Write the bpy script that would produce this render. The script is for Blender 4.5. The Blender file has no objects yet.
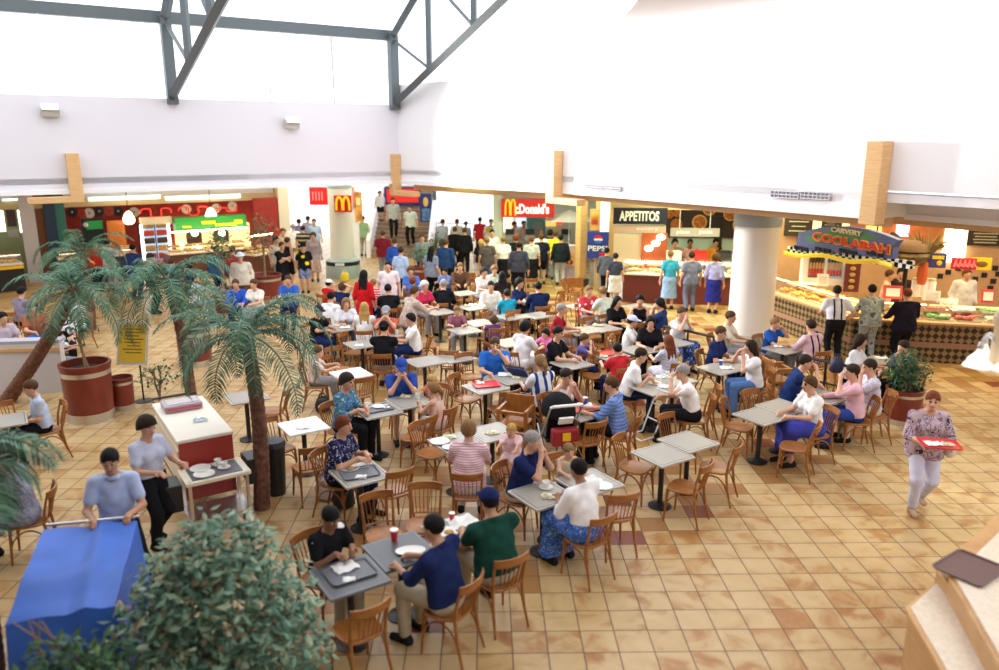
import bpy, math, random
import numpy as np
from mathutils import Vector, Matrix, Euler
random.seed(7)
R = math.radians
SC = bpy.context.scene
COL = SC.collection
# ------------------------------------------------------------------ camera model (999 x 670)
H, PITCH, FPX = 4.7, R(13.9), 777.0
def G(px, py, z=0.0):
    a = PITCH + math.atan((py - 335) / FPX)
    Y = (H - z) / math.tan(a)
    d = Y * math.cos(PITCH) + (H - z) * math.sin(PITCH)
    return Vector(((px - 499.5) / FPX * d, Y, z))
def on_plane(px, py, A, B):
    """point of the vertical plane through ground points A, B that is seen at this pixel"""
    dx, dv = (px - 499.5) / FPX, (py - 335) / FPX
    r = Vector((dx, math.cos(PITCH) - dv * math.sin(PITCH), -math.sin(PITCH) - dv * math.cos(PITCH)))
    n = Vector((-(B[1] - A[1]), B[0] - A[0], 0))
    t = (n.x * A[0] + n.y * A[1]) / (n.x * r.x + n.y * r.y)
    return Vector((0, 0, H)) + r * t
def z_at(py, Y):
    return H - Y * math.tan(PITCH + math.atan((py - 335) / FPX))

# ------------------------------------------------------------------ materials
MATS = {}
def mat(name, col=(.8, .8, .8), rough=.5, metal=0., emit=0., spec=.5, noise=0., nscale=8., bump=0., bscale=60., ecol=None):
    if name in MATS: return MATS[name]
    m = bpy.data.materials.new(name); m.use_nodes = True
    nt = m.node_tree; b = nt.nodes['Principled BSDF']
    b.inputs['Base Color'].default_value = (*col, 1)
    b.inputs['Roughness'].default_value = rough
    b.inputs['Metallic'].default_value = metal
    b.inputs['Specular IOR Level'].default_value = spec
    if emit:
        b.inputs['Emission Color'].default_value = (*(ecol or col), 1)
        b.inputs['Emission Strength'].default_value = emit
    if noise or bump:
        tc = nt.nodes.new('ShaderNodeTexCoord')
    if noise:
        n = nt.nodes.new('ShaderNodeTexNoise'); n.inputs['Scale'].default_value = nscale; n.inputs['Detail'].default_value = 4
        nt.links.new(tc.outputs['Object'], n.inputs['Vector'])
        r = nt.nodes.new('ShaderNodeValToRGB')
        r.color_ramp.elements[0].position = .3; r.color_ramp.elements[1].position = .72
        r.color_ramp.elements[0].color = (*[c * (1 - noise) for c in col], 1)
        r.color_ramp.elements[1].color = (*[min(1, c * (1 + noise)) for c in col], 1)
        nt.links.new(n.outputs['Fac'], r.inputs['Fac']); nt.links.new(r.outputs['Color'], b.inputs['Base Color'])
    if bump:
        n2 = nt.nodes.new('ShaderNodeTexNoise'); n2.inputs['Scale'].default_value = bscale
        nt.links.new(tc.outputs['Object'], n2.inputs['Vector'])
        bp = nt.nodes.new('ShaderNodeBump'); bp.inputs['Strength'].default_value = bump; bp.inputs['Distance'].default_value = .02
        nt.links.new(n2.outputs['Fac'], bp.inputs['Height']); nt.links.new(bp.outputs['Normal'], b.inputs['Normal'])
    MATS[name] = m
    return m
def nodes_of(name, rough=.6):
    m = bpy.data.materials.new(name); m.use_nodes = True
    MATS[name] = m
    nt = m.node_tree; b = nt.nodes['Principled BSDF']; b.inputs['Roughness'].default_value = rough
    tc = nt.nodes.new('ShaderNodeTexCoord')
    return m, nt, b, tc
def ramp(nt, stops, interp='LINEAR'):
    r = nt.nodes.new('ShaderNodeValToRGB'); cr = r.color_ramp; cr.interpolation = interp
    while len(cr.elements) < len(stops): cr.elements.new(.5)
    for e, (p, c) in zip(cr.elements, stops): e.position = p; e.color = (*c, 1)
    return r
def wood(name, c1, c2, scale=(1, 1, 1), rough=.4):
    if name in MATS: return MATS[name]
    m, nt, b, tc = nodes_of(name, rough)
    mp = nt.nodes.new('ShaderNodeMapping'); mp.inputs['Scale'].default_value = scale
    nt.links.new(tc.outputs['Object'], mp.inputs['Vector'])
    n = nt.nodes.new('ShaderNodeTexNoise'); n.inputs['Scale'].default_value = 6; n.inputs['Detail'].default_value = 6; n.inputs['Distortion'].default_value = .6
    nt.links.new(mp.outputs['Vector'], n.inputs['Vector'])
    r = ramp(nt, [(.3, c1), (.7, c2)])
    nt.links.new(n.outputs['Fac'], r.inputs['Fac']); nt.links.new(r.outputs['Color'], b.inputs['Base Color'])
    return m
def cloth(name, kind, *cols, scale=20.):
    """plain / stripes (across or down) / floral / check fabrics"""
    if name in MATS: return MATS[name]
    m, nt, b, tc = nodes_of(name, .9)
    b.inputs['Specular IOR Level'].default_value = .08
    if kind == 'plain':
        n = nt.nodes.new('ShaderNodeTexNoise'); n.inputs['Scale'].default_value = 9
        nt.links.new(tc.outputs['Object'], n.inputs['Vector'])
        c = cols[0]
        r = ramp(nt, [(.35, tuple(x * .9 for x in c)), (.65, tuple(min(1, x * 1.06) for x in c))])
        nt.links.new(n.outputs['Fac'], r.inputs['Fac'])
    elif kind in ('hstripe', 'vstripe'):
        w = nt.nodes.new('ShaderNodeTexWave'); w.inputs['Scale'].default_value = scale
        w.bands_direction = 'Z' if kind == 'hstripe' else 'X'; w.inputs['Distortion'].default_value = .6
        nt.links.new(tc.outputs['Object'], w.inputs['Vector'])
        r = ramp(nt, [(i / len(cols), c) for i, c in enumerate(cols)], 'CONSTANT')
        nt.links.new(w.outputs['Fac'], r.inputs['Fac'])
    elif kind == 'floral':
        v = nt.nodes.new('ShaderNodeTexVoronoi'); v.inputs['Scale'].default_value = scale
        n = nt.nodes.new('ShaderNodeTexNoise'); n.inputs['Scale'].default_value = scale * .8
        nt.links.new(tc.outputs['Object'], n.inputs['Vector'])
        mx = nt.nodes.new('ShaderNodeMixRGB'); mx.inputs[0].default_value = .12
        nt.links.new(tc.outputs['Object'], mx.inputs[1]); nt.links.new(n.outputs['Color'], mx.inputs[2])
        nt.links.new(mx.outputs[0], v.inputs['Vector'])
        r = ramp(nt, [(0, cols[0]), (.28, cols[1]), (.42, cols[2 % len(cols)]), (.55, cols[1])], 'CONSTANT')
        nt.links.new(v.outputs['Distance'], r.inputs['Fac'])
    elif kind == 'check':
        v = nt.nodes.new('ShaderNodeTexChecker'); v.inputs['Scale'].default_value = scale
        v.inputs['Color1'].default_value = (*cols[0], 1); v.inputs['Color2'].default_value = (*cols[1], 1)
        nt.links.new(tc.outputs['Object'], v.inputs['Vector']); r = v
    nt.links.new(r.outputs['Color'], b.inputs['Base Color'])
    return m
def glass(name, tint=(1, 1, 1), gloss=.08, opac=.0):
    if name in MATS: return MATS[name]
    m = bpy.data.materials.new(name); m.use_nodes = True; nt = m.node_tree; nt.nodes.clear()
    o = nt.nodes.new('ShaderNodeOutputMaterial'); t = nt.nodes.new('ShaderNodeBsdfTransparent'); t.inputs[0].default_value = (*tint, 1)
    g = nt.nodes.new('ShaderNodeBsdfGlossy'); g.inputs['Roughness'].default_value = .05
    mx = nt.nodes.new('ShaderNodeMixShader'); mx.inputs[0].default_value = gloss
    nt.links.new(t.outputs[0], mx.inputs[1]); nt.links.new(g.outputs[0], mx.inputs[2]); nt.links.new(mx.outputs[0], o.inputs[0])
    MATS[name] = m
    return m

# ------------------------------------------------------------------ mesh builder
class MB:
    def __init__(s): s.v = []; s.f = []; s.m = []; s.cur = 0
    def add(s, vs, fs, M=None):
        b = len(s.v)
        for v in vs:
            v = Vector(v)
            if M is not None: v = M @ v
            s.v.append(v[:])
        for f in fs: s.f.append(tuple(b + i for i in f)); s.m.append(s.cur)
        return s
    def box(s, c, d, rz=0., M=None, rx=0., ry=0.):
        x, y, z = d[0] / 2, d[1] / 2, d[2] / 2
        vs = [(-x, -y, -z), (x, -y, -z), (x, y, -z), (-x, y, -z), (-x, -y, z), (x, -y, z), (x, y, z), (-x, y, z)]
        fs = [(3, 2, 1, 0), (4, 5, 6, 7), (0, 1, 5, 4), (1, 2, 6, 5), (2, 3, 7, 6), (3, 0, 4, 7)]
        T = Matrix.Translation(c) @ Euler((rx, ry, rz)).to_matrix().to_4x4()
        return s.add(vs, fs, T if M is None else M @ T)
    def wall(s, A, B, z0, z1, th, side=1):
        """vertical slab from A to B (xy), thickness on the left (+1) or right (-1) of A->B"""
        A, B = Vector(A[:2]), Vector(B[:2]); n = Vector((-(B - A).y, (B - A).x)).normalized() * th * side
        p = [A, B, B + n, A + n]
        if side < 0: p = [A + n, B + n, B, A]
        vs = [(q.x, q.y, z0) for q in p] + [(q.x, q.y, z1) for q in p]
        return s.add(vs, [(3, 2, 1, 0), (4, 5, 6, 7), (0, 1, 5, 4), (1, 2, 6, 5), (2, 3, 7, 6), (3, 0, 4, 7)])
    def prism(s, pts, z0, z1, M=None):
        n = len(pts)
        vs = [(p[0], p[1], z0) for p in pts] + [(p[0], p[1], z1) for p in pts]
        fs = [tuple(range(n - 1, -1, -1)), tuple(range(n, 2 * n))] + [(i, (i + 1) % n, n + (i + 1) % n, n + i) for i in range(n)]
        return s.add(vs, fs, M)
    def tube(s, path, r, n=8, caps=True, flat=1.0, up=None):
        path = [Vector(p) for p in path]; rs = r if isinstance(r, (list, tuple)) else [r] * len(path)
        vs = []; prev = None
        for i, p in enumerate(path):
            t = (path[min(i + 1, len(path) - 1)] - path[max(i - 1, 0)]).normalized()
            if prev is None:
                a = Vector(up) if up else (Vector((0, 0, 1)) if abs(t.z) < .9 else Vector((1, 0, 0)))
            else: a = prev
            u = (a - t * a.dot(t)).normalized(); w = t.cross(u); prev = u
            for k in range(n):
                th = 2 * math.pi * k / n
                vs.append(p + u * math.cos(th) * rs[i] + w * math.sin(th) * rs[i] * flat)
        m = len(path)
        fs = [(i * n + k, i * n + (k + 1) % n, (i + 1) * n + (k + 1) % n, (i + 1) * n + k) for i in range(m - 1) for k in range(n)]
        if caps: fs += [tuple(range(n - 1, -1, -1)), tuple((m - 1) * n + k for k in range(n))]
        return s.add(vs, fs)
    def lathe(s, prof, c=(0, 0, 0), n=24, M=None, caps=True):
        vs = []
        for r, z in prof:
            for k in range(n):
                th = 2 * math.pi * k / n; vs.append((c[0] + r * math.cos(th), c[1] + r * math.sin(th), c[2] + z))
        m = len(prof)
        fs = [(i * n + k, i * n + (k + 1) % n, (i + 1) * n + (k + 1) % n, (i + 1) * n + k) for i in range(m - 1) for k in range(n)]
        if caps: fs += [tuple(range(n - 1, -1, -1)), tuple((m - 1) * n + k for k in range(n))]
        return s.add(vs, fs, M)
    def ball(s, c, r, n=12, m=8, M=None):
        rr = r if isinstance(r, (tuple, list)) else (r, r, r)
        vs = [(c[0], c[1], c[2] - rr[2])]
        for i in range(1, m):
            a = -math.pi / 2 + math.pi * i / m
            for k in range(n):
                t = 2 * math.pi * k / n
                vs.append((c[0] + rr[0] * math.cos(a) * math.cos(t), c[1] + rr[1] * math.cos(a) * math.sin(t), c[2] + rr[2] * math.sin(a)))
        vs.append((c[0], c[1], c[2] + rr[2])); L = len(vs) - 1
        fs = [(0, 1 + (k + 1) % n, 1 + k) for k in range(n)]
        for i in range(m - 2):
            for k in range(n):
                a = 1 + i * n + k; b = 1 + i * n + (k + 1) % n
                fs.append((a, b, b + n, a + n))
        fs += [(L, 1 + (m - 2) * n + k, 1 + (m - 2) * n + (k + 1) % n) for k in range(n)]
        return s.add(vs, fs, M)
    def build(s, name, mats, parent=None, smooth=None, bevel=0):
        me = bpy.data.meshes.new(name)
        me.from_pydata(s.v, [], s.f)
        mats = mats if isinstance(mats, (list, tuple)) else [mats]
        for m in mats: me.materials.append(m)
        if len(mats) > 1: me.polygons.foreach_set('material_index', s.m)
        if smooth:
            me.polygons.foreach_set('use_smooth', [True] * len(me.polygons)); me.set_sharp_from_angle(angle=R(smooth))
        me.update()
        o = bpy.data.objects.new(name, me); COL.objects.link(o)
        if parent: o.parent = parent
        if bevel:
            b = o.modifiers.new('bevel', 'BEVEL'); b.width = bevel; b.segments = 2; b.limit_method = 'ANGLE'
        return o
def thing(name, label, cat, loc=(0, 0, 0), rz=0., group=None):
    o = bpy.data.objects.new(name, None); COL.objects.link(o); o.empty_display_size = .1
    o.location = loc; o.rotation_euler = (0, 0, rz)
    return tag(o, label, cat, group)
def tag(o, label, cat, group=None):
    o['label'] = label; o['category'] = cat
    if group: o['group'] = group
    return o
def struct(o):
    o['kind'] = 'structure'; return o
def stuff(o, label=None, cat=None):
    o['kind'] = 'stuff'
    if label: o['label'] = label; o['category'] = cat
    return o
KIDS = {}
def dup(root, loc, rz=0., label=None, group=None, scale=None):
    """copy of a thing with its parts and their sub-parts"""
    if root.name not in KIDS: KIDS[root.name] = [(c, list(c.children)) for c in root.children]
    r = root.copy(); COL.objects.link(r); r.location = loc; r.rotation_euler = (0, 0, rz)
    if scale: r.scale = (scale,) * 3
    if label: r['label'] = label
    if group: r['group'] = group
    for ch, gs in KIDS[root.name]:
        c = ch.copy(); COL.objects.link(c); c.parent = r
        for g in gs:
            d = g.copy(); COL.objects.link(d); d.parent = c
    return r
def text_mesh(body, size=1., extrude=.01, bold=0.):
    """flat lettering in the xz plane, facing -y, origin at the centre; returns verts, faces"""
    cu = bpy.data.curves.new('txt', 'FONT'); cu.body = body; cu.size = size; cu.extrude = extrude; cu.offset = bold
    cu.align_x = 'CENTER'; cu.align_y = 'CENTER'; cu.resolution_u = 3
    o = bpy.data.objects.new('txt', cu); COL.objects.link(o)
    bpy.context.view_layer.update()
    me = o.evaluated_get(bpy.context.evaluated_depsgraph_get()).to_mesh()
    vs = [(v.co.x, -v.co.z, v.co.y) for v in me.vertices]; fs = [tuple(p.vertices) for p in me.polygons]
    bpy.data.objects.remove(o); bpy.data.curves.remove(cu)
    return vs, fs
def fit(vs, w=None, h=None):
    xs = [v[0] for v in vs]; zs = [v[2] for v in vs]
    cx, cz = (min(xs) + max(xs)) / 2, (min(zs) + max(zs)) / 2
    sx = w / (max(xs) - min(xs)) if w else 1; sz = h / (max(zs) - min(zs)) if h else sx
    if not w: sx = sz
    return [((v[0] - cx) * sx, v[1], (v[2] - cz) * sz) for v in vs]
# ------------------------------------------------------------------ palette
WHITE = mat('white_paint', (.86, .85, .88), .7)
WHITE2 = mat('white_gloss', (.85, .85, .87), .35)
TAN = mat('tan_paint', (.55, .40, .22), .6)
TIMBER = wood('pale_timber', (.62, .36, .15), (.72, .46, .22), (.6, .6, 6), .45)
STEEL = mat('grey_green_steel', (.10, .12, .13), .45, .3)
CHROME = mat('brushed_steel', (.62, .6, .58), .28, .9)
BLACK = mat('black_metal', (.012, .012, .014), .4)
DARK = mat('dark_plastic', (.02, .02, .025), .5)
CREAM = mat('cream_laminate', (.78, .70, .55), .4)
GLASS = glass('clear_glass')
LIGHTP = mat('lamp_diffuser', (.9, 1, .95), .5, emit=1.8, ecol=(.72, 1, .95))
WARML = mat('warm_lamp_glass', (1, .9, .7), .5, emit=7., ecol=(1, .78, .45))
RED = mat('sign_red', (.72, .015, .012), .4)
REDWALL = mat('dark_red_wall', (.36, .022, .016), .6, noise=.2, nscale=3)
YEL = mat('sign_yellow', (.95, .62, .02), .4)
WTXT = mat('lettering_white', (.9, .9, .9), .5)
NAVY = mat('sign_navy', (.02, .03, .16), .5)
MAROON = mat('maroon_laminate', (.16, .03, .03), .35)

# ------------------------------------------------------------------ floor
def floor_material():
    m, nt, b, tc = nodes_of('floor_tiles', .28)
    N = nt.nodes.new; L = nt.links.new
    def math_(op, a, bb=None, c=None):
        n = N('ShaderNodeMath'); n.operation = op
        for i, x in enumerate((a, bb, c)):
            if x is None: continue
            if isinstance(x, (int, float)): n.inputs[i].default_value = x
            else: L(x, n.inputs[i])
        return n.outputs[0]
    mp = N('ShaderNodeMapping'); mp.inputs['Rotation'].default_value = (0, 0, R(-1)); mp.inputs['Scale'].default_value = (1 / .338,) * 3
    mp.inputs['Location'].default_value = (.30, .0, 0)
    L(tc.outputs['Object'], mp.inputs['Vector'])
    sp = N('ShaderNodeSeparateXYZ'); L(mp.outputs[0], sp.inputs[0])
    fx, fy = math_('FLOOR', sp.outputs[0]), math_('FLOOR', sp.outputs[1])
    rx, ry = math_('FRACT', sp.outputs[0]), math_('FRACT', sp.outputs[1])
    ex = math_('MINIMUM', rx, math_('SUBTRACT', 1, rx)); ey = math_('MINIMUM', ry, math_('SUBTRACT', 1, ry))
    edge = math_('MINIMUM', ex, ey)
    grout = math_('LESS_THAN', edge, .016)
    cell = N('ShaderNodeCombineXYZ'); L(fx, cell.inputs[0]); L(fy, cell.inputs[1])
    wn = N('ShaderNodeTexWhiteNoise'); wn.noise_dimensions = '2D'; L(cell.outputs[0], wn.inputs['Vector'])
    # diagonal border of the seating area
    P, Q = G(567, 567), G(800, 472)
    t = (Q - P).normalized(); n = Vector((-t.y, t.x)) ; c0 = n.x * P.x + n.y * P.y
    d = math_('SUBTRACT', math_('ADD', math_('MULTIPLY', fx, n.x * .338), math_('MULTIPLY', fy, n.y * .338)), c0)
    border = math_('LESS_THAN', math_('ABSOLUTE', math_('ADD', d, .05)), .17)
    inside = math_('MULTIPLY', math_('GREATER_THAN', d, 0.1), math_('GREATER_THAN', fx, -7.5))
    # smears: per tile shifted noise
    off = N('ShaderNodeVectorMath'); off.operation = 'MULTIPLY_ADD'; off.inputs[1].default_value = (7, 7, 7)
    L(wn.outputs['Color'], off.inputs[0]); L(mp.outputs[0], off.inputs[2])
    ns = N('ShaderNodeTexNoise'); ns.inputs['Scale'].default_value = .85; ns.inputs['Detail'].default_value = 5; ns.inputs['Distortion'].default_value = .8
    L(off.outputs[0], ns.inputs['Vector'])
    r1 = ramp(nt, [(.36, (.55, .385, .19)), (.52, (.50, .335, .15)), (.62, (.41, .21, .07)), (.76, (.33, .13, .03))])
    L(math_('ADD', ns.outputs['Fac'], math_('MULTIPLY', math_('SUBTRACT', wn.outputs['Value'], .5), .12)), r1.inputs['Fac'])
    # orange / terracotta tiles
    r2 = ramp(nt, [(.0, (.37, .21, .07)), (.5, (.33, .16, .05)), (.93, (.20, .045, .02))], 'CONSTANT')
    wn2 = N('ShaderNodeTexWhiteNoise'); wn2.noise_dimensions = '3D'
    cc = N('ShaderNodeCombineXYZ'); L(fx, cc.inputs[0]); L(fy, cc.inputs[1]); cc.inputs[2].default_value = 3.3
    L(cc.outputs[0], wn2.inputs['Vector']); L(wn2.outputs['Value'], r2.inputs['Fac'])
    isor = math_('MAXIMUM', math_('MULTIPLY', border, math_('GREATER_THAN', wn.outputs['Value'], .2)), math_('MULTIPLY', inside, math_('GREATER_THAN', wn.outputs['Value'], .58)))
    m1 = N('ShaderNodeMixRGB'); L(isor, m1.inputs[0]); L(r1.outputs[0], m1.inputs[1]); L(r2.outputs[0], m1.inputs[2])
    m2 = N('ShaderNodeMixRGB'); m2.blend_type = 'MIX'; L(grout, m2.inputs[0]); L(m1.outputs[0], m2.inputs[1]); m2.inputs[2].default_value = (.11, .075, .05, 1)
    b.inputs['Specular IOR Level'].default_value = .35
    L(m2.outputs[0], b.inputs['Base Color'])
    L(math_('ADD', .33, math_('MULTIPLY', grout, .5)), b.inputs['Roughness'])
    return m
fl = MB().box((0, 17, -.05), (64, 46, .1)).build('floor', floor_material()); struct(fl)
pv = MB().box((0, 75, -.08), (140, 70, .1)).build('floor_outside', mat('pale_paving', (.85, .85, .84), .8)); struct(pv)

# ------------------------------------------------------------------ upper walls round the atrium
C = Vector((-3.2, 25.4)); DL = Vector((math.cos(R(33)), math.sin(R(33))))     # left wall runs along DL towards C
A0 = C - DL * 30
Q1, Q2 = Vector((1.53, 20.55)), Vector((6.4, 13.45)); DR = (Q2 - Q1).normalized(); Q3 = Q2 + DR * 6
NL = Vector((-DL.y, DL.x)); NR = Vector((-DR.y, DR.x))      # NL outward of the left wall, NR outward of the right wall
LIP = 3.42
TL = (z_at(92, 19.6) + z_at(106, 25.2)) / 2
TR = 6.45
struct(MB().wall(A0, C, LIP, TL, .35, 1).build('wall_left', mat('lavender_white_paint', (.70, .68, .74), .7)))
struct(MB().wall(A0, C, LIP, LIP + .12, .06, -1).build('trim_1', WHITE2))
struct(MB().wall(C, Q1, LIP, TR, .35, 1).build('wall_back', WHITE))
struct(MB().wall(C, Q1, LIP, LIP + .12, .06, -1).build('trim_2', WHITE2))
struct(MB().wall(Q1, Q2, LIP, TR, .35, 1).build('wall_right', WHITE))
z4 = z_at(192.5, 12.7)
struct(MB().wall(Q2, Q3, z4, TR, .35, 1).build('wall_right_front', WHITE))
struct(MB().wall(Q2 + NR * 1.1 - DR * .3, Q3 + NR * 1.1, LIP - .02, z4 + .3, .2, 1).build('wall_right_recess', WHITE2))
struct(MB().wall(Q2 + NR * 1.05, Q3 + NR * 1.05, LIP - .06, LIP + .04, .3, 1).build('trim_3', WHITE2))
struct(MB().wall(Q2 , Q2 + NR * 1.2, LIP, z4 + .3, .2, 1).build('wall_right_return', WHITE2))
# tan timber soffit beams just behind the lips
struct(MB().wall(C + NR * .5, Q1 + NR * .5 + DR * .4, 3.22, LIP, .25, 1).build('trim_4', TIMBER))
struct(MB().wall(Q1 + NR * .45, Q2 + NR * .45, 3.26, LIP, .25, 1).build('trim_5', TIMBER))
struct(MB().wall(Q2 + NR * 1.5 - DR * .6, Q3 + NR * 1.5, 3.22, LIP - .03, .25, 1).build('trim_6', TIMBER))
# ceilings of the low wings
struct(MB().prism([(-60, A0.y + 12), tuple(A0), tuple(C), tuple(C + Vector((.3, 7))), (-9, 36), (-60, 36)], LIP + .25, LIP + .4).build('ceiling_left', WHITE))
struct(MB().prism([tuple(C), tuple(Q1), tuple(Q2), tuple(Q3 + NR * .2), (28, 6), (28, 34), (2, 34), tuple(C + Vector((.3, 7)))], LIP + .3, LIP + .45).build('ceiling_right', WHITE))

# ceiling with the round ribbed dome above the right-hand side
cx, cy, cr = 4.2, 13.6, 2.2
outer = [Vector((6.35, 9.6)), Vector((7.6, 12.4)), Vector((6.9, 13.6)), Vector((3.6, 17.6)), Vector((1.9, 16.6)), Vector((1.6, 4)), Vector((5.2, 4))]
def hit_poly(o, d):
    best = None
    for i in range(len(outer)):
        a, b_ = outer[i], outer[(i + 1) % len(outer)]; e = b_ - a
        den = d.x * e.y - d.y * e.x
        if abs(den) < 1e-9: continue
        w = a - o; t = (w.x * e.y - w.y * e.x) / den; u = (w.x * d.y - w.y * d.x) / den
        if t > 0 and -1e-6 <= u <= 1 + 1e-6 and (best is None or t < best): best = t
    return o + d * best
cb = MB(); n = 72; ang = [2 * math.pi * k / n for k in range(n)] + [math.atan2(v.y - cy, v.x - cx) % (2 * math.pi) for v in outer]
ang = sorted(set(round(a, 5) for a in ang)); vs = []; m_ = len(ang)
for a in ang:
    d = Vector((math.cos(a), math.sin(a))); q = hit_poly(Vector((cx, cy)), d)
    vs += [(cx + d.x * cr, cy + d.y * cr, TR), (q.x, q.y, TR), (cx + d.x * cr, cy + d.y * cr, TR + .15), (q.x, q.y, TR + .15)]
fs = []
for k in range(m_):
    a, b_ = 4 * k, 4 * ((k + 1) % m_)
    fs += [(a, a + 1, b_ + 1, b_), (a + 2, b_ + 2, b_ + 3, a + 3), (a, b_, b_ + 2, a + 2), (a + 1, a + 3, b_ + 3, b_ + 1)]
cb.add(vs, fs); struct(cb.build('ceiling', WHITE))
prof = []
r_, z_ = cr + .02, TR + .02
for k in range(9): prof += [(r_, z_), (r_, z_ + .13)]; r_ -= .13; z_ += .13
struct(MB().lathe(prof + [(r_ + .1, z_ + .05)] + [(p[0] + .06, p[1] + .06) for p in reversed(prof)], (cx, cy, 0), 64, caps=False).build('ceiling_dome', WHITE2))
struct(MB().lathe([(r_ + .12, 0), (r_ + .12, .03)], (cx, cy, z_), 32).build('window_1', GLASS))

# ------------------------------------------------------------------ glazing and steel over the left wall
ZB = z_at(40, 25.2)
bar = MB().wall(A0, C, ZB, ZB + .3, .22, 1)
struct(bar.build('trim_7', STEEL))
k = 0
for s in [2.1, 4.0, 6.6, 9.6, 12.5, 15.5]:
    q = C - DL * s
    struct(MB().wall(q, q + DL * .05, TL, ZB, .08, 1).build('trim_%d' % (8 + k), WHITE)); k += 1
struct(MB().wall(A0, C, TL, ZB, .02, 1).build('window_2', GLASS))
def truss(s, label, rise):
    q = C - DL * s; t = thing('roof_truss', label, 'truss', (q.x, q.y, TL), math.atan2(-NL.y, -NL.x))
    hgt = ZB - TL                                   # local x points into the hall
    MB().box((.1, 0, hgt / 2), (.26, .26, hgt + .3)).build('column', STEEL, t)
    L_ = 8.5
    MB().tube([(.15, 0, .05), (L_, 0, .05 + rise * L_)], .13, 4).build('lower_chord', STEEL, t)
    MB().tube([(.1, 0, hgt + .1), (L_, 0, hgt + .1 + .56 * L_)], .13, 4).build('upper_chord', STEEL, t)
    x = 2.45
    MB().tube([(x, 0, .05 + rise * x), (x, 0, hgt + .1 + .56 * x)], .1, 4).build('post', STEEL, t)
    MB().tube([(.15, 0, hgt), (x, 0, .05 + rise * x)], .05, 6).build('tie_rod', STEEL, t)
    x2 = 4.9
    MB().tube([(x2, 0, .05 + rise * x2), (x2, 0, hgt + .1 + .56 * x2)], .1, 4).build('post', STEEL, t)
    MB().tube([(x, 0, hgt + .1 + .56 * x), (x2, 0, .05 + rise * x2)], .05, 6).build('tie_rod', STEEL, t)
truss(.15, 'grey steel roof truss rising from the far corner above the food hall', .345)
pq = on_plane(168, 60, A0, C)
truss((Vector(pq[:2]) - C).length, 'grey steel roof truss standing on the long white left wall', .27)

# ------------------------------------------------------------------ timber brackets on the walls
def bracket(px, y0, y1, A, B, label, w=.3, run=1):
    p = on_plane(px, (y0 + y1) / 2, A, B); d = (Vector(B[:2]) - Vector(A[:2])).normalized()
    z1, z0 = z_at(y0, p.y), z_at(y1, p.y)
    t = thing('timber_bracket', label, 'bracket', (p.x, p.y, z0), math.atan2(d.y, d.x))
    MB().box((0, -.16, (z1 - z0) / 2), (w, .3, z1 - z0)).build('upright', TIMBER, t, bevel=.015)
    if run: MB().box((run * .55, -.16, .08), (1.1, .28, .16)).build('cross_arm', TIMBER, t, bevel=.015)
bracket(74, 153, 202, A0, C, 'pale timber bracket on the left white wall above the red shop', run=-1)
bracket(399, 154, 195, C, Q1, 'pale timber bracket on the white wall above the stairs', .26)
bracket(559, 150, 203, Q1 - DR * .05, Q2, 'pale timber bracket between the two striped signs, above the timber post', .34)
bracket(881, 141, 224, Q2 - DR * .25, Q3, 'thick pale timber bracket above the blue carvery sign', .3, 0)
# air grilles
def grille(x0, x1, y0, y1, A, B, label):
    a, b_ = on_plane(x0, y0, A, B), on_plane(x1, y1, A, B); d = (b_ - a); d.z = 0; w = d.length
    zt, zb = z_at(y0, a.y), z_at(y1, b_.y); mid = (a + b_) / 2
    t = thing('air_grille', label, 'vent', (mid.x, mid.y, (zt + zb) / 2), math.atan2(d.y, d.x))
    h = abs(zt - zb) * .9
    MB().box((0, -.03, 0), (w, .03, h)).build('backing', mat('grille_grey', (.30, .28, .33), .6), t)
    f = MB()
    nn = max(6, int(w / .08))
    for i in range(nn + 1): f.box((-w / 2 + w * i / nn, -.055, 0), (.014, .03, h))
    for z in (-h / 2, h / 2, 0): f.box((0, -.055, z), (w, .03, .02))
    f.build('louvres', mat('grille_pale', (.55, .53, .58), .5), t)
grille(588, 604, 184, 190, Q1, Q2, 'left grey air grille of the pair above the dark pizza shop sign')
grille(606, 622, 185, 191, Q1, Q2, 'right grey air grille of the pair above the dark pizza shop sign')
grille(773, 800, 190, 199, Q1, Q2, 'left grey air grille above the round white column')
grille(803, 831, 191, 200, Q1, Q2, 'right grey air grille beside the round white column')
grille(457, 478, 180, 184, C, Q1, 'grey air grille left of the red hamburger sign, high on wall')
grille(525, 552, 181, 186, C, Q1, 'grey air grille directly above the red hamburger sign')
# flood lamps on the left wall
def flood(px, py, label):
    p = on_plane(px, py, A0, C)
    t = thing('flood_lamp', label, 'lamp', (p.x, p.y, p.z), math.atan2(DL.y, DL.x))
    MB().box((0, -.14, -.08), (.42, .2, .24), rx=.3).build('housing', mat('lamp_grey', (.5, .48, .46), .5), t, bevel=.02)
    MB().box((0, -.05, .0), (.1, .12, .1)).build('bracket', WHITE, t)
    MB().box((0, -.24, .02), (.38, .02, .2), rx=-.7).build('lens', mat('frosted_lens', (.9, .9, .85), .3), t)
flood(49, 108, 'square grey flood lamp at the left end of the white wall')
flood(290, 121, 'small square flood lamp in the middle of the white wall')

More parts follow.
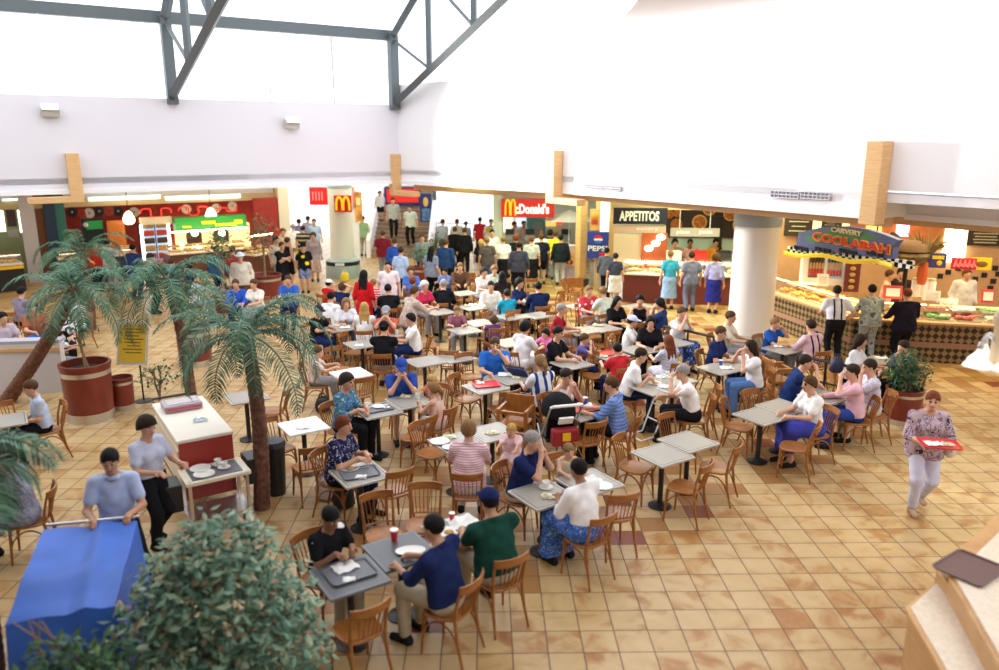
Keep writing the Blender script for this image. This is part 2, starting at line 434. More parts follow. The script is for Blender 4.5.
# gallery the view is taken from, and unseen walls added to block light
struct(MB().box((-4, -1.2, 2.85), (42, 4.6, .3)).build('floor_gallery', WHITE))
struct(MB().box((-4, -3.6, 4.2), (44, .3, 8.4)).build('wall_rear_unseen', mat('rear_wall_paint', (.6, .55, .5), .7)))
struct(MB().box((17, 2, 3.5), (.3, 12, 7)).build('wall_front_right_unseen', MATS['rear_wall_paint']))
struct(MB().wall((-24.9, -3), A0, 0, 7, .3, 1).build('wall_far_side_unseen', MATS['rear_wall_paint']))
struct(MB().box((-12.5, 2.2, 7.3), (27, 11.4, .2)).build('ceiling_shade_slab', WHITE))  # unseen slab added overhead to darken the left foreground
# ------------------------------------------------------------------ bentwood chairs, pedestal tables and what stands on them
CHW = wood('chair_wood', (.25, .088, .018), (.40, .155, .038), (1, 1, 4), .32)
CHS = wood('seat_wood', (.28, .10, .022), (.42, .165, .042), (3, 1, 1), .28)
def chair_parts():
    P = []
    # seat: rounded trapezoid, front (+y) wider
    def outline(g=0.):
        pts = []
        for k in range(40):
            t = 2 * math.pi * k / 40; c, s_ = math.cos(t), math.sin(t); e = .62
            x = math.copysign(abs(c) ** e, c); y = math.copysign(abs(s_) ** e, s_)
            pts.append((x * (.205 + .018 * y - g), y * (.205 - g)))
        return pts
    m = MB(); o1, o2, o3 = outline(.012), outline(0), outline(.03); n = 40
    vs = [(x, y, .430) for x, y in o1] + [(x, y, .440) for x, y in o2] + [(x, y, .455) for x, y in o2] + [(x, y, .462) for x, y in o1] + [(x, y, .456) for x, y in o3]
    fs = [tuple(range(n - 1, -1, -1)), tuple(range(4 * n, 5 * n))] + [(r * n + i, r * n + (i + 1) % n, (r + 1) * n + (i + 1) % n, (r + 1) * n + i) for r in range(4) for i in range(n)]
    m.add(vs, fs); P.append(('seat', m, CHS))
    for s in (-1, 1):
        m = MB(); m.tube([(s * .165, .165, .44), (s * .172, .175, .25), (s * .185, .19, 0)], [.020, .017, .012], 10); P.append(('leg', m, CHW))
    for s in (-1, 1):
        m = MB(); m.tube([(s * .195, -.275, 0), (s * .178, -.215, .22), (s * .170, -.185, .44), (s * .175, -.205, .62), (s * .185, -.255, .80)], [.012, .016, .019, .016, .013], 10); P.append(('leg', m, CHW))
    # curved top rail
    def arc(z, y0, hw, dep): return [(hw * math.sin(a), y0 - dep * math.cos(a) + dep * math.cos(R(62)), z) for a in [R(-62) + R(124) * i / 12 for i in range(13)]]
    m = MB(); A_ = arc(.80, -.255, .225, .12); vs = []
    for x, y, z in A_:
        for dz, dy in ((-.045, 0), (.028, -.016), (.045, -.012), (.045, .004), (-.045, .016)): vs.append((x, y + dy, z + dz))
    n = 5; q = len(A_)
    fs = [(i * n + k, i * n + (k + 1) % n, (i + 1) * n + (k + 1) % n, (i + 1) * n + k) for i in range(q - 1) for k in range(n)] + [tuple(range(n - 1, -1, -1)), tuple((q - 1) * n + k for k in range(n))]
    m.add(vs, fs); P.append(('top_rail', m, CHW))
    m = MB(); m.tube(arc(.50, -.188, .19, .05), .011, 6); P.append(('lower_rail', m, CHW))
    for i in range(6):
        x = -.125 + .05 * i; c = math.sqrt(max(0, 1 - (x / .24) ** 2))
        m = MB(); m.tube([(x * .86, -.195 - .03 * c, .50), (x * .95, -.215 - .045 * c, .64), (x, -.245 - .066 * c, .775)], [.010, .009, .009], 6, flat=.6, up=(0, 1, 0)); P.append(('slat', m, CHW))
    # bentwood braces under the seat
    for (ax, ay), (bx, by) in (((-.178, .18), (.178, .18)), ((-.178, .18), (-.178, -.21)), ((.178, .18), (.178, -.21))):
        pts = []
        for i in range(11):
            t = i / 10; sx = math.sin(t * math.pi)
            pts.append((ax + (bx - ax) * t, ay + (by - ay) * t, .20 + .20 * sx ** .6))
        m = MB(); m.tube(pts, .010, 6); P.append(('brace', m, CHW))
    return P
def make_chair():
    t = thing('bentwood_chair', 'bentwood chair', 'chair')
    for nm, m, mt in chair_parts(): m.build(nm, mt, t, smooth=40)
    return t
CHAIR = make_chair()
_m = MB()
FARCH = MB()
for nm, m, mt in chair_parts():
    b = len(FARCH.v); FARCH.v += m.v; FARCH.f += [tuple(b + i for i in f) for f in m.f]
FARME = FARCH.build('bentwood_chair', CHW, smooth=40); _fm = FARME.data; bpy.data.objects.remove(FARME)
first_chair = [True]
def chair(x, y, face, label, group='bentwood chairs at the tables'):
    rz = R(face) + math.pi
    if math.hypot(x, y) < 15.5:
        if first_chair[0]:
            first_chair[0] = False; o = CHAIR; o.location = (x, y, 0); o.rotation_euler = (0, 0, rz); o['label'] = label; o['group'] = group
        else: o = dup(CHAIR, (x, y, 0), rz, label, group)
    else:
        o = bpy.data.objects.new('bentwood_chair', _fm); COL.objects.link(o); o.location = (x, y, 0); o.rotation_euler = (0, 0, rz); tag(o, label, 'chair', group)
    for q in ('_e', '_px'):
        if q in o: del o[q]
    return o

def top_material(name, c, line, edge):
    m, nt, b, tc = nodes_of(name, .35)
    sp = nt.nodes.new('ShaderNodeSeparateXYZ'); nt.links.new(tc.outputs['Object'], sp.inputs[0])
    def mt(op, a, bb=None):
        n = nt.nodes.new('ShaderNodeMath'); n.operation = op
        for i, x in enumerate((a, bb)):
            if x is None: continue
            if isinstance(x, (int, float)): n.inputs[i].default_value = x
            else: nt.links.new(x, n.inputs[i])
        return n.outputs[0]
    d = mt('MAXIMUM', mt('ABSOLUTE', sp.outputs[0]), mt('ABSOLUTE', sp.outputs[1]))
    n = nt.nodes.new('ShaderNodeTexNoise'); n.inputs['Scale'].default_value = 150; nt.links.new(tc.outputs['Object'], n.inputs['Vector'])
    r = ramp(nt, [(.35, tuple(x * .85 for x in c)), (.65, c)]); nt.links.new(n.outputs['Fac'], r.inputs['Fac'])
    def mix(f, a, col):
        x = nt.nodes.new('ShaderNodeMixRGB'); nt.links.new(f, x.inputs[0]); nt.links.new(a, x.inputs[1]); x.inputs[2].default_value = (*col, 1); return x.outputs[0]
    o = mix(mt('GREATER_THAN', d, .262), r.outputs[0], line)
    o = mix(mt('GREATER_THAN', d, .274), o, edge)
    nt.links.new(o, b.inputs['Base Color'])
    return m
TOP = top_material('table_laminate', (.36, .335, .295), (.03, .03, .03), (.47, .44, .39))
TOPD = top_material('dark_table_laminate', (.11, .115, .13), (.11, .115, .13), (.15, .155, .17))
TOPW = top_material('white_table_laminate', (.85, .83, .8), (.7, .68, .66), (.85, .83, .8))
def make_table(top, parts=True):
    t = thing('pedestal_table', 'square table', 'table')
    pts = [(x * .30, y * .30) for x, y in ((-1, -1), (1, -1), (1, 1), (-1, 1))]
    MB().prism(pts, .712, .742).build('tabletop', top, t, bevel=.006)
    MB().lathe([(.036, .03), (.034, .36), (.036, .69), (.11, .700), (.11, .712)], n=16).build('pedestal', BLACK, t, smooth=40)
    f = MB().lathe([(.15, 0), (.155, .014), (.12, .026), (.06, .05), (.036, .065)], n=24); f.build('base', BLACK, t, smooth=40)
    return t
TABS = {'g': None, 'd': None, 'w': None}
TM = {'g': TOP, 'd': TOPD, 'w': TOPW}
TABLES = []
def table(px, py, v='g', rz=33, at=None):
    p = G(px, py, .742) if at is None else Vector((*at, 0))
    if TABS[v] is None: TABS[v] = make_table(TM[v]); o = TABS[v]; o.location = (p.x, p.y, 0); o.rotation_euler = (0, 0, R(rz)); o['group'] = 'pedestal tables'
    else: o = dup(TABS[v], (p.x, p.y, 0), R(rz), group='pedestal tables')
    TABLES.append((o, px, py)); o['_t'] = v
    return o
# ---- tableware prototypes (parts where the photo shows them)
PORC = mat('white_china', (.85, .84, .80), .25)
PAPER = mat('white_paper', (.85, .85, .83), .8)
REDP = mat('red_tray', (.62, .02, .025), .35)
GREYP = mat('grey_tray', (.13, .135, .16), .4)
BROWNT = mat('brown_tray', (.12, .055, .05), .4)
FOOD = mat('food', (.55, .28, .07), .7, noise=.5, nscale=40)
def tray_mb(w, d, h=.022):
    m = MB(); r = .04
    def ol(g):
        pts = []
        for cx_, cy_, a0 in ((w / 2 - r, d / 2 - r, 0), (-w / 2 + r, d / 2 - r, 90), (-w / 2 + r, -d / 2 + r, 180), (w / 2 - r, -d / 2 + r, 270)):
            for k in range(5): a = R(a0 + 22.5 * k); pts.append((cx_ + (r + g) * math.cos(a), cy_ + (r + g) * math.sin(a)))
        return pts
    L = [(ol(-.012), .001), (ol(0), h), (ol(.008), h), (ol(.006), h - .006), (ol(-.006), 0)]
    L2 = [(ol(-.014), .006)] + [(ol(-.004), h - .002)]
    n = 20; vs = []; seq = [L2[0], L2[1], L[1], L[2], L[3], L[4]]
    for pts, z in seq: vs += [(x, y, z) for x, y in pts]
    fs = [tuple(range(n))] + [(i * n + (k + 1) % n, i * n + k, (i + 1) * n + k, (i + 1) * n + (k + 1) % n) for i in range(len(seq) - 1) for k in range(n)] + [tuple((len(seq) - 1) * n + k for k in range(n - 1, -1, -1))]
    return m.add(vs, fs)
def crumple(seed, s=.11):
    rnd = random.Random(seed); m = MB(); n = 6; vs = []
    for i in range(n):
        for j in range(n): vs.append(((i / (n - 1) - .5) * 2 * s + rnd.uniform(-.01, .01), (j / (n - 1) - .5) * 1.6 * s + rnd.uniform(-.01, .01), .004 + rnd.random() ** 2 * .045 * (1 if 0 < i < 5 and 0 < j < 5 else .3)))
    b = n * n
    fs = [(i * n + j, (i + 1) * n + j, (i + 1) * n + j + 1, i * n + j + 1) for i in range(n - 1) for j in range(n - 1)]
    return m.add(vs, fs)
PROTO = {}
def _p(kind, parts, cat):
    t = thing(kind, 'x', cat); PROTO[kind] = [t, True]
    for nm, m, mt in parts: m.build(nm, mt, t, smooth=35)
_p('dinner_plate', [('plate', MB().lathe([(.0, .004), (.07, .004), (.115, .020), (.117, .017), (.072, 0), (0, 0)], n=28, caps=False), PORC), ('food', MB().ball((.01, 0, .012), (.055, .045, .018)), FOOD)], 'plate')
_p('empty_plate', [('plate', MB().lathe([(.0, .004), (.07, .004), (.115, .020), (.117, .017), (.072, 0), (0, 0)], n=28, caps=False), PORC)], 'plate')
_p('paper_cup', [('cup', MB().lathe([(.028, 0), (.04, .115), (.043, .118)], n=20), mat('cup_red', (.6, .03, .04), .5)), ('lid', MB().lathe([(.044, .118), (.044, .128), (.02, .132)], n=20), PORC)], 'cup')
_p('white_cup', [('cup', MB().lathe([(.028, 0), (.041, .10), (.038, .10), (.027, .008)], n=20), PORC)], 'cup')
_p('blue_cup', [('cup', MB().lathe([(.028, 0), (.04, .115), (.043, .118)], n=20), mat('cup_blue', (.03, .08, .45), .5)), ('lid', MB().lathe([(.044, .118), (.044, .128), (.02, .132)], n=20), PORC)], 'cup')
_p('grey_tray', [('tray', tray_mb(.44, .33), GREYP)], 'tray')
_p('red_tray', [('tray', tray_mb(.44, .33), REDP)], 'tray')
_p('paper_napkin', [('sheet', crumple(3), PAPER)], 'napkin')
_p('food_wrapper', [('sheet', crumple(8, .09), mat('wrapper', (.75, .62, .42), .6, noise=.5, nscale=25))], 'wrapper')
_p('coffee_cup', [('cup', MB().lathe([(.022, 0), (.042, .06), (.039, .06), (.02, .006)], (0, 0, .012), n=20), PORC), ('saucer', MB().lathe([(.03, 0), (.07, .012), (.071, .015), (.03, .005)], n=20), PORC)], 'cup')
_p('drink_bottle', [('bottle', MB().lathe([(.03, 0), (.032, .02), (.032, .12), (.014, .17), (.014, .19)], n=16), glass('bottle_plastic', (.75, .88, .95), .2)), ('cap', MB().lathe([(.016, .188), (.016, .205)], n=12), mat('cap_white', (.85, .85, .9), .4))], 'bottle')
_p('serving_platter', [('platter', MB().lathe([(.0, .006), (.10, .006), (.15, .022), (.153, .018), (.1, 0), (0, 0)], n=28, caps=False), PORC)], 'plate')
ITEMS = []
def item(kind, px, py, desc, z=.742, rz=0., scale=None, at=None, sy=None):
    """desc: words in front of the place; the place is worked out from the neighbours"""
    p = G(px, py, z) if at is None else Vector(at)
    pr = PROTO[kind]
    if pr[1]: pr[1] = False; o = pr[0]; o.location = p; o.rotation_euler = (0, 0, R(rz))
    else: o = dup(pr[0], p, R(rz))
    if scale: o.scale = (scale,) * 3
    if sy: o.scale = (o.scale[0], o.scale[1] * sy, o.scale[2])
    ITEMS.append((o, px, py, desc, kind))
    return o
# ------------------------------------------------------------------ shops under the low wings
Mx = Matrix.Rotation(math.pi / 2, 4, 'X')
def local(A, d, px, py):
    """(distance along the plane, height) of the point seen at a pixel; plane through A along unit d"""
    p = on_plane(px, py, A, A + d); return ((Vector(p[:2]) - A).dot(d), p.z)
def plane_thing(name, label, cat, A, d, px, py, off=0., group=None):
    p = on_plane(px, py, A, A + d); n = Vector((d.y, -d.x))
    return thing(name, label, cat, (p.x + n.x * off, p.y + n.y * off, p.z), math.atan2(d.y, d.x), group)
def board(name, label, cat, A, d, x0, y0, x1, y1, m, th=.08, off=.05, part='panel', group=None):
    """panel facing the hall, given by its left-top and right-bottom pixels; origin at its centre"""
    s0, z1 = local(A, d, x0, y0); s1, z0 = local(A, d, x1, y1); n = Vector((d.y, -d.x)); c = A + d * (s0 + s1) / 2 + n * off
    t = thing(name, label, cat, (c.x, c.y, (z0 + z1) / 2), math.atan2(d.y, d.x), group)
    w, h = s1 - s0, abs(z1 - z0)
    MB().box((0, 0, 0), (w, th, h)).build(part, m, t)
    return t, w, h
def letters(t, body, cx, cz, w, h, m, th=.08, bold=.0, name='lettering', ex=.012):
    vs, fs = text_mesh(body, 1, .02, bold); vs = fit(vs, w, h)
    ys = [v[1] for v in vs]; y0, y1 = min(ys), max(ys)
    vs = [(v[0] + cx, -th / 2 - ex * (1 if v[1] < (y0 + y1) / 2 else 0) - .001, v[2] + cz) for v in vs]
    return MB().add(vs, fs).build(name, m, t)
def on_line(px, A, d):
    """ground distance along the plane at this column, at z = 1"""
    return local(A, d, px, 230)[0]
def slab(A, d, px0, px1, z0, z1, th, m, name, back=True, off=0.):
    s0, s1 = on_line(px0, A, d), on_line(px1, A, d); n = Vector((-d.y, d.x)) * off
    return MB().wall(A + d * s0 + n, A + d * s1 + n, z0, z1, th, 1).build(name, m)
SHOPGLOW = mat('warm_display_light', (1, .85, .6), .5, emit=6, ecol=(1, .74, .38))
PASTRY = mat('pastry', (.62, .36, .12), .6, noise=.6, nscale=30)
GREENP = mat('salad_green', (.12, .30, .06), .6, noise=.6, nscale=30)
def foods(n, w, d, z, seed, cols=(PASTRY,)):
    rnd = random.Random(seed); ms = [MB() for _ in cols]
    for i in range(n):
        r = rnd.uniform(.035, .06); ms[i % len(cols)].ball((rnd.uniform(-w / 2 + .06, w / 2 - .06), rnd.uniform(-d / 2 + .06, d / 2 - .06), z + r * .5), (r * 1.3, r, r * .7), 8, 5)
    return ms
def display_counter(label, x0, y0, x1, y1, base_m, depth=.8, h0=.85, h1=1.3, lit=SHOPGLOW, seed=1, top_m=None, cols=None, tier=True):
    """counter with a lit glass case; front runs from ground point 0 to ground point 1"""
    A, B = Vector((x0, y0)), Vector((x1, y1)); d = (B - A); w = d.length; d = d / w; m_ = (A + B) / 2
    t = thing('display_counter', label, 'counter', (m_.x, m_.y, 0), math.atan2(d.y, d.x))
    MB().box((0, depth / 2, h0 / 2), (w, depth, h0)).build('base', base_m, t)
    MB().box((0, depth / 2 - .03, h0 + .025), (w, depth + .08, .05)).build('worktop', top_m or CREAM, t)
    MB().box((0, .03, (h0 + h1) / 2), (w, .012, h1 - h0)).build('front_glass', GLASS, t)
    MB().box((0, depth * .45, h1), (w, depth * .8, .025)).build('top_glass', GLASS, t)
    MB().box((0, depth * .45 - .32 * depth, h1 - .04), (w * .96, .04, .02)).build('case_lamp', lit, t)
    nx = max(2, int(w / .55)); cols = cols or (PASTRY,)
    for i in range(nx):
        p = MB(); x = -w / 2 + w * (i + .5) / nx; pw = w / nx * .86
        p.box((x, depth * .45, h0 + .065), (pw, depth * .62, .03))
        pp = p.build('food_tray', CHROME, t)
        rnd = random.Random(seed * 31 + i); f = MB()
        for q in range(22):
            r = rnd.uniform(.04, .065); f.ball((x + rnd.uniform(-pw / 2 + .07, pw / 2 - .07), depth * .45 + rnd.uniform(-depth * .26, depth * .26), h0 + .09 + r * .4), (r * 1.2, r, r * .8), 8, 5)
        f.build('food', cols[i % len(cols)], t)
        if tier:
            p = MB(); p.box((x, depth * .62, h0 + .22), (pw, depth * .3, .03)); p.build('food_tray', CHROME, t); f = MB()
            for q in range(14):
                r = rnd.uniform(.04, .06); f.ball((x + rnd.uniform(-pw / 2 + .07, pw / 2 - .07), depth * .62 + rnd.uniform(-depth * .1, depth * .1), h0 + .24 + r * .4), (r * 1.2, r, r * .8), 8, 5)
            f.build('food', cols[(i + 1) % len(cols)], t)
    return t

# ============ left wing: the red shop
LQ = Vector(G(150, 273)[:2]); LD = DL
LB = LQ + NL * 2.4
k0 = 30
struct(slab(LQ, LD, -60, 279, 2.52, 2.78, .3, TAN, 'trim_30'))
struct(slab(LQ, LD, -60, 279, 2.75, 3.7, .12, WHITE, 'wall_left_header', off=.4))
struct(slab(LB, LD, 56, 279, 0, 3.5, .2, REDWALL, 'wall_left_shop'))
struct(slab(LQ, LD, 254, 277, 0, 2.6, .25, REDWALL, 'wall_left_shop_end', off=-.3))
struct(slab(LQ, LD, 277.5, 288, 0, 3.4, .4, CREAM, 'trim_31', off=-.35))
for i, (x0, x1, m, o) in enumerate(((22, 37, mat('pillar_grey', (.55, .53, .58), .6), -.1), (36, 50, mat('brown_panel', (.22, .075, .03), .5), .1), (46, 57, mat('dark_blue_panel', (.006, .03, .08), .5), -.2), (56, 67, mat('teal_panel', (.02, .16, .13), .5), -.1))):
    struct(slab(LQ, LD, x0, x1, 0, 3.3, .35, m, 'trim_%d' % (32 + i), off=o))
for i, (x0, x1, y) in enumerate(((2, 28, 199.5), (46, 53, 199), (88, 160, 197.8), (165, 240, 197))):
    t, w, h = board('strip_light', ['long fluorescent strip at the far left above the grey pillar', 'short fluorescent strip above the brown pillar', 'long fluorescent strip above the red shop, its left half', 'long fluorescent strip above the green canopy'][i], 'lamp', LQ, LD, x0, y - .6, x1, y + .5, LIGHTP, .06, .06, 'tube')
# plates on the red wall
ptone = [DARK, PORC if 'PORC' in globals() else WHITE2, mat('plate_red', (.5, .04, .02), .4)]
for i, (px, py, c) in enumerate(((72, 212, 0), (82, 214, 2), (89, 213, 1), (99, 211, 0), (109, 211, 2), (118, 211, 0), (134, 212, 1), (152, 211, 2), (186, 209, 1), (200, 208, 2), (216, 208, 1), (232, 206, 1))):
    t = plane_thing('wall_plate', ['round black plate at the left end of the red shop wall', 'small red plate beside the black end plate on red wall', 'white-rimmed plate left of the orange panel on red wall', 'black plate above the green menu screen on red wall', 'red plate above the green menu screen on red wall', 'black plate above the orange panel, left of globe lamp', 'cream plate on red wall right of the first globe lamp', 'red plate on red wall above the fridge header', 'white plate above the left end of the green canopy', 'red plate above the green canopy', 'white plate above the glowing globe by the green canopy', 'white plate at the right end of the red shop wall'][i], 'plate', LB, LD, px, py, .02, 'plates on the red wall')
    Mx = Matrix.Rotation(math.pi / 2, 4, 'X'); r = .19
    MB().lathe([(0, .0), (r * .6, .0), (r, .03), (r, .04), (0, .045)], n=20, M=Mx, caps=False).build('rim', ptone[c], t)
    MB().lathe([(0, .03), (r * .45, .035), (0, .05)], n=16, M=Mx, caps=False).build('centre', ptone[(c + 1) % 3], t)
# looping red script along the fascia
def squiggle(px0, px1, py, label):
    s0, z = local(LQ, LD, px0, py); s1, _ = local(LQ, LD, px1, py); t = plane_thing('neon_script', label, 'sign', LQ, LD, px0, py, .12); L_ = s1 - s0; pts = []
    n = 90
    for i in range(n):
        u = i / (n - 1); a = u * L_ * 9
        pts.append((u * L_ - .07 * math.sin(2 * a), -.02 * math.cos(a), .12 * math.sin(a) * (1 + .5 * math.sin(3.1 * u * L_))))
    MB().tube(pts, .028, 6).build('tubing', mat('neon_red', (.8, .03, .02), .4, emit=.6), t)
squiggle(140, 172, 213, 'red neon script on the left part of the shop fascia'); squiggle(178, 238, 211, 'red neon script above the green canopy')
t, w, h = board('shop_canopy', 'green canopy with yellow patches above the glowing food display', 'canopy', LQ, LD, 172, 217, 243, 226, mat('canopy_green', (.02, .32, .06), .5), .5, .3)
for x, z, ww, hh in ((-w * .05, .03, .5, .12), (w * .2, -.08, .8, .1), (w * .38, .0, .3, .14), (-w * .35, -.1, .3, .07)): MB().box((x, -.26, z), (ww, .03, hh)).build('patch', YEL, t)
lb_ = LQ + NL * 1.7
t, w, h = board('glow_board', 'cream back panel with added warm glow behind the food display', 'panel', lb_, LD, 174, 226, 252, 264, mat('glow_cream', (.9, .7, .4), .5, emit=1.1, ecol=(1, .7, .32)), .1, 0)  # panel emission stands in for the warm light on the back wall
for x in (-w * .26, w * .1):
    MB().prism([(x - .3, -.05 + h * .1), (x + .3, -.05 + h * .1), (x + .3, h * .3), (x + .15, h * .42), (x - .15, h * .42), (x - .3, h * .3)], .05, .07, Mx).build('dark_arch', mat('arch_dark', (.05, .025, .015), .5), t)
for i in range(16): MB().ball((-w * .45 + w * .9 * ((i * .618) % 1), -.12, -h * .38 + h * .5 * ((i * .377) % 1)), .06, 8, 6).build('bulb', mat('bulb_glow', (1, .85, .6), .5, emit=9, ecol=(1, .78, .45)), t)
t, w, h = board('header_panel', 'cream header panel above the drinks fridge', 'sign', LQ, LD, 139, 217.5, 171, 223, CREAM, .3, .1)
# fridge
t, w, h = board('drinks_fridge', 'tall lit drinks fridge with two glass doors in the red shop', 'fridge', LQ, LD, 139, 223, 174, 268, mat('fridge_dark', (.03, .03, .035), .5), .5, -.35, 'body')
for i, s in enumerate((-1, 1)):
    dd = MB().box((s * w * .235, -.29, .14), (w * .42, .04, h * .78)).build('door', mat('fridge_interior', (.35, .5, .7), .3, emit=.7), t)
    MB().box((s * w * .455, -.33, .14), (w * .07, .04, h * .74)).build('light_tube', mat('fridge_tube', (1, 1, 1), .5, emit=7), dd)
    for r in range(5):
        MB().box((s * w * .22, -.325, .14 - h * .34 + r * h * .16), (w * .33, .03, .02)).build('shelf', DARK, dd)
        f = MB()
        for q in range(7): f.lathe([(.035, 0), (.035, .14), (.015, .2)], (s * w * .22 - w * .15 + q * w * .05, -.33, .15 - h * .34 + r * h * .16), 8)
        b = f.build('bottles', mat('bottle_mix_%d' % (r % 3), ((.5, .04, .03), (.5, .3, .1), (.05, .03, .02))[r % 3], .3), dd); b['kind'] = 'stuff'
MB().box((0, -.28, -h * .36), (w, .06, h * .22)).build('kickplate', RED, t)
t, w, h = board('wall_panel', 'orange timber panel between the menu screen and fridge', 'panel', LQ, LD, 108, 222, 133, 285, wood('orange_panel', (.50, .13, .015), (.62, .2, .03), (1, 1, 4)), .2, -.5)
t, w, h = board('menu_screen', 'dark menu board with a green band in the red shop', 'sign', LQ, LD, 83, 221, 109, 250, mat('menu_dark', (.01, .025, .025), .3), .1, -.9)
MB().box((w * .1, -.06, h * .28), (w * .75, .02, h * .28)).build('green_band', mat('menu_green', (.02, .25, .06), .4, emit=.3), t)
MB().ball((-w * .3, -.06, h * .3), .09).build('emblem', WTXT, t)
q0, q1 = Vector(G(62, 287)[:2]), Vector(G(140, 280)[:2])
display_counter('dark counter with blue front at the left of the red shop', q0.x, q0.y, q1.x, q1.y, mat('counter_navy', (.02, .03, .07), .4), .7, .9, 1.12, mat('soft_lamp', (1, .9, .7), .5, emit=1.5), 3)
q0, q1 = Vector(G(256, 277)[:2]), Vector(G(277, 273)[:2])
display_counter('small lit food display at the right end of the red shop', q0.x, q0.y, q1.x, q1.y, mat('counter_brown', (.13, .04, .025), .4), .8, .75, 1.5, mat('hot_lamp', (1, .85, .6), .5, emit=32, ecol=(1, .74, .38)), 6)
q0, q1 = Vector(G(172, 276)[:2]), Vector(G(252, 268)[:2])
tdc = display_counter('brightly glowing food display under the green canopy', q0.x, q0.y, q1.x, q1.y, mat('counter_brown', (.13, .04, .025), .4), .9, .75, 1.6, mat('hot_lamp', (1, .85, .6), .5, emit=32, ecol=(1, .74, .38)), 5)
def globe_lamp(px, py, A, d, label, r=.16, z_top=3.3, off=.3):
    t = plane_thing('globe_lamp', label, 'lamp', A, d, px, py, off); z = t.location.z
    MB().lathe([(.03, r * 1.3), (r * .6, r * .9), (r, 0), (r * .9, -r * .7), (r * .4, -r), (0, -r)], n=20, caps=False).build('shade', WARML, t, smooth=60)
    MB().tube([(0, 0, r * 1.2), (0, 0, z_top - z)], .012, 6).build('cord', BLACK, t)
globe_lamp(127.5, 218, LQ, LD, 'glowing globe lamp over the orange panel', .2)
globe_lamp(209, 214, LQ, LD, 'glowing globe lamp in front of the green canopy', .2)
globe_lamp(196, 233, LQ, LD, 'lower globe lamp in the food display, left one', .13, 2.5, -.2)
globe_lamp(223, 233, LQ, LD, 'lower globe lamp in the food display, right one', .13, 2.5, -.2)
# far-left neighbour with lit menus
FLQ = LQ + NL * 1.5
struct(slab(FLQ, LD, -60, 30, 0, 3.4, .2, mat('olive_wall', (.20, .22, .12), .6), 'wall_far_left', off=.8))
t, w, h = board('lit_menu', 'bright lit menu panel at the far left edge', 'sign', FLQ, LD, -14, 211, 6, 231, mat('menu_light', (1, 1, .85), .5, emit=3, ecol=(.95, 1, .75)), .1, .1)
t, w, h = board('dark_menu', 'dark brown menu panel beside the bright menu at far left', 'sign', FLQ, LD, 5, 209, 17, 226, mat('menu_brown', (.10, .05, .05), .5), .1, .12)
t, w, h = board('lit_menu', 'narrow bright lit panel beside the grey pillar', 'sign', FLQ, LD, 17, 210, 23, 232, MATS['menu_light'], .1, .1)
t, w, h = board('oval_sign', 'small pale oval sign above the far-left counter', 'sign', FLQ, LD, 7, 230, 19, 236, mat('pale_sign', (.6, .55, .55), .5), .06, .3)
q0, q1 = Vector(G(-30, 296)[:2]), Vector(G(27, 290)[:2])
tt = display_counter('dark counter with a yellow strip at the far left', q0.x, q0.y, q1.x, q1.y, BLACK, .8, .85, 1.2, mat('soft_lamp', (1, .9, .7)), 9)
MB().box((0, -.03, .78), ((q1 - q0).length, .03, .1)).build('yellow_strip', YEL, tt)

# ============ back: round column with the arches, stairs, banners
c0 = G(341, 279)
t = thing('round_column', 'round cream column carrying the arches sign near the stairs', 'column', (c0.x, c0.y + .5, 0))
MB().lathe([(.62, 0), (.62, .42), (.60, .46)], n=40).build('plinth', mat('column_grey', (.34, .42, .40), .4), t, smooth=40)
MB().lathe([(.606, .46), (.606, .60)], n=40).build('dark_band', BLACK, t, smooth=40)
MB().lathe([(.60, .60), (.52, .68), (.43, .70)], n=40).build('collar', MATS['column_grey'], t, smooth=40)
MB().lathe([(.42, .68), (.42, 3.2)], n=40).build('shaft', mat('column_cream', (.78, .78, .68), .4), t, smooth=40)
MB().lathe([(.44, 3.15), (.46, 3.72)], n=40).build('capital', MATS['column_grey'], t, smooth=40)
MB().box((0, -.6, .53), (.32, .03, .1)).build('small_label', WTXT, t)
def arch_letter(h, w, th=.05, y=0.):
    """two tall rounded arches side by side"""
    m = MB(); n = 15
    for s in (-1, 1):
        pts = []
        for i in range(n):
            a = math.pi * i / (n - 1); pts.append((s * w * .25 - math.cos(a) * w * .22, y, (-.5 + (math.sin(a) ** .55)) * h))
        m.tube(pts, [w * .085] * n, 8, flat=1.0)
    return m
CQ = Vector((c0.x, c0.y - .1)); CX = Vector((1, 0))
t, w, h = board('arches_sign', 'red square sign with yellow arches on the round column', 'sign', CQ, CX, 334, 195.5, 352, 212, RED, .12, .0)
arch_letter(h * .78, w * .8, y=-.07).build('arches', mat('arch_yellow', (1, .62, .02), .4, emit=.25), t)
CB = CQ + Vector((0, 2.2))
t, w, h = board('red_banner', 'red banner with pale lettering left of the round column', 'sign', CB, CX, 309, 187, 328, 205, RED, .08, 0)
for i in range(4): MB().box((-w * .3 + i * w * .17, -.05, 0), (w * .05, .02, h * .5)).build('stroke', mat('pale_pink', (.8, .35, .35), .5), t)
t, w, h = board('red_banner', 'faded red banner just right of the arches sign', 'sign', CB, CX, 343, 187, 354.5, 206, mat('faded_red', (.75, .25, .18), .5), .08, 0)
struct(slab(CB, CX, 350.5, 357.5, 0, 3.4, .3, WHITE, 'trim_40', off=.1))
t, w, h = board('poster', 'tall yellow and orange poster beside the stairs', 'poster', CB, CX, 354, 192, 362.5, 222, mat('poster_orange', (.65, .28, .05), .5, noise=.6, nscale=3), .06, -.05)
MB().box((0, -.04, h * .18), (w * .6, .02, h * .25)).build('picture', mat('poster_cream', (.8, .65, .3), .5), t)
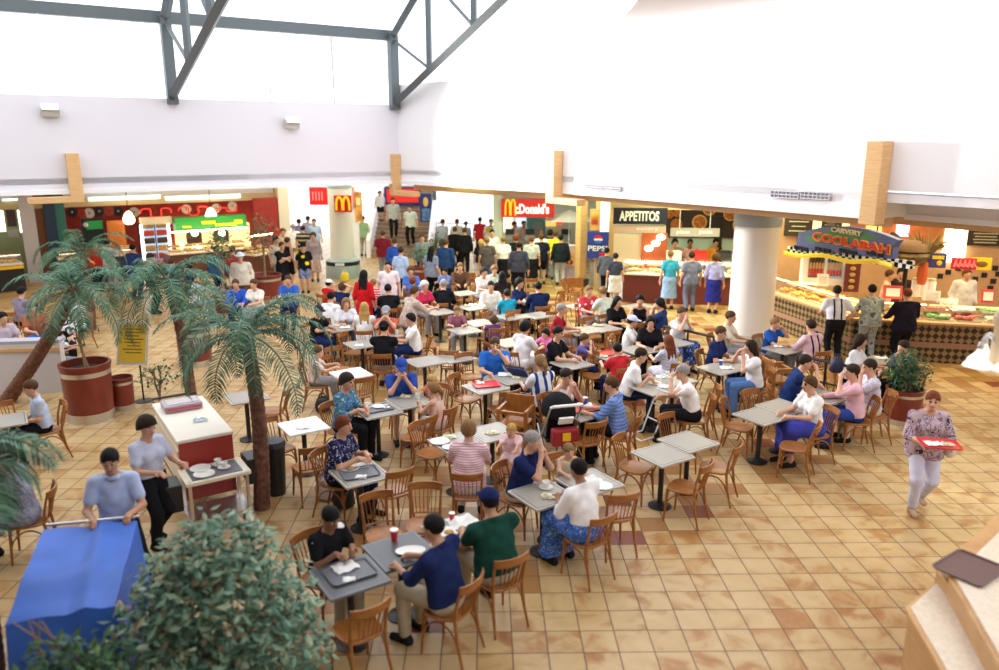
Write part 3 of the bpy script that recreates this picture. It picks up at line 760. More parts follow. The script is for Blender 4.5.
# stairs
sx0, sx1 = G(371, 258)[0], G(428, 258)[0]
m = MB(); mr = MB()
NST = 17
for i in range(NST):
    m.box(((sx0 + sx1) / 2, G(395, 258)[1] + .3 * i + .15 + .6, .16 * (i + 1) - .08), (sx1 - sx0, .3 + 1.2, .16))
st_o = m.build('stairs', mat('stair_brown', (.30, .20, .13), .5, noise=.15), None); struct(st_o); st_o.name = 'trim_41'
Y0s = G(395, 258)[1]
for i, x in enumerate((sx0 - .1, sx1 + .1)):
    mm = MB(); zt = .16 * NST
    mm.add([(x - .09, Y0s, 0), (x + .09, Y0s, 0), (x - .09, Y0s + .3 * NST, zt), (x + .09, Y0s + .3 * NST, zt), (x - .09, Y0s, .75), (x + .09, Y0s, .75), (x - .09, Y0s + .3 * NST, zt + .75), (x + .09, Y0s + .3 * NST, zt + .75)],
           [(0, 2, 3, 1), (4, 5, 7, 6), (0, 1, 5, 4), (2, 6, 7, 3), (0, 4, 6, 2), (1, 3, 7, 5)])
    struct(mm.build('trim_%d' % (42 + i), WHITE))
SB = Vector((sx0, Y0s + 2.6))
t, w, h = board('red_banner', 'wide red banner in a navy frame above the stairs', 'sign', SB, CX, 384, 187, 421.5, 206, NAVY, .1, 0, 'frame')
MB().box((.0, -.07, .04), (w * .86, .04, h * .72)).build('red_field', mat('banner_red', (.75, .02, .015), .5, emit=.25), t)
t, w, h = board('poster', 'dark blue poster with a yellow figure right of the stairs', 'poster', SB, CX, 420.5, 193, 432.5, 223, NAVY, .08, .3)
MB().ball((.0, -.06, h * .22), (w * .22, .03, h * .16)).build('figure', mat('poster_yellow', (.8, .5, .12), .5), t)
MB().box((0, -.05, -h * .2), (w * .7, .02, h * .4)).build('picture', mat('poster_blue', (.1, .25, .45), .5, noise=.6, nscale=6), t)
struct(MB().box((G(433, 250)[0] + .1, Y0s + 2.8, 1.7), (.14, .14, 3.4)).build('trim_44', STEEL))
t = thing('stair_railing', 'pale steel railing sloping down at the right of the stairs', 'railing', (sx1 + .35, Y0s, 0))
P0, P1, P2 = Vector((.0, 1.6, 1.35)), Vector((.35, 1.2, 1.35)), Vector((.9, -1.2, .75))
for dz, nm in ((0, 'handrail'), (-.22, 'lower_rail')): MB().tube([P0 + Vector((0, 0, dz)), P1 + Vector((0, 0, dz)), P2 + Vector((0, 0, dz))], .035, 8).build(nm, WHITE2, t)
for q in (P0, P1, P2): MB().tube([(q.x, q.y, 0), q], .03, 8).build('post', WHITE2, t)
t = thing('terrace_fence', 'grey metal fence before the bright far windows', 'fence', G(447, 243))
for i in range(13): MB().tube([(-1.3 + i * .22, 0, 0), (-1.3 + i * .22, 0, .95)], .012, 5).build('bar', STEEL, t)
for z in (.1, .95): MB().tube([(-1.3, 0, z), (1.34, 0, z)], .025, 6).build('rail', STEEL, t)

# ============ the hamburger shop at the back
MQ = Vector(G(528, 272)[:2]); MQ = Vector((MQ.x, G(528, 272)[1])); MX = Vector((math.cos(R(-4)), math.sin(R(-4))))
t, w, h = board('hamburger_sign', 'red fascia sign with yellow arches and white lettering', 'sign', MQ, MX, 501.5, 198.5, 554, 217, RED, .15, .1)
am = arch_letter(h * .86, w * .2, y=-.1); 
for i, v in enumerate(am.v): am.v[i] = (v[0] - w * .325, v[1], v[2] + .02)
am.build('arches', MATS['arch_yellow'], t)
letters(t, "cDonald's", w * .085, -.02, w * .64, h * .56, mat('letter_glow', (1, .97, .95), .5, emit=.6), .15, .03)
struct(slab(MQ, MX, 489, 592, 2.95, 3.6, .3, mat('orange_beam', (.62, .16, .03), .5), 'trim_45', off=-.1))
struct(slab(MQ, MX, 493, 502, 0, 3.2, .5, mat('column_pale', (.62, .66, .60), .5), 'trim_46', off=.1))
MBk = MQ + Vector((0, 3.0))
struct(slab(MBk, MX, 496, 600, 0, 3.4, .2, mat('shop_pale_wall', (.66, .74, .70), .5), 'wall_hamburger_shop'))
for i, (x0, y0, x1, y1, c, lb) in enumerate(((503, 214, 513, 232, (.85, .8, .65), 'lit menu panel behind the queue, left one'), (516, 218, 526, 226, (.65, .8, .95), 'pale blue lit menu panel behind the queue'), (544, 218, 556, 226, (.75, .5, .12), 'orange lit menu panel under the red sign'), (554, 218, 562, 224, (.8, .05, .03), 'small red lit panel at the right of the menus'))):
    board('lit_menu', lb, 'sign', MBk, MX, x0, y0, x1, y1, mat('menu_lit_%d' % i, c, .5, emit=.8), .08, .1)
t, w, h = board('teal_doorway', 'teal framed doorway behind the hamburger queue', 'door', MBk, MX, 527, 216, 545, 262, mat('teal_frame', (.10, .36, .38), .5), .12, .15, 'frame')
MB().box((w * .08, -.08, -.05), (w * .55, .03, h * .82)).build('opening', mat('kitchen_grey', (.30, .36, .34), .4), t)
q0, q1 = Vector(G(497, 266)[:2]), Vector(G(575, 270)[:2])
t = thing('serving_counter', 'pale steel serving counter of the hamburger shop', 'counter', ((q0.x + q1.x) / 2, (q0.y + q1.y) / 2, 0), 0)
MB().box((0, .35, .5), ((q1 - q0).length, .7, 1.0)).build('base', mat('counter_pale', (.55, .56, .52), .4), t); MB().box((0, .3, 1.02), ((q1 - q0).length + .1, .85, .05)).build('worktop', CHROME, t)
for i, (px, lb) in enumerate(((510, 'left grey till on the serving counter'), (530, 'middle grey till on the serving counter'), (566, 'right grey till on the serving counter'))):
    tt = thing('cash_register', lb, 'till', (G(px, 268)[0], (q0.y + q1.y) / 2 + .35, 1.045))
    MB().box((0, 0, .1), (.4, .4, .2)).build('drawer_box', mat('till_grey', (.35, .35, .36), .5), tt, bevel=.02); MB().box((0, .05, .3), (.35, .08, .22), rx=-.3).build('screen', DARK, tt)
# timber post, cola sign, counter end panel
p = G(580, 286)
t = thing('timber_post', 'square timber post on a dark base before the cola sign', 'post', (p.x, p.y, 0), R(30))
MB().box((0, 0, 1.78), (.28, .28, 3.25)).build('shaft', TIMBER, t, bevel=.01); MB().box((0, 0, .13), (.42, .42, .26)).build('base', mat('base_dark', (.05, .045, .06), .5), t, bevel=.01)
PQ = Vector(G(598, 290)[:2]); PX_ = Vector((math.cos(R(-12)), math.sin(R(-12))))
t, w, h = board('cola_sign', 'navy cola sign with red, white and blue ball emblem', 'sign', PQ, PX_, 587.5, 231.5, 609, 258.5, mat('cola_blue', (.03, .05, .33), .4), .1, 0)
Mx = Matrix.Rotation(math.pi / 2, 4, 'X'); r = w * .19
MB().lathe([(0, 0), (r, 0), (r, .03), (0, .03)], (0, -h * .2, .05), n=32, M=Matrix.Rotation(math.pi / 2, 4, 'X'), caps=False)
def disc_part(a0, a1, nm, m):
    mb = MB(); pts = []
    for i in range(25):
        a = R(a0 + (a1 - a0) * i / 24); pts.append((r * math.cos(a), r * math.sin(a)))
    mb.prism(pts, .05, .085, Mx); o = mb.build(nm, m, t); o.location = (0, 0, h * .22); return o
disc_part(12, 168, 'red_half', RED); disc_part(192, 348, 'blue_half', mat('cola_mid', (.05, .15, .6), .4))
mb = MB(); pts = [(r * math.cos(R(a)), r * math.sin(R(a))) for a in list(range(-12, 13, 4)) + list(range(168, 193, 4))]; mb.prism(pts, .05, .084, Mx); o = mb.build('white_wave', WTXT, t); o.location = (0, 0, h * .22)
letters(t, 'PEPSI', -w * .02, -h * .12, w * .86, h * .2, WTXT, .1, .02)
MB().box((w * .28, -.06, -h * .36), (w * .4, .03, h * .16)).build('red_corner', RED, t)
struct(MB().box((PQ.x - .05, PQ.y + .2, 1.7), (.12, .12, 3.4)).build('trim_47', TIMBER))
s_ = on_plane(611.5, 250, PQ, PQ + PX_)
struct(MB().box((s_.x, s_.y, 1.7), (.2, .2, 3.4)).build('trim_48', TIMBER))
t, w, h = board('burger_poster', 'orange poster of a burger above the cola sign', 'poster', PQ, PX_, 590.5, 209, 599, 230, mat('poster_amber', (.7, .35, .12), .5), .06, .02)
MB().ball((0, -.05, h * .2), (w * .4, .03, h * .15)).build('bun', mat('bun_orange', (.75, .30, .05), .5), t); MB().box((0, -.05, -h * .1), (w * .7, .03, h * .2)).build('filling', mat('filling_red', (.4, .05, .02), .5), t)
t, w, h = board('light_box', 'small white lit panel between burger poster and navy sign', 'sign', PQ, PX_, 603.5, 207.5, 608.5, 221, mat('panel_white', (1, 1, .95), .5, emit=2), .06, 0)
EQ = Vector(G(568, 284)[:2])
t, w, h = board('counter_end', 'lilac counter end with burger picture left of the timber post', 'counter', EQ, CX, 563, 246, 577, 284, mat('lilac_panel', (.55, .42, .55), .5), .5, -.25, 'body')
MB().box((-w * .05, -.27, h * .2), (w * .7, .03, h * .45)).build('picture', mat('peach', (.8, .5, .3), .5), t); MB().ball((-w * .1, -.28, h * .22), (w * .26, .03, h * .08)).build('bun', MATS['bun_orange'], t); MB().ball((-w * .02, -.28, h * .08), (w * .24, .03, h * .07)).build('filling', MATS['filling_red'], t)
t = plane_thing('cafe_parasol', 'white café parasol beyond the counter end', 'parasol', EQ + Vector((0, 3)), CX, 569, 230)
MB().lathe([(1.0, 0), (.05, .35), (0, .36)], n=8, caps=False).build('canopy', WHITE, t); MB().lathe([(.02, -1.9), (.02, .3)], n=8).build('pole', WHITE2, t); t.location.z = max(t.location.z, 1.9)

# ============ the pizza counter
AQ = Vector(G(680, 309)[:2]); AX_ = Vector((math.cos(R(-5)), math.sin(R(-5))))
AS = AQ + Vector((0, .9)); AB_ = AQ + Vector((0, 3.2))
t, w, h = board('pizza_shop_sign', 'dark sign with tall white letters over the pizza counter', 'sign', AS, AX_, 613.5, 207.5, 666.5, 224, mat('sign_black', (.012, .014, .035), .4), .12, .05)
letters(t, 'APPETITOS', -w * .02, 0, w * .74, h * .62, WTXT, .12, .03)
t, w, h = board('sub_sign', 'pinkish strip with small pale letters under the dark sign', 'sign', AS, AX_, 613.5, 225, 665.5, 233, mat('pink_strip', (.62, .42, .36), .5), .1, .0)
letters(t, 'eatery', w * .15, 0, w * .42, h * .5, WTXT, .1)
struct(slab(AS, AX_, 610, 760, 2.78, 3.6, .2, TAN, 'trim_50', off=.06))
t, w, h = board('pizza_mural', 'dark mural of whole pizzas behind the hanging sign', 'mural', AB_, AX_, 666.5, 207, 748, 238, mat('mural_dark', (.035, .02, .02), .5), .08, 0)
PZ = mat('pizza_top', (.5, .16, .03), .6, noise=.7, nscale=14); CRUST = mat('pizza_crust', (.78, .5, .16), .6)
for px, py, rp in ((699, 222, 7.6), (709, 208.5, 7.), (730, 214, 7.), (740, 225, 8), (669, 214, 4.5), (676, 224, 6), (677, 213, 4)):
    s, z = local(AB_, AX_, px, py); s0_, zc = local(AB_, AX_, (666.5 + 748) / 2, 222.5); r = rp * .031
    cc = (s - (local(AB_, AX_, 666.5, 222)[0] + local(AB_, AX_, 748, 222)[0]) / 2, z - t.location.z)
    pz = MB().lathe([(0, .0), (r * .84, .0), (r * .86, .02), (r, .015), (r, -.03)], n=28, M=Matrix.Translation((cc[0], -.06, cc[1])) @ Mx, caps=False).build('pizza', CRUST if rp > 6.5 else PZ, t)
    MB().lathe([(0, .012), (r * .84, .012)], n=28, M=Matrix.Translation((cc[0], -.062, cc[1])) @ Mx, caps=False).build('topping', PZ, pz)
t, w, h = board('hanging_sign', 'grey hanging sign with white words above the servers', 'sign', AS, AX_, 672, 229, 721, 238, mat('sign_grey', (.40, .36, .36), .4), .06, -.3)
letters(t, 'pizza', -w * .24, 0, w * .27, h * .55, WTXT, .06, .01); letters(t, 'pasta', w * .22, 0, w * .27, h * .55, WTXT, .06, .01)
for x in (-w * .32, w * .3): MB().tube([(x, 0, h / 2), (x, 0, 3.6 - t.location.z)], .012, 6).build('rod', WHITE2, t)
struct(slab(AB_, AX_, 613, 770, 0, 3.5, .2, mat('shop_mint_wall', (.58, .76, .68), .5), 'wall_pizza_shop', off=.06))
t, w, h = board('wall_board', 'terracotta wall panel with three white discs in pizza shop', 'panel', AS + Vector((0, 1.2)), AX_, 642, 233, 665, 285, mat('terracotta', (.58, .13, .04), .5), .1, 0)
for i, (x, y) in enumerate(((660, 237), (655, 243), (648, 248))):
    s, z = local(AS + Vector((0, 1.2)), AX_, x, y); sc, _ = local(AS + Vector((0, 1.2)), AX_, 653.5, 250)
    MB().ball((s - sc, -.08, z - t.location.z), (.14, .05, .1)).build('disc', mat('disc_lamp', (1, .95, .85), .5, emit=2.5), t)
t, w, h = board('cream_panel', 'cream lit wall panel under the dark sign', 'panel', AS + Vector((0, 1.3)), AX_, 614, 234, 642, 285, mat('cream_wall', (.82, .68, .48), .5), .1, 0)
for x0, x1, y0 in ((715, 722, 236), (744, 748, 236)): struct(slab(AB_, AX_, x0, x1, 0, 2.4, .1, BLACK if x0 < 730 else WHITE2, 'trim_%d' % (51 + (x0 > 730)), off=-.1))
qa, qb, qc = Vector(G(622, 302)[:2]), Vector(G(664, 304)[:2]), Vector(G(745, 306)[:2])
display_counter('long lit pizza counter with maroon front, left part', qa.x, qa.y, qb.x, qb.y, MAROON, 1.0, .85, 1.25, mat('pizza_lamp', (1, .92, .75), .5, emit=9, ecol=(1, .85, .6)), 11, cols=(PASTRY, mat('pizza_food', (.75, .5, .2), .6, noise=.5, nscale=20)))
display_counter('long lit pizza counter with maroon front, right part', qb.x + .02, qb.y, qc.x, qc.y, MAROON, 1.0, .85, 1.25, MATS['pizza_lamp'], 12, cols=(MATS['pizza_food'], PASTRY, GREENP))
qd = Vector(G(588, 283)[:2])
t = thing('counter_wing', 'slanting pale counter wing below the cola sign', 'counter', ((qd.x + qa.x) / 2, (qd.y + qa.y) / 2, 0), math.atan2((qa - qd).y, (qa - qd).x)); L_ = (qa - qd).length
MB().box((0, .3, .42), (L_, .5, .84)).build('base', mat('wing_lilac', (.62, .58, .66), .5), t); MB().box((0, .28, .87), (L_, .62, .06)).build('worktop', mat('wing_top', (.15, .06, .05), .4), t)
for i, (px, m, lb) in enumerate(((684, RED, 'red bottle crate on the pizza counter behind the blue-grey man'), (706, mat('bin_black', (.02, .02, .02), .5), 'black box on the pizza counter near the lilac blouse'), (660, mat('box_cream', (.8, .75, .65), .5), 'cream box on the pizza counter near the turquoise blouse'))):
    p = G(px, 290); tt = thing('counter_box', lb, 'box', (p.x, qb.y + .55, 1.265)); MB().box((0, 0, .12), (.4, .3, .24)).build('body', m, tt, bevel=.02); MB().box((0, 0, .25), (.42, .32, .02)).build('lid', m, tt)

# ============ big round column on the right
p = G(755, 352)
t = thing('round_column', 'large round white column in front of the pizza counter', 'column', (p.x, p.y + .52, 0))
MB().lathe([(.56, 0), (.56, .12)], n=48).build('foot', mat('foot_brown', (.14, .08, .06), .4), t, smooth=40)
MB().lathe([(.56, .12), (.56, .34), (.53, .36)], n=48).build('plinth_band', mat('band_grey', (.33, .40, .37), .4), t, smooth=40)
MB().lathe([(.505, .30), (.505, 2.95)], n=48).build('shaft', mat('column_white', (.86, .84, .80), .45), t, smooth=40)
MB().lathe([(.53, 2.86), (.53, 3.30), (.50, 3.31), (.50, 3.72)], n=48).build('capital', mat('capital_grey', (.36, .42, .44), .45), t, smooth=40)

# ============ the carvery kiosk
def checker_mat(name, c1, c2, sc):
    return cloth(name, 'check', c1, c2, scale=sc)
def kiosk_base():
    m, nt, b, tc = nodes_of('diamond_tiles', .35)
    mp = nt.nodes.new('ShaderNodeMapping'); mp.inputs['Rotation'].default_value = (0, R(45), 0); nt.links.new(tc.outputs['Object'], mp.inputs['Vector'])
    sp0 = nt.nodes.new('ShaderNodeSeparateXYZ'); nt.links.new(mp.outputs[0], sp0.inputs[0])
    cb_ = nt.nodes.new('ShaderNodeCombineXYZ'); nt.links.new(sp0.outputs[0], cb_.inputs[0]); nt.links.new(sp0.outputs[2], cb_.inputs[1]); cb_.inputs[2].default_value = .5
    ck = nt.nodes.new('ShaderNodeTexChecker'); ck.inputs['Scale'].default_value = 9.5; ck.inputs['Color1'].default_value = (.015, .012, .012, 1); ck.inputs['Color2'].default_value = (.27, .17, .075, 1)  # tile and band tones darkened to put the base's shade into the colour
    nt.links.new(cb_.outputs[0], ck.inputs['Vector'])
    sp = nt.nodes.new('ShaderNodeSeparateXYZ'); nt.links.new(tc.outputs['Object'], sp.inputs[0])
    r = ramp(nt, [(0, (0, 0, 0)), (.36, (1, 1, 1)), (.50, (0, 0, 0))], 'CONSTANT')
    md = nt.nodes.new('ShaderNodeMath'); md.operation = 'MULTIPLY'; md.inputs[1].default_value = 1.1; nt.links.new(sp.outputs[2], md.inputs[0]); nt.links.new(md.outputs[0], r.inputs['Fac'])
    mx = nt.nodes.new('ShaderNodeMixRGB'); nt.links.new(r.outputs[0], mx.inputs[0]); nt.links.new(ck.outputs[0], mx.inputs[1]); mx.inputs[2].default_value = (.30, .17, .12, 1)
    nt.links.new(mx.outputs[0], b.inputs['Base Color'])
    return m
DIA = kiosk_base()
K = [Vector(G(x, y)[:2]) for x, y in ((765, 324), (848, 357), (922, 362), (1010, 367))]
HOT = mat('carvery_lamp', (1, .8, .5), .5, emit=9, ecol=(1, .60, .2))
cols = (mat('roast', (.5, .22, .05), .5, noise=.6, nscale=18), mat('pasta_food', (.75, .42, .08), .6, noise=.5, nscale=22), GREENP, mat('salad_red', (.5, .06, .03), .5, noise=.6, nscale=25))
tk = display_counter('carvery counter with diamond tiles beside the white column', K[0].x, K[0].y, K[1].x, K[1].y, DIA, 1.0, .86, 1.3, HOT, 21, mat('ledge_tan', (.55, .33, .16), .4), cols[:2])
display_counter('carvery counter with diamond tiles behind the black-clad person', K[1].x, K[1].y, K[2].x, K[2].y, DIA, 1.0, .86, 1.3, HOT, 22, MATS['ledge_tan'], cols)
display_counter('salad counter with diamond tiles at the right edge', K[2].x, K[2].y, K[3].x, K[3].y, DIA, 1.0, .86, 1.3, mat('salad_lamp', (.75, .85, .4), .5, emit=.8), 23, MATS['ledge_tan'], (GREENP, cols[3], mat('cream_food', (.75, .68, .5), .6, noise=.4, nscale=20)))
KD = (K[1] - K[0]).normalized(); KS = K[0] + Vector((KD.y, -KD.x)) * -.15
# the blue sign
def poly_board(name, label, cat, A, d, pts, m, th=.1, part='panel', off=0.):
    L_ = [local(A, d, x, y) for x, y in pts]; sc = sum(q[0] for q in L_) / len(L_); zc = sum(q[1] for q in L_) / len(L_); n = Vector((d.y, -d.x)); c = A + d * sc + n * off
    t = thing(name, label, cat, (c.x, c.y, zc), math.atan2(d.y, d.x))
    q = [(a - sc, b_ - zc) for a, b_ in L_]
    MB().prism(q, -th / 2, th / 2, Matrix.Rotation(math.pi / 2, 4, 'X')).build(part, m, t)
    return t, sc, zc
SBLUE = mat('carvery_blue', (.10, .13, .40), .5, noise=.25, nscale=2)
t, sc, zc = poly_board('carvery_sign', 'blue arched sign with big red letters over the deli counter', 'sign', KS, KD, [(798, 250), (801, 232.5), (812, 230), (824, 227), (848, 226), (871, 229.5), (886, 234), (901, 240), (896, 247), (895, 259)], SBLUE, .14)
tsign = t
def put_text(body, px, py, wpx, hpx, m, ex=.03, bold=.02, name='lettering'):
    s, z = local(KS, KD, px, py); s0_, _ = local(KS, KD, px - wpx / 2, py); s1_, _ = local(KS, KD, px + wpx / 2, py); h = z_at(py - hpx / 2, on_plane(px, py, KS, KS + KD).y) - z_at(py + hpx / 2, on_plane(px, py, KS, KS + KD).y)
    return letters(tsign, body, s - sc, z - zc, s1_ - s0_, h, m, .14, bold, name, ex)
GREENB = mat('sign_green', (.05, .22, .12), .5)
q = [local(KS, KD, x, y) for x, y in ((806, 238), (836, 229.5), (868, 232), (884, 238), (860, 241), (815, 243))]
MB().prism([(a - sc, b_ - zc) for a, b_ in q], .07, .078, Mx).build('green_field', GREENB, tsign)
put_text('CARVERY', 849.5, 231.5, 31, 5, mat('pale_gold', (.75, .70, .45), .5), .03)
put_text('COOLABAH', 852.5, 242.3, 79, 9.5, mat('gold_outline', (.85, .5, .05), .5), .03, .055, 'letter_outline')
put_text('COOLABAH', 852.5, 242.3, 77, 8, RED, .045, .02)
for wd, x, y, ww in (('ROASTS', 804, 248.2, 14), ('SALADS', 826, 249.6, 16), ('SEAFOOD', 851, 251.5, 18), ('SNACKS', 878, 253.8, 17)): put_text(wd, x, y, ww, 4, mat('letter_navy', (.01, .012, .06), .5), .03)
t, sc2, zc2 = poly_board('checker_fascia', 'black and white checked strip hanging under the blue sign', 'sign', KS, KD, [(790, 246), (790, 251.5), (913, 269), (913, 261)], checker_mat('checks', (.8, .8, .8), (.015, .015, .02), 9.), .12, off=.01)
rb = MB(); pts = []
for i in range(40):
    u = i / 39; x = 789 + 109 * u; y = 252.5 + 12 * u + 1.5 * math.sin(u * 4.2 * math.pi); s, z = local(KS, KD, x, y); pts.append((s - sc2, -.12, z - zc2))
rb.tube(pts, .05, 8, flat=.45, up=(0, 0, 1)).build('yellow_ribbon', mat('ribbon_yellow', (.95, .75, .03), .5), t)
t = plane_thing('sign_hanger', 'pair of steel rods holding the blue sign', 'bracket', KS, KD, 850, 228, -.1)
for x in (-.7, .7): MB().tube([(x, .05, -.25), (x, .05, 3.5 - t.location.z)], .02, 6).build('rod', BLACK, t)
# giant burger, plumes and box on the corner of the kiosk
KD2 = (K[2] - K[1]).normalized(); KS2 = K[1] + Vector((KD2.y, -KD2.x)) * -.5
t = plane_thing('burger_model', 'giant model burger at the right end of the blue sign', 'model', KS2, KD2, 909, 252)
MB().lathe([(0, .28), (.2, .26), (.36, .16), (.40, .04), (.36, 0), (0, 0)], n=28, caps=False).build('top_bun', mat('bun_brown', (.13, .06, .02), .5), t, smooth=50)
MB().lathe([(0, -.12), (.40, -.12), (.43, -.06), (.38, 0), (0, 0)], n=28, caps=False).build('filling', mat('filling_mix', (.14, .09, .03), .6, noise=.8, nscale=8), t, smooth=50)
MB().lathe([(0, -.26), (.3, -.26), (.37, -.2), (.38, -.12), (0, -.12)], n=28, caps=False).build('bottom_bun', MATS['bun_brown'], t, smooth=50)
MB().tube([(0, .1, -.26), (0, .1, -1.2)], .05, 8).build('stand', BLACK, t)
t = plane_thing('feather_bunch', 'tall dark feather and dried grass bunch beside the model burger', 'decoration', KS2, KD2, 924, 262)
rnd = random.Random(5); f = MB()
for i in range(26):
    a = rnd.uniform(-.9, .9); L_ = rnd.uniform(.4, .75); f.tube([(0, 0, 0), (math.sin(a) * L_ * .5, rnd.uniform(-.1, .1), L_ * .55), (math.sin(a) * L_, rnd.uniform(-.2, .2), math.cos(a) * L_)], [.012, .03, .006], 5)
f.build('grasses', mat('dried_grass', (.16, .12, .05), .8), t)
MB().ball((-.33, 0, .55), (.14, .1, .36), M=Matrix.Rotation(-.5, 4, 'Y')).build('plume', mat('plume_black', (.01, .008, .012), .6), t)
MB().lathe([(.08, -.5), (.12, -.3), (.09, 0)], n=16).build('vase', mat('vase_orange', (.6, .12, .03), .5), t, smooth=40)
t, w, h = board('snack_box', 'blue and yellow snack box beside the feather bunch', 'box', KS2, KD2, 930, 253.5, 945, 268, mat('box_indigo', (.05, .05, .25), .5), .25, -.1)
MB().box((0, -.13, h * .25), (w * .7, .02, h * .25)).build('label_band', YEL, t); MB().ball((w * .1, -.13, -h * .15), (w * .17, .02, w * .17)).build('label_disc', YEL, t)
# back of the kiosk
KB = K[1] + Vector((.8, 4.2)); KX = Vector((math.cos(R(-14)), math.sin(R(-14))))
struct(slab(KB, KX, 770, 1040, 0, 3.5, .2, mat('carvery_wall', (.60, .36, .20), .5, noise=.1, nscale=2), 'wall_carvery'))
for i, (x0, y0, x1, y1, m, nm, lb, ct) in enumerate((
    (785, 216, 811, 236, mat('chalkboard', (.045, .03, .022), .6), 'chalk_board', 'dark chalkboard behind the carvery sign, left end', 'board'),
    (821, 218, 841, 227, mat('chalkboard', (.04, .03, .02)), 'chalk_board', 'dark chalkboard above the middle of the blue sign', 'board'),
    (963, 225, 1010, 246, mat('chalkboard', (.04, .03, .02)), 'menu_board', 'dark menu board with yellow heading at the right edge', 'sign'),
    (945, 224, 962, 262, mat('lit_pillar', (1, .95, .75), .5, emit=4.5, ecol=(1, .86, .5)), 'light_box', 'tall glowing yellow-white panel left of the menu board', 'lamp'),
    (813, 217, 820, 233, mat('lit_amber', (1, .6, .2), .5, emit=2), 'light_box', 'amber glowing panel left above the blue sign', 'lamp'),
    (842, 219, 848, 230, mat('lit_amber', (1, .6, .2)), 'light_box', 'amber glowing panel above the carvery lettering', 'lamp'),
    (866, 222, 880, 232, mat('lit_yellow', (1, .65, .1), .5, emit=1.5), 'light_box', 'yellow glowing panel by the timber bracket', 'lamp'),
    (896, 222, 907, 236, mat('neon_pink', (1, .35, .6), .5, emit=3), 'neon_sign', 'pink neon sign left of the black plume', 'sign'))):
    t, w, h = board(nm, lb, ct, KB, KX, x0, y0, x1, y1, m, .08, .1)
    if nm == 'menu_board':
        letters(t, 'Build Your Own', -w * .08, h * .36, w * .8, h * .16, YEL, .08, .01)
        for r_ in range(4): MB().box((-w * .05, -.05, h * (.12 - r_ * .15)), (w * (.5 - .06 * (r_ % 2)), .02, h * .05)).build('menu_line', mat('chalk', (.6, .55, .4), .7), t)
    if nm == 'chalk_board':
        for r_ in range(3): MB().box((0, -.05, h * (.25 - r_ * .24)), (w * (.7 - .2 * (r_ % 2)), .02, h * .05)).build('chalk_line', MATS['chalk'] if 'chalk' in MATS else mat('chalk', (.6, .55, .4), .7), t)
for i in range(24):
    px, py = [(886, 226), (886, 233), (880, 238), (912, 227), (920, 225), (928, 228), (936, 226), (892, 242), (970, 262), (979, 266), (988, 262), (995, 268), (965, 273), (975, 279), (984, 275), (993, 281), (968, 288), (958, 268), (948, 272), (940, 276), (872, 240), (916, 236), (998, 274), (990, 288)][i]
    t = plane_thing('wall_tile', 'small black square wall tile behind the carvery kiosk', 'tile', KB, KX, px, py, .02, 'black square tiles on the carvery wall'); MB().box((0, 0, 0), (.13, .03, .13)).build('tile', BLACK, t)
t, w, h = board('yellow_sign', 'yellow sign with an oval mark on the right kiosk', 'sign', KS2 + Vector((0, 1.2)), KD2, 972, 257.5, 990, 270, YEL, .08, 0); MB().ball((0, -.05, 0), (w * .32, .02, h * .25)).build('oval', mat('oval_brown', (.2, .1, .02), .5), t)
t, w, h = board('red_letter_sign', 'heaped red letter sign beside the yellow oval sign', 'sign', KS2 + Vector((0, 1.2)), KD2, 951, 257, 974, 269, mat('sign_crimson', (.6, .02, .05), .5), .06, .1)
for i in range(5): MB().tube([(-w * .4 + i * w * .18, -.06, -h * .3), (-w * .33 + i * w * .18, -.06, h * .35), (-w * .28 + i * w * .18, -.06, -h * .2)], .03, 6).build('stroke', mat('stroke_pink', (.9, .2, .25), .5), t)
t, w, h = board('menu_case', 'white fridge shelf case with bottles behind the counter', 'fridge', KB + Vector((-1.2, -1.6)), KX, 804, 251, 846, 286, WHITE2, .5, -.2, 'body')
for s in (-1, 1):
    dd = MB().box((s * w * .2, -.26, h * .08), (w * .34, .03, h * .7)).build('door', mat('case_blue' if s > 0 else 'case_dark', (.15, .4, .5) if s > 0 else (.05, .05, .06), .3, emit=.3), t)
    for r_ in range(3):
        f = MB()
        for qq in range(5): f.lathe([(.03, 0), (.03, .12), (.012, .17)], (s * w * .2 - w * .13 + qq * w * .065, -.29, -h * .2 + r_ * h * .2), 8)
        b = f.build('bottles', MATS['bottle_mix_%d' % r_], dd); b['kind'] = 'stuff'
t, w, h = board('banner', 'maroon banner with gold letters hanging behind the counter', 'banner', KB + Vector((-1.2, -1.9)), KX, 846.5, 257, 858, 292, mat('banner_maroon', (.14, .02, .03), .6), .05, 0)
for i in range(5): MB().ball((0, -.03, h * (.36 - .18 * i)), (w * .2, .015, h * .06)).build('gold_letter', mat('gold', (.5, .36, .08), .5), t)
for i, (px, py, m, lb, sz) in enumerate(((893, 283, mat('price_red', (.7, .1, .1), .5), 'red and white price board on the carvery counter', (.4, .3)), (932, 289, WTXT, 'blank white card box on the carvery counter', (.34, .22)), (988, 288, mat('price_red', (.7, .1, .1)), 'red framed price card on the salad counter', (.26, .3)), (822, 281, WTXT, 'white menu card standing on the carvery counter', (.26, .3)))):
    sg = 0 if px < 848 else 1 if px < 922 else 2; nn = (K[sg + 1] - K[sg]); nn = Vector((-nn.y, nn.x)).normalized() * .38; p = on_plane(px, py + 6, K[sg] + nn, K[sg + 1] + nn); t = thing('price_card', lb, 'card', (p.x, p.y, 1.314), R(-14)); MB().box((0, 0, sz[1] / 2), (sz[0], .03, sz[1]), rx=-.15).build('card', m, t); MB().box((0, -.035, sz[1] / 2), (sz[0] * .7, .02, sz[1] * .6), rx=-.15).build('face', WTXT if m is not WTXT else mat('card_grey', (.7, .68, .66), .6), t); MB().box((0, .06, .02), (sz[0], .14, .03)).build('foot', m, t)
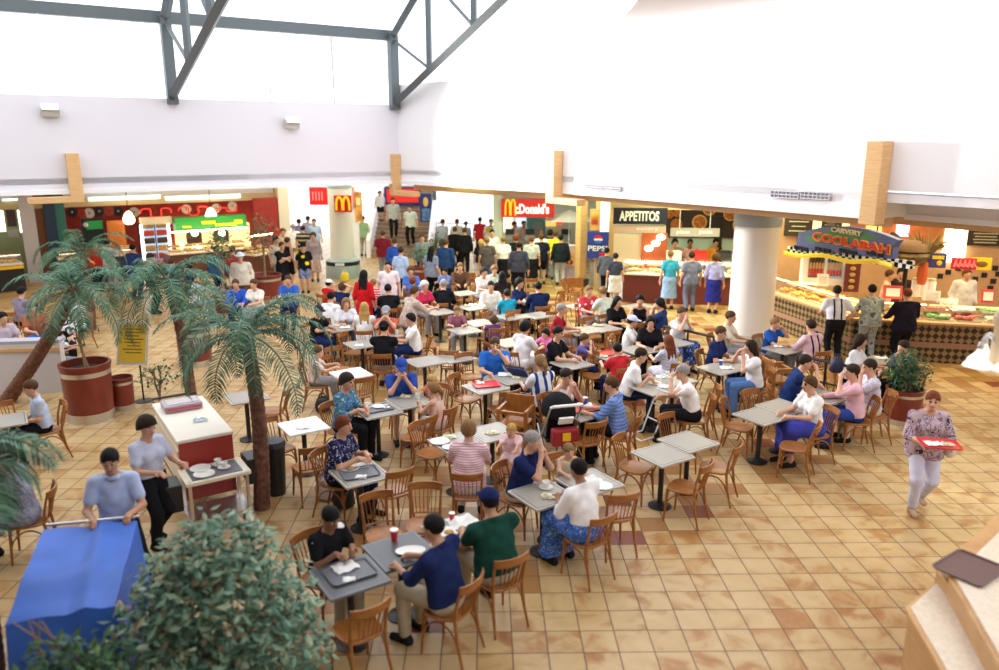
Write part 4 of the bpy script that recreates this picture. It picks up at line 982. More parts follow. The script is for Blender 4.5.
t, w, h = board('orange_board', 'orange back panel of the carvery above the servers', 'panel', KB, KX, 800, 213, 944, 250, mat('carvery_orange', (.62, .20, .06), .5, noise=.3, nscale=3), .06, .07)
for i, (px, lb) in enumerate(((917, 'left white canister below the feather bunch'), (924, 'middle white canister below the feather bunch'), (931, 'right white canister below the feather bunch'))):
    p = on_plane(px, 283, KS2 + KD2 * 0 + Vector((.0, .35)), KS2 + KD2 + Vector((0, .35))); t = thing('canister', lb, 'container', (p.x, p.y, 1.315)); MB().lathe([(.10, 0), (.11, .03), (.11, .34), (.09, .37)], n=20).build('jar', WTXT, t, smooth=40); MB().lathe([(.095, .37), (.095, .42), (0, .43)], n=20, caps=False).build('lid', mat('lid_cream', (.7, .6, .45), .5), t)

# ------------------------------------------------------------------ people: smooth fields of tapered limbs, meshed by surface nets
def surface_net(F, xs, ys, zs):
    S = F < 0
    nx, ny, nz = F.shape
    corner = [(i, j, k) for i in (0, 1) for j in (0, 1) for k in (0, 1)]
    cnt = np.zeros((nx - 1, ny - 1, nz - 1), np.int8)
    sl = lambda o: tuple(slice(o[a], (nx, ny, nz)[a] - 1 + o[a]) for a in range(3))
    for o in corner: cnt += S[sl(o)]
    act = (cnt > 0) & (cnt < 8)
    idx = np.full(act.shape, -1, np.int64); I, J, K = np.nonzero(act); n = len(I)
    if n == 0: return np.zeros((0, 3)), np.zeros((0, 4), int)
    idx[I, J, K] = np.arange(n)
    acc = np.zeros((n, 3)); num = np.zeros(n)
    X = np.stack([xs[I], ys[J], zs[K]], 1); D = np.stack([xs[I + 1] - xs[I], ys[J + 1] - ys[J], zs[K + 1] - zs[K]], 1)
    for a in range(3):
        for o in corner:
            if o[a]: continue
            p = list(o); p[a] = 1
            f0 = F[I + o[0], J + o[1], K + o[2]]; f1 = F[I + p[0], J + p[1], K + p[2]]
            c = (f0 < 0) != (f1 < 0)
            t = np.where(c, f0 / np.where(c, f0 - f1, 1), 0)
            loc = np.tile(np.array(o, float), (n, 1)); loc[:, a] = t
            acc += np.where(c[:, None], loc, 0); num += c
    V = X + D * acc / num[:, None]
    quads = []
    for a in range(3):
        b, c = (a + 1) % 3, (a + 2) % 3
        s0 = [slice(1, -1)] * 3; s1 = [slice(1, -1)] * 3
        s0[a] = slice(0, -1); s1[a] = slice(1, None)
        A, B = S[tuple(s0)], S[tuple(s1)]
        for flip in (False, True):
            m = (A & ~B) if not flip else (~A & B)
            P = list(np.nonzero(m))
            P[b] = P[b] + 1; P[c] = P[c] + 1
            def cell(db, dc):
                q = list(P); q[b] = q[b] - db; q[c] = q[c] - dc
                return idx[q[0], q[1], q[2]]
            q = np.stack([cell(1, 1), cell(0, 1), cell(0, 0), cell(1, 0)], 1)
            quads.append(q[:, ::-1] if flip else q)
    Q = np.concatenate(quads)
    return V, Q[(Q >= 0).all(1)]
class Field:
    def __init__(s, xs, ys, zs):
        s.ax = (xs, ys, zs); s.F = np.full((len(xs), len(ys), len(zs)), .3)
    def win(s, lo, hi):
        r = []
        for a in range(3):
            i0 = np.searchsorted(s.ax[a], lo[a]); i1 = np.searchsorted(s.ax[a], hi[a], 'right')
            if i1 <= i0: return None
            r.append(slice(i0, i1))
        return tuple(r)
    def grid(s, w):
        return np.meshgrid(s.ax[0][w[0]], s.ax[1][w[1]], s.ax[2][w[2]], indexing='ij')
    def merge(s, w, d, k):
        f = s.F[w]
        h = np.clip(k - np.abs(f - d), 0, None) / k
        s.F[w] = np.minimum(f, d) - h * h * k * .25
    def cap(s, a, b, ra, rb, k=.025, sx=1., sub=False, add=0.):
        a = np.array(a, float); b = np.array(b, float); ra += add; rb += add
        m = max(ra, rb) * max(sx, 1) + .07
        w = s.win(np.minimum(a, b) - m, np.maximum(a, b) + m)
        if w is None: return
        X, Y, Z = s.grid(w); cxm = (a[0] + b[0]) / 2
        X = cxm + (X - cxm) / sx; d = b - a; L2 = max(1e-9, d @ d)
        t = np.clip(((X - a[0]) * d[0] + (Y - a[1]) * d[1] + (Z - a[2]) * d[2]) / L2, 0, 1)
        q = np.sqrt((X - a[0] - t * d[0]) ** 2 + (Y - a[1] - t * d[1]) ** 2 + (Z - a[2] - t * d[2]) ** 2) - (ra + t * (rb - ra))
        if sub: s.F[w] = np.maximum(s.F[w], -q)
        else: s.merge(w, q, k)
    def ell(s, M, c, r, k=.02, sub=False, add=0.):
        """ellipsoid: centre c and radii r in the frame M (4x4 numpy)"""
        r = np.array(r) + add; cw = M[:3, :3] @ np.array(c) + M[:3, 3]; m = max(r) + .06
        w = s.win(cw - m, cw + m)
        if w is None: return
        X, Y, Z = s.grid(w); P = np.stack([X - cw[0], Y - cw[1], Z - cw[2]], -1) @ M[:3, :3]
        g = np.sqrt((P[..., 0] / r[0]) ** 2 + (P[..., 1] / r[1]) ** 2 + (P[..., 2] / r[2]) ** 2) + 1e-9
        q = (g - 1) * min(r) * (.6 + .4 / np.maximum(g, 1)) if min(r) < .5 * max(r) else (g - 1) * min(r)
        if sub: s.F[w] = np.maximum(s.F[w], -q)
        else: s.merge(w, q, k)
    def cut(s, n, o):
        """remove the side where n.(p-o) > 0"""
        X, Y, Z = np.meshgrid(*s.ax, indexing='ij', sparse=True)
        s.F = np.maximum(s.F, (X - o[0]) * n[0] + (Y - o[1]) * n[1] + (Z - o[2]) * n[2])
    def mesh(s): return surface_net(s.F, *s.ax)
def axis(lo, hi, h, fine=()):
    out = [lo]
    while out[-1] < hi:
        x = out[-1]; st = h
        for a, b, g in fine:
            if a <= x <= b: st = min(st, g)
        out.append(x + st)
    return np.array(out)
def to_object(name, V, Q, mats, parent, mi=None):
    me = bpy.data.meshes.new(name); n = len(V); q = len(Q)
    me.vertices.add(n); me.vertices.foreach_set('co', V.astype(np.float32).ravel())
    me.loops.add(q * 4); me.loops.foreach_set('vertex_index', Q.astype(np.int32).ravel())
    me.polygons.add(q); me.polygons.foreach_set('loop_start', np.arange(0, q * 4, 4, dtype=np.int32))
    me.polygons.foreach_set('use_smooth', np.ones(q, bool))
    for m in mats: me.materials.append(m)
    if mi is not None: me.polygons.foreach_set('material_index', mi.astype(np.int32))
    me.update(calc_edges=True); me.validate()
    o = bpy.data.objects.new(name, me); COL.objects.link(o); o.parent = parent
    return o
def ik(S, T, l1, l2, hint):
    S, T, hint = np.array(S, float), np.array(T, float), np.array(hint, float)
    d = T - S; D = np.linalg.norm(d); mx = (l1 + l2) * .995
    if D > mx: T = S + d / D * mx; d = T - S; D = mx
    u = d / D; a = (l1 * l1 - l2 * l2 + D * D) / (2 * D); h = math.sqrt(max(0, l1 * l1 - a * a))
    v = hint - u * (hint @ u); v /= (np.linalg.norm(v) + 1e-9)
    return S + u * a + v * h, T

SKINS = [(.62, .34, .22), (.70, .42, .29), (.50, .26, .15), (.30, .14, .075), (.16, .07, .04)]
SKIN = [mat('skin_%d' % i, c, .5, noise=.06, nscale=14) for i, c in enumerate(SKINS)]
LIPS = [mat('lips_%d' % i, (c[0] * .75, c[1] * .45, c[2] * .5), .45) for i, c in enumerate(SKINS)]
EYE = mat('eye_dark', (.02, .015, .012), .2)
EYEW = mat('eye_white', (.8, .78, .75), .3)
HAIRC = {'black': (.012, .010, .010), 'dark': (.03, .018, .012), 'brown': (.09, .045, .02), 'red': (.16, .045, .018), 'blond': (.45, .27, .09),
         'grey': (.30, .28, .27), 'white': (.6, .58, .55), 'sandy': (.24, .13, .055)}
def hair_mat(c): return mat('hair_' + c, HAIRC[c], .6, spec=.12, noise=.25, nscale=40, bump=.25, bscale=120)
FABS = {}
def fab(c):
    """fabric from an rgb triple or a (kind, colours..., scale) tuple"""
    if isinstance(c, str): return MATS[c]
    if c in FABS: return FABS[c]
    if isinstance(c[0], str): FABS[c] = cloth('fabric_%d' % len(FABS), c[0], *c[1:-1], scale=c[-1])
    else: FABS[c] = cloth('fabric_%d' % len(FABS), 'plain', c)
    return FABS[c]
SHARED = {}
def person(head, face, label, pose='sit', h=1.70, w=1.0, fem=False, skin=0, hair=('short', 'dark'), top=(.8, .8, .8), sleeve='s', hem=.22, foot=None, dz=0., bottom=(.03, .03, .05),
           legs='trousers', shoe=(.02, .02, .02), armL='table', armR='table', lean=8, pitch=8, turn=0, vox=None, group=None, cat='person', walk=0, hatc=(.02, .03, .1),
           spread=0., tuck=False, seat_h=.46, kneel=0., collar=None, feet_fwd=.0, braces=False, step=None, loc=None, belly=0.):
    """head: pixel of the head centre (or foot: pixel of the feet); face: heading in degrees, 0 = towards the camera, 90 = to the right"""
    k = h / 1.70; sit = pose == 'sit'
    L = R(lean)
    up = np.array([0, math.sin(L), math.cos(L)]); fw = np.array([0, math.cos(L), -math.sin(L)])
    zh = (seat_h + .12 * k) if sit else (.91 - .02 * bool(walk)) * k
    Hc = np.array([0, 0, zh])
    head_c = Hc + up * .60 * k + np.array([0, .035 * k, .07 * k])
    if foot: loc = G(foot[0], foot[1], dz)
    if loc is None:
        zz = head_c[2] + dz
        p = G(head[0], head[1], zz)
        f = R(face); dirv = Vector((math.sin(f), -math.cos(f)))
        loc = Vector((p.x, p.y)) - dirv * head_c[1]
    d = math.hypot(loc[0], loc[1])
    if vox is None: vox = .0125 if d < 10.5 else .016 if d < 15 else .021
    hi = vox < .014
    root = thing('person', label, cat, (loc[0], loc[1], dz), R(face) + math.pi, group)
    smats = [SKIN[skin], EYE, LIPS[skin], hair_mat(hair[1]), EYEW]
    key = None
    # ---- joints
    sw = (.158 if fem else .178) * w * k
    sh = [Hc + up * .44 * k + np.array([s * sw, -.01, 0]) for s in (-1, 1)]
    nb = Hc + up * .485 * k
    hipx = .088 * k * (.5 + .5 * w)
    hip = [Hc + np.array([s * hipx, 0, -.02 * k]) for s in (-1, 1)]
    ua, fa = .285 * k, .25 * k
    arm = []
    for i, (s, a) in enumerate(((-1, armL), (1, armR))):
        S = sh[i]; hint = np.array([s * .6, -.5, -.8]); pd = np.array([0, 1, -.15])
        if isinstance(a, tuple): T = np.array(a, float) * 1.0; pd = T - S
        elif a == 'table': T = np.array([s * .13, .36 * k + .10, .79]); pd = np.array([-s * .5, 1, 0])
        elif a == 'plate': T = np.array([s * .10, .30 * k + .05, .86]); pd = np.array([-s * .7, .8, -.35])
        elif a == 'lap': T = hip[i] + np.array([-s * .02, .27 * k, .12 * k]); pd = np.array([-s * .4, 1, -.3])
        elif a == 'chin': T = head_c + np.array([s * .05, .13 * k, -.17 * k]); pd = np.array([-s * .35, -.1, 1]); hint = np.array([s * .5, .4, -1])
        elif a == 'mouth': T = head_c + np.array([s * .06, .17 * k, -.10 * k]); pd = np.array([-s * .7, -.3, .6]); hint = np.array([s * .7, .2, -1])
        elif a == 'side': T = S + np.array([s * .10, .05, -.50 * k]); pd = np.array([0, .15, -1]); hint = np.array([s * .3, -1, 0])
        elif a == 'swing': T = S + np.array([s * .06, .22, -.46 * k]); pd = np.array([0, .4, -1]); hint = np.array([s * .3, -1, 0])
        elif a == 'hold': T = Hc + up * .20 * k + np.array([s * .16, .34 * k, 0]); pd = np.array([-s * .1, 1, .05])
        elif a == 'fold': T = Hc + up * .30 * k + np.array([-s * .06, .19 * k, 0]); pd = np.array([-s, .15, .1]); hint = np.array([s, -.1, -.6])
        elif a == 'hip': T = Hc + np.array([s * .17 * w * k, .06, .06]); pd = np.array([-s * .3, .6, -.5]); hint = np.array([s, -.6, 0])
        elif a == 'crown': T = head_c + np.array([s * .06, -.02, .10 * k]); pd = np.array([-s, 0, .2]); hint = np.array([s, .2, .2])
        elif a == 'fwd': T = S + np.array([0, .44 * k, -.16]); pd = np.array([0, 1, -.1])
        elif a == 'counter': T = S + np.array([s * .04, .34 * k, -.34 * k]); pd = np.array([-s * .3, 1, 0])
        E, T = ik(S, T, ua, fa, hint)
        arm.append((S, E, T, pd / np.linalg.norm(pd)))
    leg = []
    for i, s in enumerate((-1, 1)):
        if sit:
            kn = hip[i] + np.array([s * (.03 + spread), .42 * k, .015 + (.46 * k - .46) * 0])
            kn[2] = max(zh - .06, .30) if k < .9 else zh - .01
            T = np.array([kn[0] + s * .01, kn[1] - .02 + feet_fwd, .085]) if k > .8 else np.array([kn[0], kn[1] + .05, kn[2] - .40 * k])
        else:
            st = (walk if s > 0 else -walk) if walk else 0
            T = np.array([s * (.095 + spread) * k, -.02 + st * .30, .085 + (.05 if st < 0 else 0)])
            if step and step[0] == s:
                q = G(step[1], step[2], .085); a_ = R(face) + math.pi; dx, dy = q.x - loc[0], q.y - loc[1]
                T = np.array([dx * math.cos(a_) + dy * math.sin(a_), -dx * math.sin(a_) + dy * math.cos(a_), .09])
            kn, T = ik(hip[i], T, .42 * k, .43 * k, np.array([s * .1, 1, .0]))
        leg.append((hip[i], kn, T))
    # ---- head frame
    kh = .5 + .5 * k
    hp = R(-pitch); hy = R(turn)
    Rm = np.array(Euler((hp, 0, 0)).to_matrix()); Rz = np.array(Euler((0, 0, hy)).to_matrix())
    M = np.eye(4); M[:3, :3] = (Rz @ Rm) * 1.0; M[:3, 3] = head_c
    hpt = lambda c: M[:3, :3] @ (np.array(c) * kh) + head_c
    # ---- grid
    pts = [head_c + np.array([0, 0, .17]), head_c - .15, head_c + .15, Hc - .22 * w, Hc + .22 * w] + [np.array(q) for a in arm for q in (a[0], a[1], a[2] + a[3] * .2 * k)] + [q for l in leg for q in l] + \
          [np.array([0, 0, 0.])] + [l[2] + np.array([0, .2, -.08]) for l in leg]
    lo = np.min(pts, 0) - .13; hi_ = np.max(pts, 0) + .13; lo[2] = max(lo[2], -.03)
    hv = .62 if hi else .75
    fz = [(head_c[2] - .15, head_c[2] + .16, vox * hv)]; fx = [(head_c[0] - .12, head_c[0] + .12, vox * hv)]; fy = [(head_c[1] - .13, head_c[1] + .14, vox * hv)]
    if hi:
        for a in arm:
            c = a[2] + a[3] * .09 * k
            for fr, ax_ in ((fx, 0), (fy, 1), (fz, 2)): fr.append((c[ax_] - .1, c[ax_] + .1, vox * .66))
    AX = (axis(lo[0], hi_[0], vox, fx), axis(lo[1], hi_[1], vox, fy), axis(lo[2], hi_[2], vox, fz))
    # ---- prims
    wf = (.93 if fem else 1.0) * w
    def torso(F, add=0.):
        F.cap(Hc + [0, -.01, -.03 * k], Hc + up * .13 * k, .108 * k * w, .092 * k * w, .05, 1.5, add=add)
        F.cap(Hc + up * .10 * k, Hc + up * .26 * k, .092 * k * w, .100 * k * w, .06, 1.42 if not fem else 1.32, add=add)
        F.cap(Hc + up * .26 * k, Hc + up * .37 * k, .103 * k * w, .086 * k * w, .06, 1.5 if not fem else 1.38, add=add)
        for s in (0, 1):
            F.cap(nb + up * .035 * k + fw * -.02 * k, sh[s] + [0, 0, .004], .036 * k, .043 * k, .05, add=add * .7)
            F.cap(Hc + up * .36 * k, sh[s] + [0, 0, -.03 * k], .07 * k, .05 * k, .05, add=add * .8)
        if fem and k > .85:
            for s in (-1, 1): F.ell(np.eye(4), Hc + up * .32 * k + fw * .085 * k + [s * .075 * k, 0, 0], (.062 * k * w, .06 * k, .06 * k), .04, add=add)
        if belly: F.ell(np.eye(4), Hc + up * .16 * k + fw * .07 * k, (.14 * w * k, .10 * k + belly * .05, .13 * k), .05, add=add)
    def upper(F, a, add=0., frac=1.):
        S, E = a[0], a[1]; E2 = S + (E - S) * frac
        F.cap(S, E2, .052 * k * (.6 + .4 * w), (.052 + (.040 - .052) * frac) * k * (.6 + .4 * w), .03, add=add)
    def fore(F, a, add=0., frac=1.):
        F.cap(a[1], a[1] + (a[2] - a[1]) * frac, .041 * k * (.6 + .4 * w), (.041 + (.028 - .041) * frac) * k, .02, add=add)
    def thigh(F, l, add=0., frac=1.):
        F.cap(l[0], l[0] + (l[1] - l[0]) * frac, .088 * k * (.5 + .5 * w), (.088 - .030 * frac) * k * (.5 + .5 * w), .035, add=add)
    def calf(F, l, add=0., frac=1.):
        F.cap(l[1], l[1] + (l[2] - l[1]) * frac, .057 * k, (.057 - .019 * frac) * k, .025, add=add)
        m = l[1] + (l[2] - l[1]) * .3
        if frac >= 1 and add == 0: F.cap(m + [0, -.015, 0], m + (l[2] - l[1]) * .2 + [0, -.01, 0], .05 * k, .04 * k, .03)
    B = Field(*AX)
    torso(B, -.006)
    B.cap(nb - up * .03, head_c + [0, -.015, -.05], .056 * k * (.8 + .2 * w), .052 * k, .03)
    B.ell(M, (0, -.014 * kh, .028 * kh), np.array((.077, .097, .092)) * kh, .03)
    B.ell(M, (0, .022 * kh, -.040 * kh), np.array((.058, .068, .078)) * kh, .035)
    B.ell(M, (0, .062 * kh, -.092 * kh), np.array((.026, .024, .022)) * kh, .03)
    B.cap(hpt((0, .086, .012)), hpt((0, .106, -.022)), .010 * kh, .015 * kh, .012)
    for s in (-1, 1):
        B.ell(M, (s * .077 * kh, -.008 * kh, -.006 * kh), np.array((.013, .022, .033)) * kh, .01)
        if hi:
            B.ell(M, (s * .031 * kh, .100 * kh, .013 * kh), np.array((.017, .016, .012)) * kh, sub=True)
            B.ell(M, (s * .031 * kh, .080 * kh, .012 * kh), np.array((.014, .013, .012)) * kh, .004)
    if hi: B.cap(hpt((-.018, .085, -.058)), hpt((.018, .085, -.058)), .0085 * kh, .0085 * kh, .008)
    for a in arm:
        upper(B, a); fore(B, a)
        T, dv = a[2], a[3]
        B.cap(T, T + dv * .075 * k, .028 * k, .034 * k, .02)
        sdv = np.cross(dv, [0, 0, 1.]); sdv = sdv / (np.linalg.norm(sdv) + 1e-6); s = 1 if a is arm[0] else -1
        dn = np.array([0, 0, -1.]) if abs(dv[2]) < .6 else np.array([0, -1., 0])
        if hi:
            for q, (o, ln) in enumerate(((-.027, .070), (-.009, .080), (.009, .075), (.027, .058))):
                b0 = T + dv * .075 * k + sdv * o * s * k; b1 = b0 + (dv * .9 + dn * .3) * ln * .55 * k; b2 = b1 + (dv * .6 + dn * .8) * ln * .45 * k
                B.cap(b0, b1, .0100 * k, .0092 * k, .006); B.cap(b1, b2, .0092 * k, .0078 * k, .006)
            t0 = T + dv * .02 * k + sdv * .026 * s * -1 * k
            t1 = t0 + (dv * .7 - sdv * s * .7) * .045 * k; B.cap(t0, t1, .012 * k, .010 * k, .008); B.cap(t1, t1 + dv * .03 * k + dn * .01, .010 * k, .0085 * k, .006)
        else:
            B.cap(T + dv * .07 * k, T + (dv * .93 + dn * .35) * .155 * k, .030 * k, .018 * k, .02)
            B.cap(T + dv * .02 * k, T + (dv * .8 - sdv * s * .6) * .08 * k, .014 * k, .011 * k, .012)
    for l in leg:
        thigh(B, l, -.004 if legs != 'none' else 0); calf(B, l)
        t = l[2]; B.cap(t + [0, -.03, -.04], t + [0, .14 * k, -.055], .034 * k, .026 * k, .02)
    B.cut((0, 0, -1), (0, 0, .012))
    V, Q = B.mesh()
    c = V[Q].mean(1); lc = ((c - head_c) @ M[:3, :3]) / kh
    mi = np.zeros(len(Q), int); frontf = lc[:, 1] > .045
    if vox < .018:
        e = np.minimum(np.abs(lc[:, 0] - .031), np.abs(lc[:, 0] + .031))
        mi[frontf & (np.abs(lc[:, 2] - .012) < .008) & (e < .015)] = 4 if hi else 1
        mi[frontf & (np.abs(lc[:, 2] - .011) < .010) & (e < .0085)] = 1
        mi[frontf & (np.abs(lc[:, 2] - .036) < .0055) & (e < .019)] = 3
        mi[frontf & (np.abs(lc[:, 2] + .059) < .009) & (np.abs(lc[:, 0]) < .024)] = 2
    to_object('body', V, Q, smats, root, mi)
    def emit(name, F, m):
        V, Q = F.mesh()
        if len(Q): return to_object(name, V, Q, [m] if not isinstance(m, list) else m, root)
    rip = lambda F, amp=.004: setattr(F, 'F', F.F + amp * (np.sin(34 * F.ax[0][:, None, None] + 9 * F.ax[1][None, :, None]) * np.sin(27 * F.ax[2][None, None, :] + 21 * F.ax[1][None, :, None])))
    # ---- top
    t_add = .012 + vox * .25
    if legs in ('skirt',): tuck = True
    Tp = Field(*AX); torso(Tp, t_add)
    for a in arm:
        if sleeve == 's': upper(Tp, a, t_add + .006, .62)
        elif sleeve == 'e': upper(Tp, a, t_add + .006, 1.); fore(Tp, a, t_add, .3)
        elif sleeve == 'l': upper(Tp, a, t_add); fore(Tp, a, t_add - .002, .93)
    if not tuck:
        Tp.cap(Hc + [0, -.01, -.26 * k * (0.25 if sit else 1)], Hc + up * .1 * k, .114 * k * w, .1 * k * w, .04, 1.55, add=t_add + .008)
    if not sit and not tuck:
        for l in leg: Tp.cap(l[0] + [0, 0, .06 * k], l[0] + [0, 0, -.2 * k], .100 * k * w, .098 * k * w, .05, add=t_add)
    rip(Tp)
    Tp.cut(-up, Hc + up * ((.05 if tuck else (-.03 if sit else -.13)) * k)); 
    Tp.cut(up * .94 + fw * .34, nb + up * (.028 * k if sleeve != 'n' else 0))
    if sleeve == 'n':
        for s in (-1, 1): Tp.cut(np.array([s * .95, 0, .3]), sh[(s + 1) // 2] + np.array([-s * .015, 0, .03]))
    emit('dress' if legs == 'dress' else 'shirt', Tp, fab(top))
    if collar:
        Cf = Field(*AX); Cf.cap(nb - up * .015 + fw * .005, nb + up * .022 + fw * .008, .078 * k, .068 * k, .02, add=.006); Cf.cut(-up, nb - up * .005); Cf.cut(up, nb + up * .035)
        emit('collar', Cf, fab(collar))
    if braces:
        Bf = Field(*AX); torso(Bf, t_add + .012 + vox * .3); X_ = np.abs(np.abs(AX[0]) - .075)[:, None, None] - max(.016, vox * .8); Bf.F = np.maximum(Bf.F, X_); Bf.cut(-up, Hc + up * .06 * k); Bf.cut(up, nb + up * .02)
        emit('braces', Bf, fab((.015, .015, .02)))
    # ---- legs
    l_add = .013 + vox * .25
    P = Field(*AX)
    if legs in ('trousers', 'shorts'):
        P.cap(Hc + [0, -.01, -.04 * k], Hc + up * .10 * k, .110 * k * w, .094 * k * w, .04, 1.5, add=l_add - .006)
        P.cut(up, Hc + up * .075 * k)
        for l in leg:
            if legs == 'trousers':
                thigh(P, l, l_add); calf(P, l, l_add + .004, .93)
            else: thigh(P, l, l_add + .008, .82)
        rip(P, .003)
        emit(legs, P, fab(bottom))
    elif legs in ('skirt', 'dress'):
        P.cap(Hc + [0, -.01, -.04 * k], Hc + up * .10 * k, .112 * k * w, .094 * k * w, .05, 1.5, add=l_add)
        P.cut(up, Hc + up * .09 * k)
        if sit:
            for l in leg: thigh(P, l, l_add + .012)
            P.cap(hip[0], leg[0][1], .09 * k, .07 * k, .08, 1.3); P.cap((hip[0] + hip[1]) / 2, (leg[0][1] + leg[1][1]) / 2, .10 * k, .085 * k, .08, 1.5)
            for l in leg: P.cap(l[1] + [0, .0, 0], l[1] * .0 + np.array([l[1][0], l[1][1] + .03, hem + .02]), .085 * k, (.075 + .04 * (hem < .2)) * k, .08, 1.1)
            P.cap((leg[0][1] + leg[1][1]) / 2, (leg[0][1] + leg[1][1]) / 2 * np.array([1, 1, 0]) + [0, .03, hem + .02], .08 * k, (.08 + .06 * (hem < .2)) * k, .08, 1.4)
            P.cut((0, 0, -1), (0, 0, hem))
        else:
            P.cap(Hc + [0, 0, -.08], np.array([0, .0, .30]), .115 * k * w, .15 * k, .06, 1.4, add=l_add); P.cut((0, 0, -1), (0, 0, .33 if legs == 'skirt' else .3))
        rip(P, .006)
        emit('skirt', P, fab(bottom))
    # ---- shoes
    if shoe is not None:
        for l in leg:
            F = Field(*AX); t = l[2]
            F.cap(t + [0, -.045 * k, -.045], t + [0, .15 * k, -.058], .042 * k, .036 * k, .02, add=vox * .2); F.cap(t + [0, -.03, -.05], t + [0, -.02, -.005], .042 * k, .044 * k, .02)
            F.cut((0, 0, -1), (0, 0, min(.0, t[2] - .085) if t[2] < .12 else t[2] - .09)); emit('shoe', F, fab(shoe) if not isinstance(shoe, str) else MATS[shoe])
    # ---- hair
    st, hc = hair[0], hair[1]
    if st != 'bald':
        Hf = Field(*AX); add = (.007 if st != 'full' else .022) + vox * .3
        Hf.ell(M, (0, -.018 * kh, .030 * kh), np.array((.078, .098, .092)) * kh, .02, add=add)
        low = -.05
        if st in ('bob', 'full', 'long', 'pony'):
            low = -.10 if st != 'pony' else -.06
            Hf.ell(M, (0, -.03 * kh, -.01 * kh), np.array((.088, .085, .10)) * kh, .02, add=add * .8)
        # face opening
        Hf.ell(M, (0, .105 * kh, -.035 * kh), np.array((.068, .085, .098)) * kh, sub=True)
        Hf.cut(M[:3, :3] @ np.array([0, .62, -.78]), hpt((0, .035, .016)) if st not in ('long',) else hpt((0, .05, -.09)))
        Hf.cut(M[:3, :3] @ np.array([0, 0, -1.]), hpt((0, 0, low)))
        if st == 'long':
            for x in (-.045, 0, .045): Hf.cap(hpt((x, -.055, -.03)), hpt((x * 1.5, -.075, -.13)) , .048 * k, .045 * k, .03); Hf.cap(hpt((x * 1.5, -.075, -.13)), nb + np.array([x * 1.6, -.105 * w, -.14 * k]), .045 * k, .03 * k, .03)
        if st == 'pony':
            Hf.cap(hpt((0, -.11, .02)), hpt((0, -.16, -.04)), .035 * k, .04 * k, .02); Hf.cap(hpt((0, -.16, -.04)), hpt((0, -.15, -.19)), .04 * k, .018 * k, .02)
        if st == 'bun': Hf.ell(M, (0, -.115 * kh, .04 * kh), np.array((.042, .04, .042)) * kh, .015)
        emit('hair', Hf, hair_mat(hc))
    if len(hair) > 2:
        Cp = Field(*AX)
        Cp.ell(M, (0, -.014 * kh, .034 * kh), np.array((.080, .100, .092)) * kh, .02, add=.018 + vox * .35); Cp.cut(M[:3, :3] @ np.array([0, -.1, -1.]), hpt((0, 0, .040)))
        if hair[2] == 'cap': Cp.ell(M, (0, .12 * kh, .048 * kh), (.07 * kh, .075 * kh, .013 + vox * .3), .015)
        elif hair[2] == 'hat': Cp.ell(M, (0, -.01 * kh, .048 * kh), (.16 * kh, .175 * kh, .012 + vox * .3), .015)
        elif hair[2] == 'backcap': Cp.ell(M, (0, -.13 * kh, .04 * kh), (.06 * kh, .06 * kh, .012 + vox * .3), .015)
        emit('cap' if hair[2] != 'hat' else 'hat', Cp, fab(hatc))
    root['_d'] = d
    PEOPLE.append((root, loc, face, d, sit, seat_h, k))
    root['_hc'] = list(head_c); root['_arm'] = [list(a[2] + a[3] * .09 * k) for a in arm]
    return root
PEOPLE = []
# ------------------------------------------------------------------ the people, in place
W_ = (.84, .83, .84); BLK = (.012, .012, .015); NVY = (.015, .025, .10); BLU = (.03, .10, .50); KHK = (.50, .43, .31); GRY = (.30, .30, .33); DRED = (.30, .015, .03); REDC = (.60, .015, .02)
JEAN = (.10, .20, .45); LBLU = (.42, .55, .75); CRM = (.72, .66, .54); PINK = (.75, .42, .48); TEAL = (.02, .35, .45); BRN = (.12, .06, .035); DGRN = (.012, .06, .045)
def S(hx, hy, face, ref, rest='', chair_=True, **kw):
    """someone seated"""
    o = person((hx, hy), face, ref + (', ' + rest if rest else ''), **kw); o['_ref'] = ref; o['_px'] = [hx, hy]; o['_chair'] = chair_
    return o
def T(hx, hy, face, ref, rest='', **kw):
    """someone standing or walking"""
    kw.setdefault('armL', 'side'); kw.setdefault('armR', 'side'); kw.setdefault('lean', 2); kw.setdefault('pitch', 4)
    o = person((hx, hy), face, ref + (', ' + rest if rest else ''), pose='stand', **kw); o['_ref'] = ref; o['_px'] = [hx, hy]; o['_chair'] = False
    return o
FL = lambda a, b, c, s=22.: ('floral', a, b, c, s)
# ---- nearest tables
S(331, 518, 50, 'boy in black T-shirt with white print', 'bent over a grey tray', h=1.5, skin=3, hair=('short', 'black'), top=('floral', (.8, .8, .8), BLK, BLK, 3.), bottom=KHK, armL='plate', armR='plate', pitch=26, lean=12)
S(433, 527, -120, 'man in navy jumper and khaki trousers', 'back to us beside a paper cup', skin=2, hair=('short', 'black'), top=NVY, sleeve='e', bottom=KHK, collar=W_, w=1.14, lean=10)
S(489, 501, -148, 'man in dark green shirt and navy cap', 'with a purple collar', skin=2, hair=('short', 'black', 'cap'), hatc=NVY, top=DGRN, collar=(.12, .05, .4), bottom=KHK, w=1.24, lean=10)
S(578, 469, -142, 'woman in white blouse and long blue floral skirt', 'back to us', fem=True, w=1.12, h=1.66, hem=.11, skin=3, hair=('short', 'black'), top=(.9, .9, .92), sleeve='e', legs='skirt', bottom=FL((.45, .6, .8), (.03, .10, .42), (.10, .22, .6), 34.), lean=10, armL='plate', armR='plate')
S(533, 441, 62, 'grey-haired man in navy polo and white shorts', 'hands clasped at his chin', hair=('short', 'grey'), top=NVY, legs='shorts', bottom=(.8, .78, .78), armL='chin', armR='chin', lean=14, pitch=12, shoe=BRN, w=1.08, collar=NVY)
